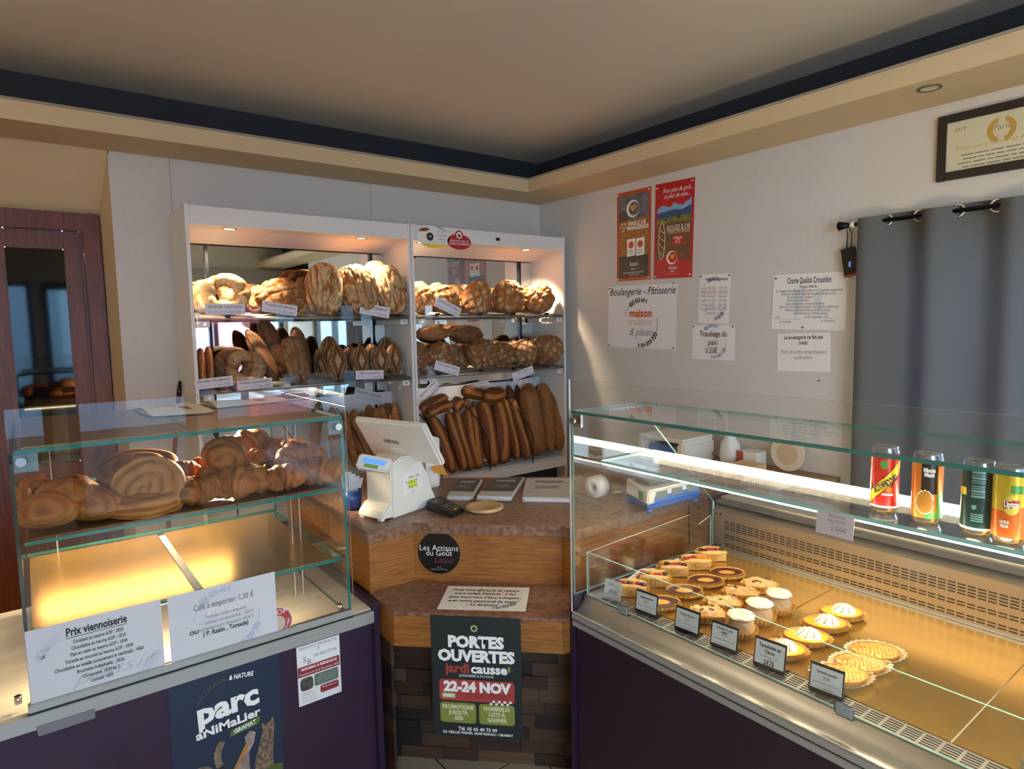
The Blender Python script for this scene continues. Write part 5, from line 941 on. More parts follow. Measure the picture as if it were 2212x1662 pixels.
shp(s, [(x*k, y*k) for x, y in ((0.08, -0.205), (0.085, -0.16), (0.11, -0.14), (0.145, -0.15), (0.145, -0.205))], M('foliage_print', (74, 96, 44), 0.6), z=0.0012, name='animal_print')
q0, q1 = P(637, 1399, Y=YP), P(731, 1368, Y=YP); w = (q1-q0).length
s = sheet('flyer', 'small white beauty salon flyer with red and green panels', 'flyer', frame(((q0.x+q1.x)/2+0.003, YP, 0.595-0.099), (1, 0, 0), (0, 0, 1)), 0.142, 0.198, PAPER, 0.0008)
txt(s, 'INSTITUT DE BEAUTÉ\n&', 0, 0.083, 0.012, INKG, w=0.122); txt(s, 'DE BIEN-ÊTRE', 0.022, 0.055, 0.012, INKG, w=0.075); txt(s, 'S', -0.046, 0.050, 0.026, INKG); txt(s, 'B', -0.032, 0.040, 0.024, INKG)
DR = M('wine_red_print', (140, 44, 52), 0.5); shp(s, [(-0.070, -0.004), (0.068, -0.004), (0.068, 0.030), (-0.070, 0.030)], DR); txt(s, 'NOUVEAU À ISSENDOLUS', 0, 0.020, 0.012, WHITEI, w=0.118, bold=0.0004, z=0.0007); txt(s, 'Ouverture le lundi 28 octobre 2024', 0, 0.004, 0.009, WHITEI, w=0.13, z=0.0007)
shp(s, rrect(-0.064, -0.022, -0.052, -0.009, 0.012), M('photo_print', (96, 92, 84), 0.5, col2=(40, 38, 36), noise_scale=80)); shp(s, rrect(-0.018, 0.062, -0.048, -0.008, 0.005), GREENG); shp(s, rrect(0.0, 0.062, -0.077, -0.052, 0.006), DR); txt(s, 'Horaires', -0.042, -0.061, 0.009, INKG); bars(s, -0.062, -0.01, -0.070, 4, 0.007, 0.002, INKL, 6); bars(s, -0.012, 0.055, -0.018, 4, 0.007, 0.0016, M('pale_green_ink', (150, 164, 152), 0.6), 7, z=0.0007); txt(s, 'PRENDRE RENDEZ-VOUS', 0.031, -0.060, 0.006, WHITEI, w=0.05, z=0.0007)
# ------------------------------------------------------------------ viennoiserie in the left case
def croissant_mesh(L, r, seed, curve=0.9):
    V = []; FL = []; CU = []; nu, nv = 44, 18; off = Vector((seed*1.3, seed*2.2, 0)); mb = MB()
    for i in range(nu+1):
        t = -1+2*i/nu; a = t*curve; sx = math.sin(a)/max(curve, 1e-3)*L*0.52; sy = -(1-math.cos(a))/max(curve, 1e-3)*L*0.55
        env = max(0.0, 1-abs(t)**2.1)**0.62; seg = t*2.7; fr = seg-math.floor(seg); step = (1-fr) if t > 0 else fr
        rr = r*env*(0.93+0.11*math.sin(math.pi*min(1.0, step*1.15))**0.8)+0.0012
        for j in range(nv):
            b = 2*math.pi*j/nv; n1 = noise.noise(Vector((t*4, math.cos(b)*1.5, math.sin(b)*1.5))+off)
            q = rr*(1+0.20*n1+0.06*noise.noise(Vector((t*9, math.cos(b)*3, math.sin(b)*3))+off)); nx, ny = math.cos(a), -math.sin(a)
            V.append((sx+ny*0*q*math.cos(b)+math.sin(a)*q*math.cos(b)*1.0, sy+math.cos(a)*q*math.cos(b), q*math.sin(b)*(0.9 if math.sin(b) > 0 else 0.75))); FL.append(0.0); CU.append(max(0, min(1, 0.30*(1-step)**4+0.30*n1+0.07*math.sin(t*46+n1*7)+0.16+0.12*(math.sin(b) < -0.2))))
    fs = [(i*nv+j, i*nv+(j+1) % nv, (i+1)*nv+(j+1) % nv, (i+1)*nv+j) for i in range(nu) for j in range(nv)]
    mb.add(V, fs, 0, True); return mb.mesh('croissant', BUTTER, {'flour': FL, 'cut': CU})
def raisin_mesh(R, h, seed):
    V = []; FL = []; CU = []; mb = MB(); nr, na = 30, 56; off = Vector((seed, seed*2, 0))
    for i in range(nr+1):
        for j in range(na):
            a = 2*math.pi*j/na
            if i <= 20:
                q = i/20; rr = R*q; ph = (q*2.7-a/(2*math.pi)+0.12*math.sin(a*3+seed)) % 1.0; rid = math.sin(math.pi*ph)**0.55; z = h*0.5*(1-0.25*q*q)+0.010*rid*(1 if q > 0.05 else 0.3); cu = 0.25+0.40*rid
            else:
                q = (i-20)/10; rr = R*(1+0.06*math.sin(q*math.pi)); z = h*0.375-q*h*0.85; cu = 0.5+0.3*math.sin(q*14)
            n1 = noise.noise(Vector((math.cos(a)*1.4, math.sin(a)*1.4, q))+off); rr *= 1+0.06*n1
            V.append((rr*math.cos(a), rr*math.sin(a), z)); FL.append(0); CU.append(max(0, min(1, cu+0.2*n1)))
    fs = [(i*na+j, i*na+(j+1) % na, (i+1)*na+(j+1) % na, (i+1)*na+j) for i in range(nr) for j in range(na)]
    fs.append(tuple(nr*na+j for j in reversed(range(na))))
    mb.add(V, fs, 0, True); return mb.mesh('raisin_roll', BUTTER, {'flour': FL, 'cut': CU})
def place(o, c, yaw=0, pitch=0, roll=0): o.matrix_basis = Matrix.Translation(c) @ Matrix.Rotation(math.radians(yaw), 4, 'Z') @ Matrix.Rotation(math.radians(pitch), 4, 'X') @ Matrix.Rotation(math.radians(roll), 4, 'Y')
GV = 'viennoiserie in the left case'; ZB = 1.0855
def settle(o, z):
    bpy_z = min((o.matrix_basis @ v.co).z for v in o.data.vertices); o.location.z += z-bpy_z
for px, py, wp, hp, Y, sd, yw, z, lb in ((108, 1130, 118, 72, 2.07, 1, -12, ZB, 'dark-bottomed chocolate pastry at the front left corner of the case'), (150, 1078, 122, 72, 2.10, 2, -8, None, 'rounded chocolate pastry stacked on top at the left'), (210, 1118, 104, 60, 2.07, 3, -20, ZB, 'pale-ended chocolate pastry right of the dark-bottomed one'), (82, 1082, 66, 58, 2.24, 4, 10, ZB+0.03, 'orange-glazed pastry behind the left stack'), (235, 1062, 72, 36, 2.26, 5, 0, ZB+0.02, 'flat glazed pastry between the stack and the raisin rolls'), (58, 1082, 24, 44, 2.16, 6, 0, None, 'layered pastry edge against the left side pane')):
    c = P(px, py, Y=Y); d = (c-Vector((0, 0, H))).dot(_f); me = loaf_mesh('chocolate_pastry', hp*1.25*d/FPX, wp*d/FPX, hp*d/FPX*1.15, 'layer', sd+200, BUTTER, 18)
    o = link('chocolate_pastry', me); place(o, c, yw, -20); tag(o, lb, 'pastry', GV)
    if z: settle(o, z)
for px, py, wp, Y, sd, (yw, pt), z, lb in ((322, 1058, 140, 2.09, 1, (-14, 62), None, 'upright raisin roll showing its spiral'), (300, 1018, 150, 2.24, 2, (0, 16), None, 'brightly lit raisin roll lying behind the upright one'), (312, 1110, 150, 2.10, 3, (0, 6), ZB, 'raisin roll lying flat under the upright one')):
    c = P(px, py, Y=Y); d = (c-Vector((0, 0, H))).dot(_f); o = link('raisin_roll', raisin_mesh(wp*d/FPX/2, 0.045, sd)); place(o, c, yw, pt); tag(o, lb, 'pastry', GV)
    if z: settle(o, z)
for k, (px, py, wp, Y, yw, pt, rl, z, lb) in enumerate(((395, 1018, 62, 2.20, 20, 0, 0, None, 'small bright croissant beside the raisin rolls'), (415, 1052, 66, 2.13, -40, 10, 0, None, 'shadowed croissant right of the upright raisin roll'), (432, 1094, 80, 2.06, 10, 10, 0, ZB, 'dark croissant at the front right of the raisin rolls'), (488, 985, 108, 2.16, 60, 25, 0, None, 'large reddish croissant leaning in the middle of the heap'), (462, 1040, 70, 2.14, 35, 0, 0, ZB+0.03, 'small curled croissant under the large reddish one'), (503, 1075, 96, 2.05, -20, 15, 0, ZB, 'glossy striped croissant at the front centre'), (540, 962, 92, 2.38, 30, 30, 0, None, 'topmost glowing croissant under the lamp'), (592, 975, 78, 2.36, -50, 20, 0, None, 'glowing croissant right of the topmost one'), (556, 988, 56, 2.24, 80, 10, 0, None, 'curled croissant end in front of the glowing ones'), (440, 1010, 62, 2.30, 10, 0, 0, None, 'bright croissant at the left end of the heap'), (542, 1035, 96, 2.10, 100, 30, 0, None, 'pale croissant standing on end in the centre'),
        (612, 1012, 70, 2.22, 0, 0, 0, None, 'croissant hidden behind the two right front ones'), (612, 1052, 82, 2.05, -10, 20, 0, ZB, 'front croissant with a visible spiral, right of centre'), (690, 1040, 88, 2.06, -25, 10, 0, ZB, 'croissant at the right end of the front row'), (648, 992, 98, 2.15, 5, 0, 0, None, 'pale pointed croissant lying on top at the right'), (622, 975, 60, 2.28, -30, 10, 0, None, 'ridged croissant behind the pale pointed one'), (690, 1012, 66, 2.18, 30, 0, 0, None, 'croissant tucked behind the right end one'), (640, 965, 50, 2.42, 40, 0, 0, None, 'amber croissant at the back right of the heap'))):
    c = P(px, py, Y=Y); d = (c-Vector((0, 0, H))).dot(_f); S_ = wp*d/FPX
    o = link('croissant', croissant_mesh(S_*1.15, S_*0.40, k+1, 0.75)); place(o, c, yw, pt, rl); tag(o, lb, 'croissant', GV)
    if z: settle(o, z)
for px, py in ((655, 1272), (668, 1268), (690, 1290), (716, 1326)):
    c = P(px, py, Z=0.653); o = MB().box(-0.006, 0.006, -0.004, 0.004, 0, 0.003).build('crumb', M('crumb_gold', (206, 150, 70), 0.7), bevel=0.001); o.location = c; o.rotation_euler.z = px; tag(o, 'tiny golden pastry crumb on the marble floor of the case', 'crumb', 'crumbs on the marble')

# ------------------------------------------------------------------ refrigerated case on the right
rc = thing('refrigerated_case', 'refrigerated glass pastry case with a dark purple front', 'display case', (1.75, 0.4, 0)); YE = -0.85
MB().box(1.347, 2.16, YE, 1.452, 0.0, 0.645).build('base_cabinet', M('dark_purple_laminate', (38, 22, 38), 0.4, noise_amt=0.05, noise_scale=4), rc)
MB().prism([(1.336, 0.0), (2.20, 0.0), (2.20, 0.93), (2.06, 0.93), (2.06, 0.735), (1.336, 0.745)], 1.456, 1.474, tr=lambda x, y, z: (x, z, y)).build('end_panel', PURPLE, rc, bevel=0.002)
MB().box(1.328, 1.347, YE, 1.455, 0.645, 0.664).build('edge_trim', ALU, rc, bevel=0.002); MB().box(1.326, 1.347, YE, 1.455, 0.669, 0.688).build('edge_trim', ALU, rc, bevel=0.002); MB().box(1.331, 1.347, YE, 1.455, 0.664, 0.669).build('rubber_seal', BLACK, rc)
MB().surf(lambda u, v: (1.336+0.048*u, 1.452+(YE-1.452)*v, 0.688+0.047*(u**2.0)), 8, 2).build('curved_front', STEEL, rc)
MB().box(1.382, 1.446, YE, 1.45, 0.715, 0.735).build('air_grille', STEEL, rc)
MB().box(1.446, 2.06, YE, 1.45, 0.70, 0.734).build('deck', STEEL, rc)
mb = MB(); y = 1.395
while y > YE:
    for k in range(5): mb.box(1.396+0.0095*k, 1.4005+0.0095*k, y-0.030, y, 0.7351, 0.7354)  # thin dark strips on top stand in for the shade inside the grille slots
    y -= 0.0362
o = mb.build('grille_slots', M('slot_shade', (26, 20, 16), 0.8), rc); o['kind'] = 'stuff'
MB().box(2.06, 2.068, YE, 1.45, 0.735, 0.888).build('perforated_back', STEEL, rc)
mb = MB(); y = 1.40
while y > YE:
    for zz in (0.751, 0.760, 0.785, 0.794, 0.818, 0.827, 0.836, 0.845):
        mb.box(2.0596, 2.0599, y-0.0195, y, zz, zz+0.0040)  # flat dark bars on the steel, shade of the vent holes put in as colour
    y -= 0.0245
o = mb.build('vent_slots', M('slot_shade', (26, 20, 16)), rc); o['kind'] = 'stuff'
for yy in (1.435, 1.418):
    for zz in (0.75, 0.872): MB().tube([(2.0575, yy, zz), (2.06, yy, zz)], 0.0035, 8).build('screw', BLACKM, rc)
MB().surf(lambda u, v: (2.055+0.05*math.sin(u*math.pi/2), 1.45+(YE-1.45)*v, 0.886+0.022*math.sin(u*math.pi*0.5)), 6, 2).build('back_rail', STEEL, rc)
MB().box(2.075, 2.112, YE, 1.45, 0.905, 0.921).build('rubber_band', M('grey_rubber', (70, 68, 70), 0.5), rc, bevel=0.003)
MB().box(2.105, 2.30, YE, 1.45, 0.90, 0.928).build('service_top', STEEL, rc, bevel=0.003)
MB().pane(1.328, 1.334, YE, 1.458, 0.690, 1.431).build('front_pane', [GLASS, PEDGE], rc)
MB().pane(1.335, 1.66, YE, 1.455, 1.325, 1.334).build('top_shelf', [GLASS, GEDGE], rc)
mb = MB(); mb.prism([(1.336, 0.748), (2.06, 0.748), (2.06, 0.915), (1.64, 1.323), (1.336, 1.323)], 1.4465, 1.4545, 0, tr=lambda x, y, z: (x, z, y), side_mi=1); mb.build('side_pane', [GLASS, GEDGE2], rc)
MB().pane(1.45, 1.707, YE, 1.444, 1.154, 1.163).build('middle_shelf', [GLASS, GEDGE2], rc)
MB().pane(1.383, 1.388, YE, 1.443, 0.737, 0.876).build('low_guard', [GLASS, GEDGE2], rc)
mb = MB(); mb.prism([(1.39, 0.737), (2.03, 0.737), (2.03, 0.868), (1.955, 0.848), (1.90, 0.895), (1.39, 0.876)], 1.438, 1.443, 0, tr=lambda x, y, z: (x, z, y), side_mi=1); mb.build('low_side_guard', [ACRYL, PEDGE], rc)
LEDR = M('neutral_led', (255, 250, 235), 0.4, emit=(255, 232, 192), emit_s=26)
MB().box(1.703, 1.714, YE, 1.44, 1.136, 1.161).build('light_bar', LEDR, rc)
MB().box(1.453, 1.459, YE, 1.44, 1.1495, 1.1537).build('light_strip', LEDR, rc)
for yy in (1.10, 0.2): MB().box(1.46, 1.70, yy, yy+0.004, 1.1535, 1.154).build('shelf_joint', PEDGE, rc)
c = P(1241, 910, X=1.327); MB().tube([c, c+Vector((-0.010, 0, 0))], 0.010, 14).build('clamp', CHROME, rc); MB().box(1.336, 1.345, c.y-0.018, c.y+0.016, 1.285, 1.323).build('bracket', CHROME, rc)
for px, py in ((1345, 1322), (1823, 1530)):
    c = P(px, py, X=1.376); MB().box(1.372, 1.382, c.y-0.022, c.y+0.022, 0.727, 0.760).build('guard_clip', M('frosted_clip', (150, 158, 156), 0.3), rc, bevel=0.006)
MB().box(1.395, 1.41, 0.26, 0.325, 0.737, 0.80).build('plastic_divider', M('milky_plastic', (236, 226, 206), 0.4), rc, bevel=0.012)
for a, b_, lb in ((0.97, 1.43, 'gold cake board under the fruit slices and chocolate tartlets'), (0.45, 0.967, 'gold cake board under the lemon and apple tartlets'), (-0.1, 0.447, 'bare gold cake board at the right of the pastry case')):
    board(lb, 1.449, 2.035, a, b_, 0.7345)
o = MB().prism([(-0.15, -0.02), (-0.02, -0.035), (0.14, -0.01), (0.15, 0.02), (0.03, 0.012), (-0.04, 0.03), (-0.14, 0.015)], 0, 0.006).build('crumpled_paper', PAPER); o.location = (1.68, 1.415, 0.739); o.rotation_euler = (math.radians(25), 0, 0.02); tag(o, 'crumpled white paper strip behind the fruit slices', 'paper')
# ------------------------------------------------------------------ pastries on the gold boards
DZ = 0.7372
CASEM = M('paper_case', (244, 204, 110), 0.7, col2=(232, 166, 58), noise_scale=50)
def fluted(a, b, h, flare=1.25, n=48, tall=0.0):
    """pleated boat-shaped paper case"""
    mb = MB()
    def rf(r, z, q, i): return r*(1+0.045*(1 if int(q*n/(2*math.pi)+0.5) % 2 else -1)*(i > 0))*(1+0.10*abs(math.cos(q))**6)
    k0 = len(mb.v)
    mb.lathe([(0.80, 0.0), (1.0, h*0.5), (flare*0.92, h)], n, (0, 0, 0), 0, a, b, False, rf)
    mb.add([(a*0.80*math.cos(2*math.pi*j/n), b*0.80*math.sin(2*math.pi*j/n), 0.0) for j in range(n)], [tuple(range(n))]); return mb
def dome(a, b, h, z0, n=36, m=8, fn=None, boat=0.10):
    mb = MB(); V = []
    for i in range(m+1):
        for j in range(n):
            q = 2*math.pi*j/n; r = 1-i/m; rr = r*(1+boat*abs(math.cos(q))**6); z = h*(1-r*r)
            if fn: z += fn(r, q)
            V.append((a*rr*math.cos(q), b*rr*math.sin(q), z0+z))
    fs = [(i*n+j, i*n+(j+1) % n, (i+1)*n+(j+1) % n, (i+1)*n+j) for i in range(m) for j in range(n)]
    mb.add(V, fs, 0, True); return mb
def tartlet(name, label, px, py, build, yaw, group):
    c = P(px, py, Z=DZ); t = thing(name, label, 'tartlet', mat=Matrix.Translation(c) @ Matrix.Rotation(math.radians(yaw), 4, 'Z'), group=group); build(t); return t
def loc(mb, name, mats, par, attrs=None): o = link(name, mb.mesh(name, mats, attrs)); attach_local(o, par); return o
def crust_wall(a, b, h, mat): 
    mb = MB(); mb.lathe([(0.86, 0.002), (1.0, h), (1.02, h+0.002), (0.93, h), (0.90, h-0.004)], 40, (0, 0, 0), 0, a, b, True, lambda r, z, q, i: r*(1+0.10*abs(math.cos(q))**6)*(1+0.02*math.sin(q*20))); return mb
TARTC = M('tart_crust', (206, 148, 74), 0.6, noise_amt=0.15, noise_scale=90, bump=0.2); CHOC = M('chocolate_glaze', (66, 30, 16), 0.35, col2=(96, 50, 26), noise_scale=50); CUST = M('custard_cream', (228, 170, 80), 0.35); LEMON = M('lemon_curd', (246, 206, 50), 0.25, coat=0.4); MERI = M('meringue', (252, 248, 240), 0.6); MERB = M('toasted_meringue', (196, 150, 96), 0.6); NOUG = M('praline_cream', (206, 168, 122), 0.6); APPLE = M('apple_slices', (232, 190, 90), 0.35, noise_amt=0.12, noise_scale=60); RFRUIT = M('red_berry', (160, 24, 30), 0.2, coat=0.6); DFRUIT = M('dark_berry', (36, 14, 22), 0.2, coat=0.6); OFRUIT = M('apricot', (232, 130, 30), 0.25, coat=0.5); ALMOND = M('flaked_almond', (226, 196, 148), 0.6)
A_, B_ = 0.053, 0.041
def b_choc(t):
    loc(fluted(A_, B_, 0.016, 1.12), 'paper_case', CASEM, t); loc(crust_wall(A_*0.98, B_*0.98, 0.020, None), 'crust', TARTC, t)
    mb = MB(); n = 40
    for r0, r1, z0, z1, mi in ((0.95, 0.62, 0.0185, 0.0205, 0), (0.62, 0.45, 0.0205, 0.0165, 0), (0.45, 0.0, 0.0165, 0.0185, 1)):
        def ring(r, z): return [(A_*r*(1+0.10*abs(math.cos(2*math.pi*j/n))**6)*math.cos(2*math.pi*j/n), B_*r*math.sin(2*math.pi*j/n), z) for j in range(n)]
        mb.add(ring(r0, z0)+ring(max(r1, 0.001), z1), [(j, (j+1) % n, n+(j+1) % n, n+j) for j in range(n)], mi, True)
    loc(mb, 'filling', [CHOC, CUST], t)
def b_lemon(t):
    loc(fluted(A_*1.04, B_*1.06, 0.015, 1.22), 'paper_case', CASEM, t); loc(crust_wall(A_, B_*1.1, 0.020, None), 'crust', TARTC, t); loc(dome(A_*0.93, B_*1.02, 0.004, 0.0185), 'curd', LEMON, t)
    V = []; n, m = 44, 16
    for i in range(m+1):
        for j in range(n):
            q = 2*math.pi*j/n; r = 1-i/m; rid = 0.5+0.5*math.cos(q*9+r*7.0); rr = 0.033*r*(1+0.06*rid); V.append((rr*math.cos(q)+0.004, rr*math.sin(q)*0.92, 0.020+0.019*(1-r**2.4)+0.0035*rid*r**0.5*(1-r**6)))
    mb = MB(); fs = [(i*n+j, i*n+(j+1) % n, (i+1)*n+(j+1) % n, (i+1)*n+j) for i in range(m) for j in range(n)]
    mb.add(V, fs, 0, True)
    for k, f in enumerate(mb.f):
        i = k//n; j = k % n; r = 1-(i+0.5)/m; q = 2*math.pi*(j+0.5)/n
        if math.cos(q*9+r*7.0) > 0.80 and r < 0.92: mb.m[k] = 1
    loc(mb, 'meringue_swirl', [MERI, MERB], t)
def b_paris(t):
    loc(fluted(0.040, 0.040, 0.022, 1.2), 'paper_case', CASEM, t)
    loc(MB().lathe([(0.030, 0.004), (0.037, 0.012), (0.034, 0.022), (0.0005, 0.024)], 30), 'choux_base', TARTC, t)
    loc(MB().lathe([(0.033, 0.020), (0.036, 0.026), (0.031, 0.031), (0.035, 0.037), (0.030, 0.042), (0.032, 0.047), (0.0005, 0.050)], 30, rfun=lambda r, z, q, i: r*(1+0.05*math.sin(q*8+z*240))), 'praline_swirl', NOUG, t)
    vs, fs = CS[12]; mb = MB(); FL = []; V = []
    for d in vs:
        r_ = math.hypot(d.x, d.y); k = 1+0.10*noise.noise(Vector(d)*3+Vector((t.location.x*40, 0, 0))); V.append((d.x*0.037*k, d.y*0.037*k, 0.056+d.z*0.011*k-0.009*math.exp(-(r_/0.3)**2)*(d.z > 0))); FL.append(1.0 if d.z > 0.05 else 0.0)
    mb.add(V, fs, 0, True); loc(mb, 'choux_lid', PASTRY, t, {'flour': FL, 'cut': [0.3]*len(V)})
def b_fruit(t, seed=0):
    rnd = random.Random(seed); mb = fluted(0.046, 0.034, 0.026, 1.25); loc(mb, 'paper_case', CASEM, t)
    me = MB()
    for k in range(5): me.box(-0.046+0.001*(k % 2), 0.046-0.001*(k % 2), -0.030-0.001*(k % 2), 0.030+0.001*(k % 2), 0.002+0.0055*k, 0.0068+0.0055*k)
    o = loc(me, 'puff_base', M('puff_layers', (226, 178, 108), 0.6, noise_amt=0.12, noise_scale=70), t)
    for sg in (-1, 1):
        V, fs = CS[12]; q = MB(); q.add([(d.x*0.046, sg*0.024+d.y*0.009, 0.031+d.z*0.009) for d in V], fs, 0, True); loc(q, 'folded_edge', M('puff_layers', (226, 178, 108)), t)
    loc(MB().box(-0.044, 0.044, -0.016, 0.016, 0.0288, 0.0315), 'custard', CUST, t)
    for k in range(6):
        V, fs = CS[12]; r_ = rnd.uniform(0.006, 0.0095); cx, cy = -0.036+0.0145*k, rnd.uniform(-0.008, 0.008); q = MB(); q.add([(cx+d.x*r_*1.2, cy+d.y*r_, 0.035+d.z*r_*0.8) for d in V], fs, 0, True); loc(q, 'fruit', rnd.choice([RFRUIT, DFRUIT, OFRUIT, RFRUIT, DFRUIT]), t)
def b_pear(t, seed=0):
    rnd = random.Random(seed); loc(fluted(0.046, 0.034, 0.024, 1.25), 'paper_case', CASEM, t)
    me = MB()
    for k in range(4): me.box(-0.046, 0.046, -0.030, 0.030, 0.002+0.006*k, 0.0074+0.006*k)
    loc(me, 'puff_base', M('puff_layers', (226, 178, 108)), t)
    loc(dome(0.044, 0.029, 0.012, 0.025, 36, 8, lambda r, q: 0.003*abs(math.sin(3.2*r*math.cos(q)*3+0.4))*(r < 0.95)), 'almond_filling', M('pear_almond', (222, 176, 118), 0.5, noise_amt=0.2, noise_scale=60), t)
    for k in range(9):
        me = MB().box(-0.010, 0.010, -0.003, 0.003, 0, 0.0014); o = loc(me, 'almond_flake', ALMOND if k % 3 else CHOC, t); o.location = (rnd.uniform(-0.03, 0.03), rnd.uniform(-0.018, 0.018), 0.036); o.rotation_euler = (rnd.uniform(-0.4, 0.4), rnd.uniform(-0.3, 0.3), rnd.uniform(0, 3))
def b_apple(t):
    loc(fluted(A_*1.05, B_*1.15, 0.018, 1.3), 'paper_case', M('pale_paper_case', (238, 218, 176), 0.7), t); loc(crust_wall(A_, B_*1.05, 0.018, None), 'crust', TARTC, t)
    mb = dome(A_*0.96, B_*0.98, 0.013, 0.0165, 44, 14, lambda r, q: 0.0022*math.sin(math.hypot(A_*r*math.cos(q)+0.075, B_*r*math.sin(q))*720)*(r < 0.97))
    for i_, f in enumerate(mb.f):
        x = sum(mb.v[v_][0] for v_ in f)/4; y = sum(mb.v[v_][1] for v_ in f)/4; mb.m[i_] = 1 if math.sin(math.hypot(x+0.075, y)*720) < -0.45 else 0
    loc(mb, 'apple_slices', [M('apple_slices_gold', (240, 200, 104), 0.35), M('browned_apple_edge', (196, 132, 54), 0.4)], t)
G_ = 'pastries in the refrigerated case'
FR = ['frontmost', 'second', 'third', 'fourth', 'rearmost']
for k, (px, py) in enumerate(((1364, 1283), (1412, 1262), (1454, 1240), (1503, 1226), (1536, 1208))): tartlet('fruit_slice', 'fruit-topped puff pastry slice, %s of the row along the left pane' % FR[k], px, py, lambda t, k=k: b_fruit(t, k+1), -52+4*k, G_)
for k, (px, py) in enumerate(((1428, 1312), (1478, 1287), (1524, 1264), (1570, 1247))): tartlet('chocolate_tartlet', 'boat-shaped chocolate tartlet, %s of its row' % ['frontmost', 'second', 'third', 'rearmost'][k], px, py, b_choc, -40, G_)
for k, (px, py) in enumerate(((1528, 1340), (1562, 1316), (1600, 1294), (1640, 1276))): tartlet('pear_tartlet', 'almond pear puff tartlet, %s of its row' % ['frontmost', 'second', 'third', 'rearmost'][k], px, py, lambda t, k=k: b_pear(t, k+1), -48, G_)
for k, (px, py) in enumerate(((1600, 1372), (1640, 1344), (1681, 1322))): tartlet('choux_ring', 'sugar-dusted choux ring with praline cream, %s of three' % ['front one', 'middle one', 'rear one'][k], px, py, b_paris, -30, G_)
for k, (px, py) in enumerate(((1690, 1415), (1742, 1388), (1782, 1358), (1818, 1334))): tartlet('lemon_tartlet', 'lemon meringue tartlet, %s of its row' % ['frontmost', 'second', 'third', 'rearmost'][k], px, py, b_lemon, -44, G_)
for k, (px, py) in enumerate(((1818, 1470), (1858, 1446), (1890, 1420))): tartlet('apple_tartlet', 'fanned apple tartlet, %s of three' % ['front one', 'middle one', 'rear one'][k], px, py, b_apple, -44, G_)
# price holders in front of the pastries
def holder(px, py, w, h, lines, label, black=True, lean=16):
    c = P(px, py, X=1.415); c.z = 0.737; m = frame(c, (0.10, -1, 0), (0.16, 0, 1)) @ Matrix.Rotation(0, 4, 'Z')
    t = thing('price_holder', label, 'price tag', mat=m, group='price tags in the refrigerated case')
    if black:
        b = loc(MB().box(-w/2-0.003, w/2+0.003, 0, h+0.006, -0.003, 0), 'holder_frame', BLACK, t); loc(MB().box(-w/2-0.003, w/2+0.003, 0, 0.003, -0.028, 0), 'foot', BLACK, t)
    s = loc(MB().box(-w/2, w/2, 0.008 if black else 0.0, h, 0.0001, 0.0008), 'card', PAPERW, t)
    for a, y, sz, w_, bold in lines: txt(s, a, 0.0, y*h, sz, INK if bold else INKG, w=w_*w, z=0.0012, bold=bold)
holder(1322, 1290, 0.066, 0.060, (('Multi fruits', 0.74, 0.012, 0.6, 0), ('2€60', 0.40, 0.018, 0.5, 0)), 'handwritten white tag at the left end of the pastry row', False)
for px, py, nm, pr in ((1394, 1318, 'Tartelette bourdaloue', '2€70'), (1482, 1352, 'Tartelette alsacienne', '2€50'), (1562, 1386, 'Paris Brest du père\nléonard', '3€40'), (1783, 1478, 'Tartelette pomme', '2€40')):
    holder(px, py, 0.070, 0.060, ((nm, 0.80, 0.0085, 0.66, 0.0002), (pr, 0.60, 0.012, 0.22, 0), ('Allergènes: gluten, œufs, fruits à coque, lait', 0.40, 0.006, 0.85, 0), ('Fait le matin même', 0.22, 0.006, 0.5, 0)), 'black-framed price tag reading %s' % nm.replace('\n', ' '))
holder(1660, 1430, 0.074, 0.066, (('Tartelette au', 0.82, 0.013, 0.74, 0.0003), ('Citron', 0.62, 0.013, 0.34, 0.0003), ('Allergènes: gluten, œuf', 0.44, 0.006, 0.6, 0), ('2€70', 0.22, 0.018, 0.36, 0.0003)), 'handwritten black-framed price tag reading Tartelette au Citron')
c = P(1803, 1132, X=1.4475); s = sheet('notice', 'small mauve handwritten drinks price note clipped to the middle shelf', 'notice', frame(c, (0, -1, 0), (0.1, 0, 1)), 0.085, 0.058, M('mauve_card', (214, 192, 192), 0.6), 0.0008)
txt(s, 'Boisson\nau choix', 0.004, 0.012, 0.011, INKG, w=0.04); txt(s, '1,50€', 0.01, -0.012, 0.014, INKG, w=0.034)
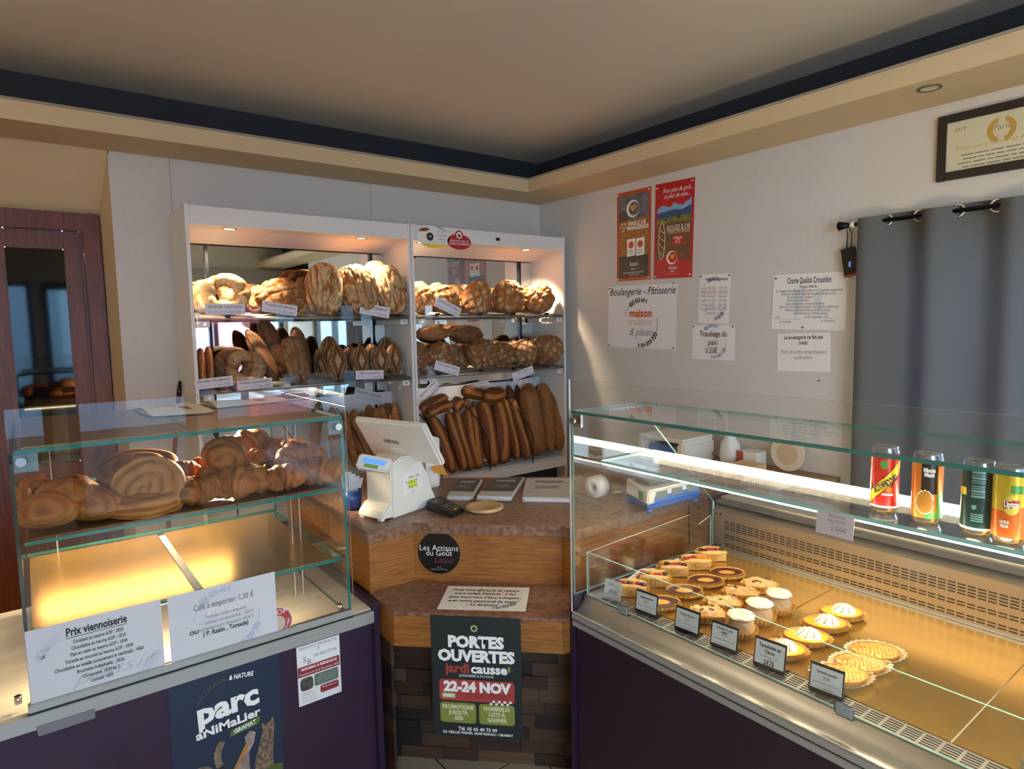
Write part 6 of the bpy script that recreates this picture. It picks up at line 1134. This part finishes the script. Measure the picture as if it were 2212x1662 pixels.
# ------------------------------------------------------------------ drink cans on the middle shelf
def can(label, px, py, art, mats, yaw, words):
    c = P(px, py, Z=1.1632); yaw = math.degrees(math.atan2(-c.x, c.y)); t = thing('drink_can', label, 'can', mat=Matrix.Translation(c) @ Matrix.Rotation(math.radians(yaw), 4, 'Z'), group='drink cans on the middle shelf'); r, h = 0.0288, 0.152
    loc(MB().lathe([(0.0005, 0.003), (0.020, 0.001), (0.0225, 0.0), (0.0255, 0.006), (r, 0.013)], 40), 'base', CHROME, t)
    loc(MB().lathe([(r, h-0.016), (0.0262, h-0.006), (0.0262, h-0.001), (0.0248, h), (0.0235, h-0.004), (0.0005, h-0.004)], 40), 'lid', CHROME, t)
    mb = MB(); n, m = 96, 56; z0, z1 = 0.013, h-0.016
    for i in range(m+1):
        for j in range(n): a = 2*math.pi*j/n; mb.v.append((r*math.sin(a), -r*math.cos(a), z0+(z1-z0)*i/m))
    for i in range(m):
        for j in range(n):
            a = 2*math.pi*(j+0.5)/n; a = a-2*math.pi if a > math.pi else a
            mb.f.append((i*n+j, i*n+(j+1) % n, (i+1)*n+(j+1) % n, (i+1)*n+j)); mb.m.append(art(a*r, (i+0.5)/m)); mb.sm.append(True)
    w_ = loc(mb, 'printed_wall', mats, t)
    for a, x, y, sz, mat, ww, bold, rot in words: txt(w_, a, x, z0+(z1-z0)*y, sz, mat, w=ww, bold=bold, z=('wrap', r+0.0004), rot=rot)
CR = M('can_red', (196, 36, 30), 0.25, 0.3); CY = M('can_yellow', (232, 204, 40), 0.25, 0.3); CO = M('can_orange', (214, 120, 30), 0.25, 0.3); CB = M('can_black', (30, 22, 22), 0.25, 0.3); CG = M('can_green', (84, 150, 70), 0.25, 0.3); CDG = M('can_dark_teal', (18, 56, 54), 0.25, 0.3); CSL = M('can_slice', (176, 120, 40), 0.3, 0.2); CT = M('can_pale_teal', (120, 160, 158), 0.3, 0.2)
def art1(x, v):
    s_ = v-0.46-x*9.0
    if abs(s_) < 0.11: return 1
    if abs(s_) < 0.128: return 2
    if (x+0.002)**2/0.00007+(v-0.80)**2/0.007 < 1: return 3
    if (x-0.010)**2/0.00006+(v-0.34)**2/0.003 < 1: return 4
    return 5 if v < 0.03 else 0
can('red and yellow citrus soda can, leftmost on the middle shelf', 1909, 1103, art1, [CR, CY, CB, CG, CO, MERI], 38, (('Schweppes', 0.0, 0.46, 0.030, INK, 0.062, 0.0010, 0.62), ('AGRUMES', 0.006, 0.25, 0.0065, WHITEI, 0.024, 0.0003, 0)))
def art2(x, v):
    if (x+0.004)**2/0.00032+(v-0.28)**2/0.045 < 0.86: return 2
    if (x+0.004)**2/0.00032+(v-0.28)**2/0.045 < 1: return 4
    if -0.012 < x < 0.018 and v > 0.42: return 1
    if x > 0.018 and v < 0.45: return 3
    return 3 if v < 0.10 and x > -0.004 else 0
can('orange juice can with a black label panel, second from the left', 2000, 1126, art2, [CO, CB, CSL, CG, MERI], 38, (('Minute', 0.003, 0.84, 0.0125, WHITEI, 0.022, 0.0006, 0), ('Maid', 0.003, 0.76, 0.0125, WHITEI, 0.018, 0.0006, 0)))
def art3(x, v):
    if x < -0.020 and 0.55 < v < 0.68: return 1
    if -0.012 < x < 0.012 and 0.52 < v < 0.97 and int(v*46) % 2: return 2
    if -0.012 < x < 0.010 and 0.10 < v < 0.26 and int(v*60) % 2: return 2
    if (x+0.006)**2/0.00002+(v-0.38)**2/0.0016 < 1: return 2
    return 3 if v < 0.03 else 0
can('dark green can with small white print, third from the left', 2109, 1152, art3, [CDG, CY, CT, MERI], 38, ())
def art4(x, v):
    if (x-0.002)**2/0.00017+(v-0.53)**2/0.024 < 1: return 2 if abs(v-0.54-x*2) < 0.055 else 1
    if 0.72 < v < 0.84 and 0.0 < x < 0.020: return 3
    return 4 if v < 0.42 or (v < 0.50 and x > 0.004) else 0
can('yellow and orange peach iced tea can at the right edge', 2178, 1170, art4, [M('can_lemon', (214, 186, 40), 0.25, 0.3), M('can_pale_yellow', (238, 214, 90), 0.25, 0.3), CR, CG, M('can_peach', (222, 108, 36), 0.25, 0.3)], 38, (('Lipton', 0.002, 0.54, 0.016, WHITEI, 0.024, 0.0007, 0.05), ('SAVEUR\nPÊCHE', -0.008, 0.22, 0.008, WHITEI, 0.016, 0.0003, 0)))

# ------------------------------------------------------------------ things on the worktop
POSW = M('till_white', (232, 226, 214), 0.35); ZWT = ZW+0.0006
a_ = Vector((0.955, 0.295, 0)).normalized(); s_ = Vector((a_.y, -a_.x, 0)); o_ = Vector((0.985, 2.265, ZWT))
def LP(a, s, z): return o_+a_*a+s_*s+Vector((0, 0, z))
pos = thing('till_terminal', 'white till terminal seen from behind with a tilted monitor', 'till', LP(0.13, 0.07, 0))
prof = [(0.035, 0.0), (0.265, 0.0), (0.275, 0.02), (0.25, 0.07), (0.235, 0.12), (0.20, 0.185), (0.15, 0.222), (0.09, 0.225), (0.04, 0.205), (0.032, 0.19), (0.030, 0.03)]
mb = MB(); mb.prism(prof, 0.0, 0.14, tr=lambda x, y, z: LP(x, z, y)); mb.build('body', POSW, pos, bevel=0.006)
mb = MB(); mb.prism([(-0.02, 0.008), (0.06, 0.004), (0.06, 0.055), (0.02, 0.058), (-0.012, 0.030)], 0.004, 0.136, tr=lambda x, y, z: LP(x, z, y)); mb.build('front_foot', POSW, pos, bevel=0.004)
MB().prism([(-0.015, 0), (0.0, 0), (0.0, 0.012), (-0.015, 0.012)], 0.01, 0.03, tr=lambda x, y, z: LP(x, z, y)).prism([(-0.015, 0), (0.0, 0), (0.0, 0.012), (-0.015, 0.012)], 0.11, 0.13, tr=lambda x, y, z: LP(x, z, y)).build('rubber_foot', POSW, pos)
q = [P(777, 979, Y=2.185), P(849, 992, Y=2.115), P(835, 1021, Y=2.105), P(767, 1009, Y=2.175)]; nn = (q[1]-q[0]).cross(q[3]-q[0]).normalized(); nn = nn if nn.y > 0 or nn.x > 0 else -nn
if nn.dot(_f) < 0: nn = -nn
dp = MB().hexa(q+[p+nn*0.05 for p in q]).build('customer_display', POSW, pos, bevel=0.006)
def bil(u, v): return (q[0]*(1-u)+q[1]*u)*(1-v)+(q[3]*(1-u)+q[2]*u)*v-nn*0.0012
MB().add([bil(0.16, 0.24), bil(0.86, 0.24), bil(0.86, 0.60), bil(0.16, 0.60)], [(0, 1, 2, 3)]).build('lcd', M('blue_lcd', (90, 140, 230), 0.3, emit=(90, 145, 245), emit_s=0.35), dp)
MB().add([bil(0.25, 0.64), bil(0.68, 0.64), bil(0.68, 0.88), bil(0.25, 0.88)], [(0, 1, 2, 3)]).build('green_label', M('cash_green', (126, 156, 60), 0.5), dp)
Mx = frame(bil(0.465, 0.76)-nn*0.0006, (q[1]-q[0]), (q[0]-q[3])); fl_ = bpy.data.objects.new('label_text', None); COL.objects.link(fl_); fl_.matrix_basis = Mx; attach_w = fl_; fl_.parent = dp; fl_.matrix_parent_inverse = world_of(dp).inverted()
txt(fl_, 'CASHMAG', 0, 0.0, 0.010, M('lime_ink', (176, 200, 90), 0.5), w=0.036, z=0.0003)
zt, zb = 1.245, 1.075
m4 = [P(762, 906, Z=zt), P(914, 922, Z=zt), P(958, 1010, Z=zb), P(806, 984, Z=zb)]; n4 = (m4[1]-m4[0]).cross(m4[3]-m4[0]).normalized()
if n4.dot(_f) < 0: n4 = -n4
mon = MB().hexa(m4+[p+n4*0.026 for p in m4]).build('monitor', POSW, pos, bevel=0.009)
cc = sum(m4, Vector())/4; uu = ((m4[1]-m4[0])+(m4[2]-m4[3])).normalized(); vv = ((m4[0]-m4[3])+(m4[1]-m4[2])).normalized()
Mx = frame(m4[0]*0.29+m4[1]*0.25+m4[2]*0.19+m4[3]*0.27-n4*0.005, uu, vv); fl_ = bpy.data.objects.new('maker_mark', None); COL.objects.link(fl_); fl_.matrix_basis = Mx; fl_.parent = mon; fl_.matrix_parent_inverse = world_of(mon).inverted()
txt(fl_, 'oxhoo', 0, 0, 0.034, INK, w=0.085, bold=0.0005, z=0.0004)
nk = m4[2]*0.42+m4[3]*0.58; MB().hexa([cc-uu*0.045-vv*0.03-n4*0.004, cc+uu*0.035-vv*0.03-n4*0.004, nk+uu*0.04-n4*0.012, nk-uu*0.05-n4*0.012]+[cc-uu*0.045-vv*0.03+n4*0.01, cc+uu*0.035-vv*0.03+n4*0.01, nk+uu*0.04+n4*0.01, nk-uu*0.05+n4*0.01]).build('monitor_neck', POSW, pos, bevel=0.003)
Mx = frame(LP(0.14, 0.1412, 0.115), a_, (0, 0, 1)); sd = bpy.data.objects.new('handwritten_note', None); COL.objects.link(sd); sd.matrix_basis = Mx; sd.parent = pos; sd.matrix_parent_inverse = world_of(pos).inverted()
nt_ = sheet('taped_note', None, None, Matrix.Identity(4), 0.105, 0.075, M('taped_paper', (236, 232, 226), 0.5), 0.0006, top=False, parent=sd)
LIME = M('highlighter_yellow', (214, 230, 90), 0.6); shp(nt_, [(-0.028, -0.018), (0.022, -0.018), (0.026, 0.014), (-0.022, 0.014)], LIME, z=0.0003, name='highlight'); txt(nt_, 'PAS  DE', 0.008, 0.024, 0.015, INK, w=0.062, shear=0.1); txt(nt_, 'TiCKET', -0.006, 0.0045, 0.016, INK, w=0.064); txt(nt_, 'RESTO', 0.002, -0.013, 0.015, INK, w=0.044); txt(nt_, 'v', 0.002, -0.030, 0.016, INK)
mk = thing('display_tablet', 'second white screen standing behind the till monitor', 'screen', (1.45, 2.45, ZWT))
q = [P(918, 940, Y=2.46), P(945, 948, Y=2.44), P(945, 1030, Y=2.44), P(918, 1030, Y=2.46)]; q[2].z = q[3].z = ZWT; MB().hexa(q+[p+Vector((0.02, 0.012, 0)) for p in q]).build('screen_body', POSW, mk, bevel=0.004)
q = [P(930, 1010, Y=2.42), P(955, 1005, Y=2.42), P(968, 1028, Y=2.42), P(938, 1022, Y=2.42)]; o = MB().hexa(q+[p+Vector((0.0006, 0.0012, 0)) for p in q]).build('sticky_note', M('orange_note', (216, 140, 40), 0.7)); tag(o, 'orange sticky note hanging below the right edge of the till monitor', 'note')
# blue cup with cards
c = P(762, 1104, Z=ZW); c += Vector((0.012, 0.030, 0)); c.z = ZWT; cup = thing('blue_cup', 'dark blue cup holding white plastic cards beside the till', 'cup', c)
MB().lathe([(0.0005, 0.0), (0.026, 0.0), (0.034, 0.01), (0.038, 0.04), (0.039, 0.075), (0.036, 0.075), (0.034, 0.02), (0.0005, 0.012)], 28, c).build('bowl', M('cobalt_glaze', (34, 66, 132), 0.25), cup)
for k in range(4):
    t0 = c+Vector((-0.012+0.008*k, 0.004*k, 0.014)); t1 = t0+Vector((-0.008+0.010*k, 0.006, 0.135-0.012*k)); MB().hexa([t0+Vector((-0.012, -0.003, 0)), t0+Vector((0.012, -0.003, 0)), t0+Vector((0.012, -0.002, 0)), t0+Vector((-0.012, -0.002, 0)), t1+Vector((-0.024, -0.003, 0)), t1+Vector((0.024, -0.003, 0)), t1+Vector((0.024, -0.002, 0)), t1+Vector((-0.024, -0.002, 0))]).build('plastic_card', PAPERW, cup)
# card reader
def onw(px, py, z=ZWT): v = P(px, py, Z=ZW); v.z = z; return v
q = [onw(921, 1102), onw(977, 1121), onw(1004, 1106), onw(950, 1087)]
cr = thing('card_terminal', 'black card payment terminal with a keypad on the worktop', 'card terminal', sum(q, Vector())/4)
MB().hexa(q+[q[0]+Vector((0.004, 0.002, 0.032)), q[1]+Vector((0, 0.004, 0.016)), q[2]+Vector((-0.004, 0, 0.016)), q[3]+Vector((0, -0.004, 0.032))]).build('housing', BLACK, cr, bevel=0.004)
def crt(u, v, dz=0.0): p = (q[0]*(1-u)+q[1]*u)*(1-v)+(q[3]*(1-u)+q[2]*u)*v; p.z = ZWT+0.032-0.016*u+dz; return p
MB().add([crt(0.12, 0.18, 0.0012), crt(0.42, 0.18, 0.0012), crt(0.42, 0.82, 0.0012), crt(0.12, 0.82, 0.0012)], [(0, 1, 2, 3)]).build('screen', M('reader_screen', (60, 62, 60), 0.15), cr)
for i in range(4):
    for j in range(3):
        u, v = 0.54+0.10*i, 0.22+0.21*j; m_ = M('key_grey', (90, 90, 90), 0.5) if i < 3 else M('key_%d' % j, ((150, 40, 36), (190, 160, 50), (50, 120, 70))[j], 0.5)
        MB().hexa([crt(u, v, 0.0002), crt(u+0.07, v, 0.0002), crt(u+0.07, v+0.14, 0.0002), crt(u, v+0.14, 0.0002), crt(u, v, 0.003), crt(u+0.07, v, 0.003), crt(u+0.07, v+0.14, 0.003), crt(u, v+0.14, 0.003)]).build('key', m_, cr)
MB().tube([onw(921, 1098, ZWT+0.008), onw(905, 1094, ZWT+0.004), onw(900, 1088, ZWT+0.003)], 0.0025, 6).build('cable', BLACK, cr)
c = onw(1047, 1101); pl = thing('wooden_plate', 'round pale wooden coin plate next to the card terminal', 'plate', c); MB().lathe([(0.0005, 0.002), (0.055, 0.0), (0.07, 0.002), (0.074, 0.009), (0.072, 0.015), (0.062, 0.017), (0.056, 0.012), (0.0005, 0.011)], 48, c).build('dish', PALEW, pl)
# newspaper stacks
def stack(label, pts, mat, seed, n=4, band=None):
    q = [onw(x, y) for x, y in pts]; t = thing('leaflet_stack', label, 'leaflets', sum(q, Vector())/4); rnd = random.Random(seed)
    for k in range(n):
        d = Vector((rnd.uniform(-0.006, 0.006), rnd.uniform(-0.006, 0.006), 0)); zz = ZWT+0.004*k
        MB().hexa([p+d+Vector((0, 0, zz-ZWT)) for p in q]+[p+d+Vector((0, 0, zz-ZWT+0.0034)) for p in q]).build('leaflet', PAPER if k < n-1 else M('news_paper', (200, 196, 190), 0.7), t)
    zt_ = ZWT+0.004*n; r_ = ((q[1]-q[0])+(q[2]-q[3])).normalized(); up = Vector((0, 0, 1)).cross(r_)
    e = bpy.data.objects.new('cover', None); COL.objects.link(e); cc_ = sum(q, Vector())/4; cc_.z = zt_+0.0004+d.z; e.matrix_basis = frame(cc_, r_, up); e.parent = t; e.matrix_parent_inverse = world_of(t).inverted()
    w, h = ((q[1]-q[0]).length+(q[2]-q[3]).length)/2, abs((q[0]-q[3]).dot(up))
    iv = e.matrix_basis.inverted()
    def lq(u, v): p = (q[0]*(1-u)+q[1]*u)*(1-v)+(q[3]*(1-u)+q[2]*u)*v+d; r2 = iv @ Vector((p.x, p.y, cc_.z)); return (r2.x, r2.y)
    if mat: shp(e, [lq(0.02, 0.98-0.22)[0:2], lq(0.98, 0.98-0.22), lq(0.98, 0.03), lq(0.02, 0.03)], mat, z=0.0003)
    ink = WHITEI if mat else INK; x_, y_ = lq(0.5, 0.22); txt(e, 'EN BOULANGER', x_, y_+0.008, 0.020, ink, w=w*0.62, bold=0.0005, z=0.0007); txt(e, 'DU PETIT MOULIN', x_, y_-0.012, 0.016, ink, w=w*0.60, bold=0.0005, z=0.0007)
    x0_, y0_ = lq(0.2, 0.45); x1_, _ = lq(0.8, 0.45); bars(e, x0_, x1_, y0_, 4, 0.013, 0.004, INKL if mat else INKG, seed, z=0.0007)
SLATE = M('leaflet_slate', (84, 80, 74), 0.6)
stack('stack of dark-covered bakery leaflets, left of three', ((990, 1042), (1041, 1042), (1019, 1082), (967, 1080)), SLATE, 1)
stack('stack of dark-covered bakery leaflets, middle of three', ((1066, 1042), (1132, 1040), (1103, 1084), (1030, 1082)), SLATE, 2, 5)
stack('stack of white bakery leaflets, right of three', ((1140, 1042), (1236, 1042), (1232, 1086), (1131, 1084)), None, 3, 5)
o = MB().hexa([onw(900, 1048), onw(924, 1040), onw(912, 1060), onw(902, 1064)]+[onw(900, 1048, ZWT+0.001), onw(924, 1040, ZWT+0.03), onw(912, 1060, ZWT+0.001), onw(902, 1064, ZWT+0.001)]).build('receipt', PAPER); tag(o, 'white receipt curling out behind the till', 'receipt')
# weighing scale on the right wing
q = [onw(1352, 1084), onw(1398, 1113), onw(1514, 1082), onw(1462, 1058)]
sc = thing('weighing_scale', 'white and blue weighing scale with a steel plate behind the pastry case', 'scale', sum(q, Vector())/4); BLU = M('scale_blue', (60, 110, 190), 0.4)
up = Vector((0, 0, 1)); cen = sum(q, Vector())/4
MB().hexa([p+(cen-p)*0.06+up*0.012 for p in q]+[p+up*0.035 for p in q]).build('blue_base', BLU, sc, bevel=0.004)
top = [q[0]+up*0.105, q[1]*0.86+q[0]*0.0+q[2]*0.0+q[3]*0.14+up*0.105, q[2]*0.86+q[3]*0.14+up*0.105, q[3]+up*0.105]
top[1] = q[1]+(q[0]-q[1])*0.0+(q[3]-q[2])*0.0+(q[3]-q[2]).normalized()*0.0+up*0.085+(cen-q[1])*0.10; top[2] = q[2]+(cen-q[2])*0.10+up*0.085; top[0] = q[0]+up*0.095; top[3] = q[3]+up*0.095
MB().hexa([p+up*0.035 for p in q]+top).build('housing', POSW, sc, bevel=0.006)
MB().hexa([p+(cen-p)*0.12+up*0.108-Vector((0, 0, p.z-ZWT)) for p in q]+[p+(cen-p)*0.10+up*0.114-Vector((0, 0, p.z-ZWT)) for p in q]).build('steel_plate', STEEL, sc, bevel=0.003)
MB().tube([cen+up*0.09, cen+up*0.110], 0.03, 12).build('plate_support', BLACK, sc)
def fq(u, v): a = (q[1]*(1-u)+q[2]*u)+up*0.035; b = top[1]*(1-u)+top[2]*u; n = (q[1]-q[0]).normalized(); return a*(1-v)+b*v+n*0.0015
MB().add([fq(0.12, 0.06), fq(0.98, 0.06), fq(0.98, 0.5), fq(0.12, 0.5)], [(0, 1, 2, 3)]).build('blue_band', BLU, sc)
for k in range(3): MB().add([fq(0.14+0.3*k, 0.30)+(q[1]-q[0]).normalized()*0.001, fq(0.36+0.3*k, 0.30)+(q[1]-q[0]).normalized()*0.001, fq(0.36+0.3*k, 0.82)+(q[1]-q[0]).normalized()*0.001, fq(0.14+0.3*k, 0.82)+(q[1]-q[0]).normalized()*0.001], [(0, 1, 2, 3)]).build('readout', M('lcd_grey', (120, 124, 110), 0.3), sc)
MB().add([(q[0]*(1-u)+q[1]*u)+up*z_-(q[2]-q[1]).normalized()*0.0015 for u, z_ in ((0.62, 0.045), (0.84, 0.045), (0.84, 0.075), (0.62, 0.075))], [(0, 1, 2, 3)]).build('green_sticker', M('sticker_green', (50, 140, 70), 0.5), sc)
for p in q: pp = p+(cen-p)*0.14; MB().tube([pp, pp+up*0.014], 0.010, 10).build('foot', BLU, sc)
MB().tube([onw(1500, 1090), onw(1512, 1100), Vector((2.10, 1.594, 0.86)), Vector((2.10, 1.592, 0.7))], 0.0028, 6).build('cable', BLACK, sc)
# roll of white tape and paper left of the scale
c = onw(1290, 1075); o = MB().lathe([(0.02, 0.0), (0.045, 0.0), (0.046, 0.05), (0.02, 0.05), (0.02, 0.0)], 28).build('paper_roll', PAPER); o.matrix_basis = Matrix.Translation(c+Vector((0, 0, 0.046))) @ Matrix.Rotation(math.radians(90), 4, 'Y') @ Matrix.Translation((0, 0, -0.025)); tag(o, 'white paper roll lying on the worktop left of the scale', 'paper roll')
# slim wooden box at the end of the wing: board with a red arrow mark
MB().box(1.62, 1.78, 1.6125, 1.6145, 0.775, 0.781).build('red_mark', M('red_orange_ink', (196, 74, 44), 0.6), ct)
# ------------------------------------------------------------------ bench along the right wall with its clutter
tb = thing('wooden_bench', 'slatted wooden bench along the right wall behind the pastry case', 'bench', (3.05, 2.1, 0)); ZBn = 0.78
for k in range(6): MB().box(2.80+0.09*k, 2.885+0.09*k, 1.58, 2.75, ZBn-0.025, ZBn).build('slat', TABLEW, tb)
for xx in (2.82, 3.28):
    for yy in (1.60, 2.65): MB().box(xx, xx+0.05, yy, yy+0.05, 0.004, ZBn-0.025).build('leg', TABLEW, tb)
def onb(px, py): v = P(px, py, Z=ZBn); v.z = ZBn+0.0006; return v
ms = thing('bread_slicer', 'white and blue bread slicing machine on the wooden bench', 'machine', (3.0, 2.45, ZBn))
MB().box(2.92, 3.22, 2.26, 2.60, ZBn+0.0006, ZBn+0.04).build('base', POSW, ms, bevel=0.012); MB().box(2.92, 3.22, 2.26, 2.31, ZBn+0.04, ZBn+0.13).box(2.92, 3.22, 2.55, 2.60, ZBn+0.04, ZBn+0.13).box(2.92, 3.22, 2.26, 2.60, ZBn+0.13, ZBn+0.155).build('housing', POSW, ms, bevel=0.012); MB().box(2.95, 3.20, 2.32, 2.54, ZBn+0.04, ZBn+0.10).build('cradle', BLU, ms, bevel=0.01)
def clutter(name, label, cat, px, py, fn):
    c = onb(px, py); c.x = min(max(c.x, 2.88), 3.22); c.y = min(max(c.y, 1.68), 2.15); t = thing(name, label, cat, c); fn(t, c); return t
def f_bag(t, c): MB().lathe([(0.05, 0.0), (0.062, 0.05), (0.05, 0.12), (0.03, 0.15), (0.045, 0.19), (0.038, 0.19), (0.0005, 0.14)], 14, c, rfun=lambda r, z, q, i: r*(1+0.12*math.sin(q*5+i))).build('crumpled_bag', PAPER, t)
def f_lid(t, c): MB().tube([c+Vector((0.02, 0, 0.10)), c+Vector((0.03, 0, 0.10))], 0.095, 30).build('lid_disc', M('milky_lid', (222, 206, 190), 0.4), t); MB().tube([c+Vector((0.017, 0, 0.10)), c+Vector((0.021, 0, 0.10))], 0.06, 30).build('lid_centre', M('milky_lid_centre', (206, 180, 150), 0.4), t)
def f_note(t, c):
    MB().box(c.x-0.07, c.x+0.07, c.y-0.10, c.y+0.10, c.z, c.z+0.014).build('pages', PAPER, t)
    for k in range(14): MB().surf(lambda u, v, k=k: (c.x-0.07+0.010*math.cos(2*math.pi*u)+0.0012*math.cos(2*math.pi*v), c.y-0.09+0.0138*k+0.0012*math.sin(2*math.pi*v), c.z+0.012+0.010*math.sin(2*math.pi*u)), 10, 4, True, True).build('ring', BLACKM, t)
def f_box(t, c): MB().box(c.x-0.05, c.x+0.05, c.y-0.06, c.y+0.06, c.z, c.z+0.09).build('packet', M('packet_white', (230, 226, 220), 0.6), t); MB().box(c.x-0.0505, c.x-0.0500, c.y+0.02, c.y+0.06, c.z+0.01, c.z+0.09).build('red_stripe', BRICK, t)
def f_tan(t, c): MB().box(c.x-0.06, c.x+0.06, c.y-0.07, c.y+0.07, c.z, c.z+0.07).build('carton', M('kraft_card', (206, 162, 112), 0.7), t, ); MB().box(c.x-0.0605, c.x-0.0600, c.y-0.02, c.y+0.02, c.z, c.z+0.07).build('label_strip', M('violet_tape', (120, 112, 150), 0.5), t)
clutter('paper_bag', 'crumpled white paper bag standing on the wooden bench', 'paper bag', 1570, 1000, f_bag); clutter('carton', 'tan carton with a violet strip on the wooden bench', 'carton', 1615, 1030, f_tan); clutter('packet', 'white packet with a red edge on the wooden bench', 'packet', 1655, 1000, f_box); clutter('plastic_lid', 'round milky plastic lid propped up on the wooden bench', 'lid', 1700, 1020, f_lid); clutter('spiral_notebook', 'spiral-bound notebook lying on the wooden bench', 'notebook', 1655, 1048, f_note)
# ------------------------------------------------------------------ the shop assistant, seen only in the shelf mirror
pp = Vector((2.56, -1.25, 0))
per = thing('person', 'person with short dark hair in a dark top looking down behind the pastry case', 'person', pp)
SKIN = M('skin', (206, 150, 124), 0.55); HAIR = M('dark_hair', (26, 22, 22), 0.6); TOP = M('dark_top', (40, 42, 52), 0.8)
bm = bmesh.new(); KZ = 1.07; js = {'pelvis': (0, 0, 0.92, .15, .11), 'waist': (0, 0, 1.06, .135, .10), 'chest': (0.01, 0, 1.28, .165, .115), 'neckb': (0.01, 0, 1.45, .075, .07), 'neck': (-0.01, 0, 1.50, .052, .052), 'head': (-0.035, 0, 1.555, .060, .055)}
for sd, n in ((1, 'l'), (-1, 'r')):
    js.update({n+'sh': (0.0, .165*sd, 1.40, .062, .062), n+'el': (-0.06, .215*sd, 1.13, .045, .045), n+'wr': (-0.24, .13*sd, 1.06, .028, .028), n+'hip': (0, .09*sd, 0.86, .09, .09), n+'kn': (-0.01, .10*sd, 0.48, .06, .06), n+'an': (0.02, .10*sd, 0.09, .042, .042), n+'to': (-0.15, .11*sd, 0.035, .034, .034)})
ed = [('pelvis', 'waist'), ('waist', 'chest'), ('chest', 'neckb'), ('neckb', 'neck'), ('neck', 'head')]
for n in 'lr': ed += [('chest', n+'sh'), (n+'sh', n+'el'), (n+'el', n+'wr'), ('pelvis', n+'hip'), (n+'hip', n+'kn'), (n+'kn', n+'an'), (n+'an', n+'to')]
names = list(js)
def skin_mesh(name, js, names, ed, root, mat, par, sub=2):
    me = bpy.data.meshes.new(name); me.from_pydata([Vector((js[n][0], js[n][1], js[n][2]*KZ))+pp for n in names], [(names.index(a), names.index(b)) for a, b in ed], [])
    o = bpy.data.objects.new(name, me); COL.objects.link(o); m = o.modifiers.new('skin', 'SKIN'); m.use_smooth_shade = True
    for i, n in enumerate(names): me.skin_vertices[0].data[i].radius = js[n][3:5]; me.skin_vertices[0].data[i].use_root = (n == root)
    s2 = o.modifiers.new('sub', 'SUBSURF'); s2.levels = s2.render_levels = sub; me.materials.append(mat); dg = bpy.context.evaluated_depsgraph_get(); dg.update()
    m2 = bpy.data.meshes.new_from_object(o.evaluated_get(dg)); bpy.data.objects.remove(o); q = bpy.data.objects.new(name, m2); COL.objects.link(q); attach(q, par); m2.materials.clear(); m2.materials.append(mat); return q
body = skin_mesh('body', js, names, ed, 'pelvis', TOP, per); body.data.materials.append(SKIN)
for p in body.data.polygons:
    c = p.center-pp
    if c.z > 1.575 or (c.x < -0.17 and c.z > 0.9): p.material_index = 1
for sd in (1, -1):                                     # hands: palm and five bent fingers reaching to the case
    hj = {'wr': (-0.23, .13*sd, 1.065, .026, .022), 'pa': (-0.30, .115*sd, 1.045, .036, .016)}; he = [('wr', 'pa')]; hn = ['wr', 'pa']
    for k, (dy, l) in enumerate(((-.028, .060), (-.010, .072), (.010, .068), (.027, .052))):
        a, b = 'f%da' % k, 'f%db' % k; hj[a] = (-0.335, (.115+dy)*sd, 1.040, .0095, .0085); hj[b] = (-0.335-l*0.8, (.115+dy*1.2)*sd, 1.018, .008, .007); hn += [a, b]; he += [('pa', a), (a, b)]
    hj['ta'] = (-0.285, .075*sd, 1.035, .011, .010); hj['tb'] = (-0.315, .055*sd, 1.022, .009, .008); hn += ['ta', 'tb']; he += [('pa', 'ta'), ('ta', 'tb')]
    skin_mesh('hand', hj, hn, he, 'wr', SKIN, per, 1)
hc = pp+Vector((-0.060, 0, 1.735)); tilt = Matrix.Rotation(math.radians(-22), 4, 'Y')
V, fs = CS[18]; W = []
for d in V:                                            # head: skull, brow, nose, lips, chin; face towards -x
    x, y, z = d.x*0.098, d.y*0.076, d.z*0.118
    if d.z < -0.2: y *= 1-0.30*(-d.z-0.2); x *= 1-0.10*(-d.z-0.2)
    if d.x < 0:
        x -= 0.022*math.exp(-((d.y/0.13)**2+((d.z+0.12)/0.22)**2)); x += 0.010*math.exp(-(((abs(d.y)-0.38)/0.2)**2+((d.z-0.08)/0.14)**2)); x -= 0.008*math.exp(-((d.y/0.3)**2+((d.z+0.48)/0.10)**2)); x -= 0.010*math.exp(-((d.y/0.35)**2+((d.z+0.85)/0.2)**2))
    W.append(hc+(tilt @ Vector((x, y, z))))
MB().add(W, fs, 0, True).build('head', SKIN, per)
W = []
for d in V:
    k = 1.10 if (d.z > 0.25-0.55*d.x*1.0) else 0.9; x, y, z = d.x*0.104*k, d.y*0.082*k, d.z*0.122*k
    W.append(hc+(tilt @ Vector((x+0.006, y, z+0.006))))
MB().add(W, fs, 0, True).build('hair', HAIR, per)
for sd in (1, -1):
    e = hc+(tilt @ Vector((-0.088, 0.030*sd, 0.008))); MB().lathe([(0.0005, 0.011), (0.008, 0.008), (0.011, 0), (0.008, -0.008), (0.0005, -0.011)], 12, e).build('eye', M('eye_white', (225, 220, 215), 0.3), per)
    e = hc+(tilt @ Vector((0.008, 0.077*sd, -0.008))); MB().lathe([(0.0005, 0.032), (0.012, 0.022), (0.016, 0.0), (0.010, -0.022), (0.0005, -0.030)], 12, e, sy=0.5).build('ear', SKIN, per)
e = hc+(tilt @ Vector((-0.100, 0, -0.060))); MB().box(e.x-0.002, e.x+0.006, e.y-0.022, e.y+0.022, e.z-0.004, e.z+0.004).build('mouth', M('lips', (150, 82, 76), 0.5), per, bevel=0.002)
flush_text()
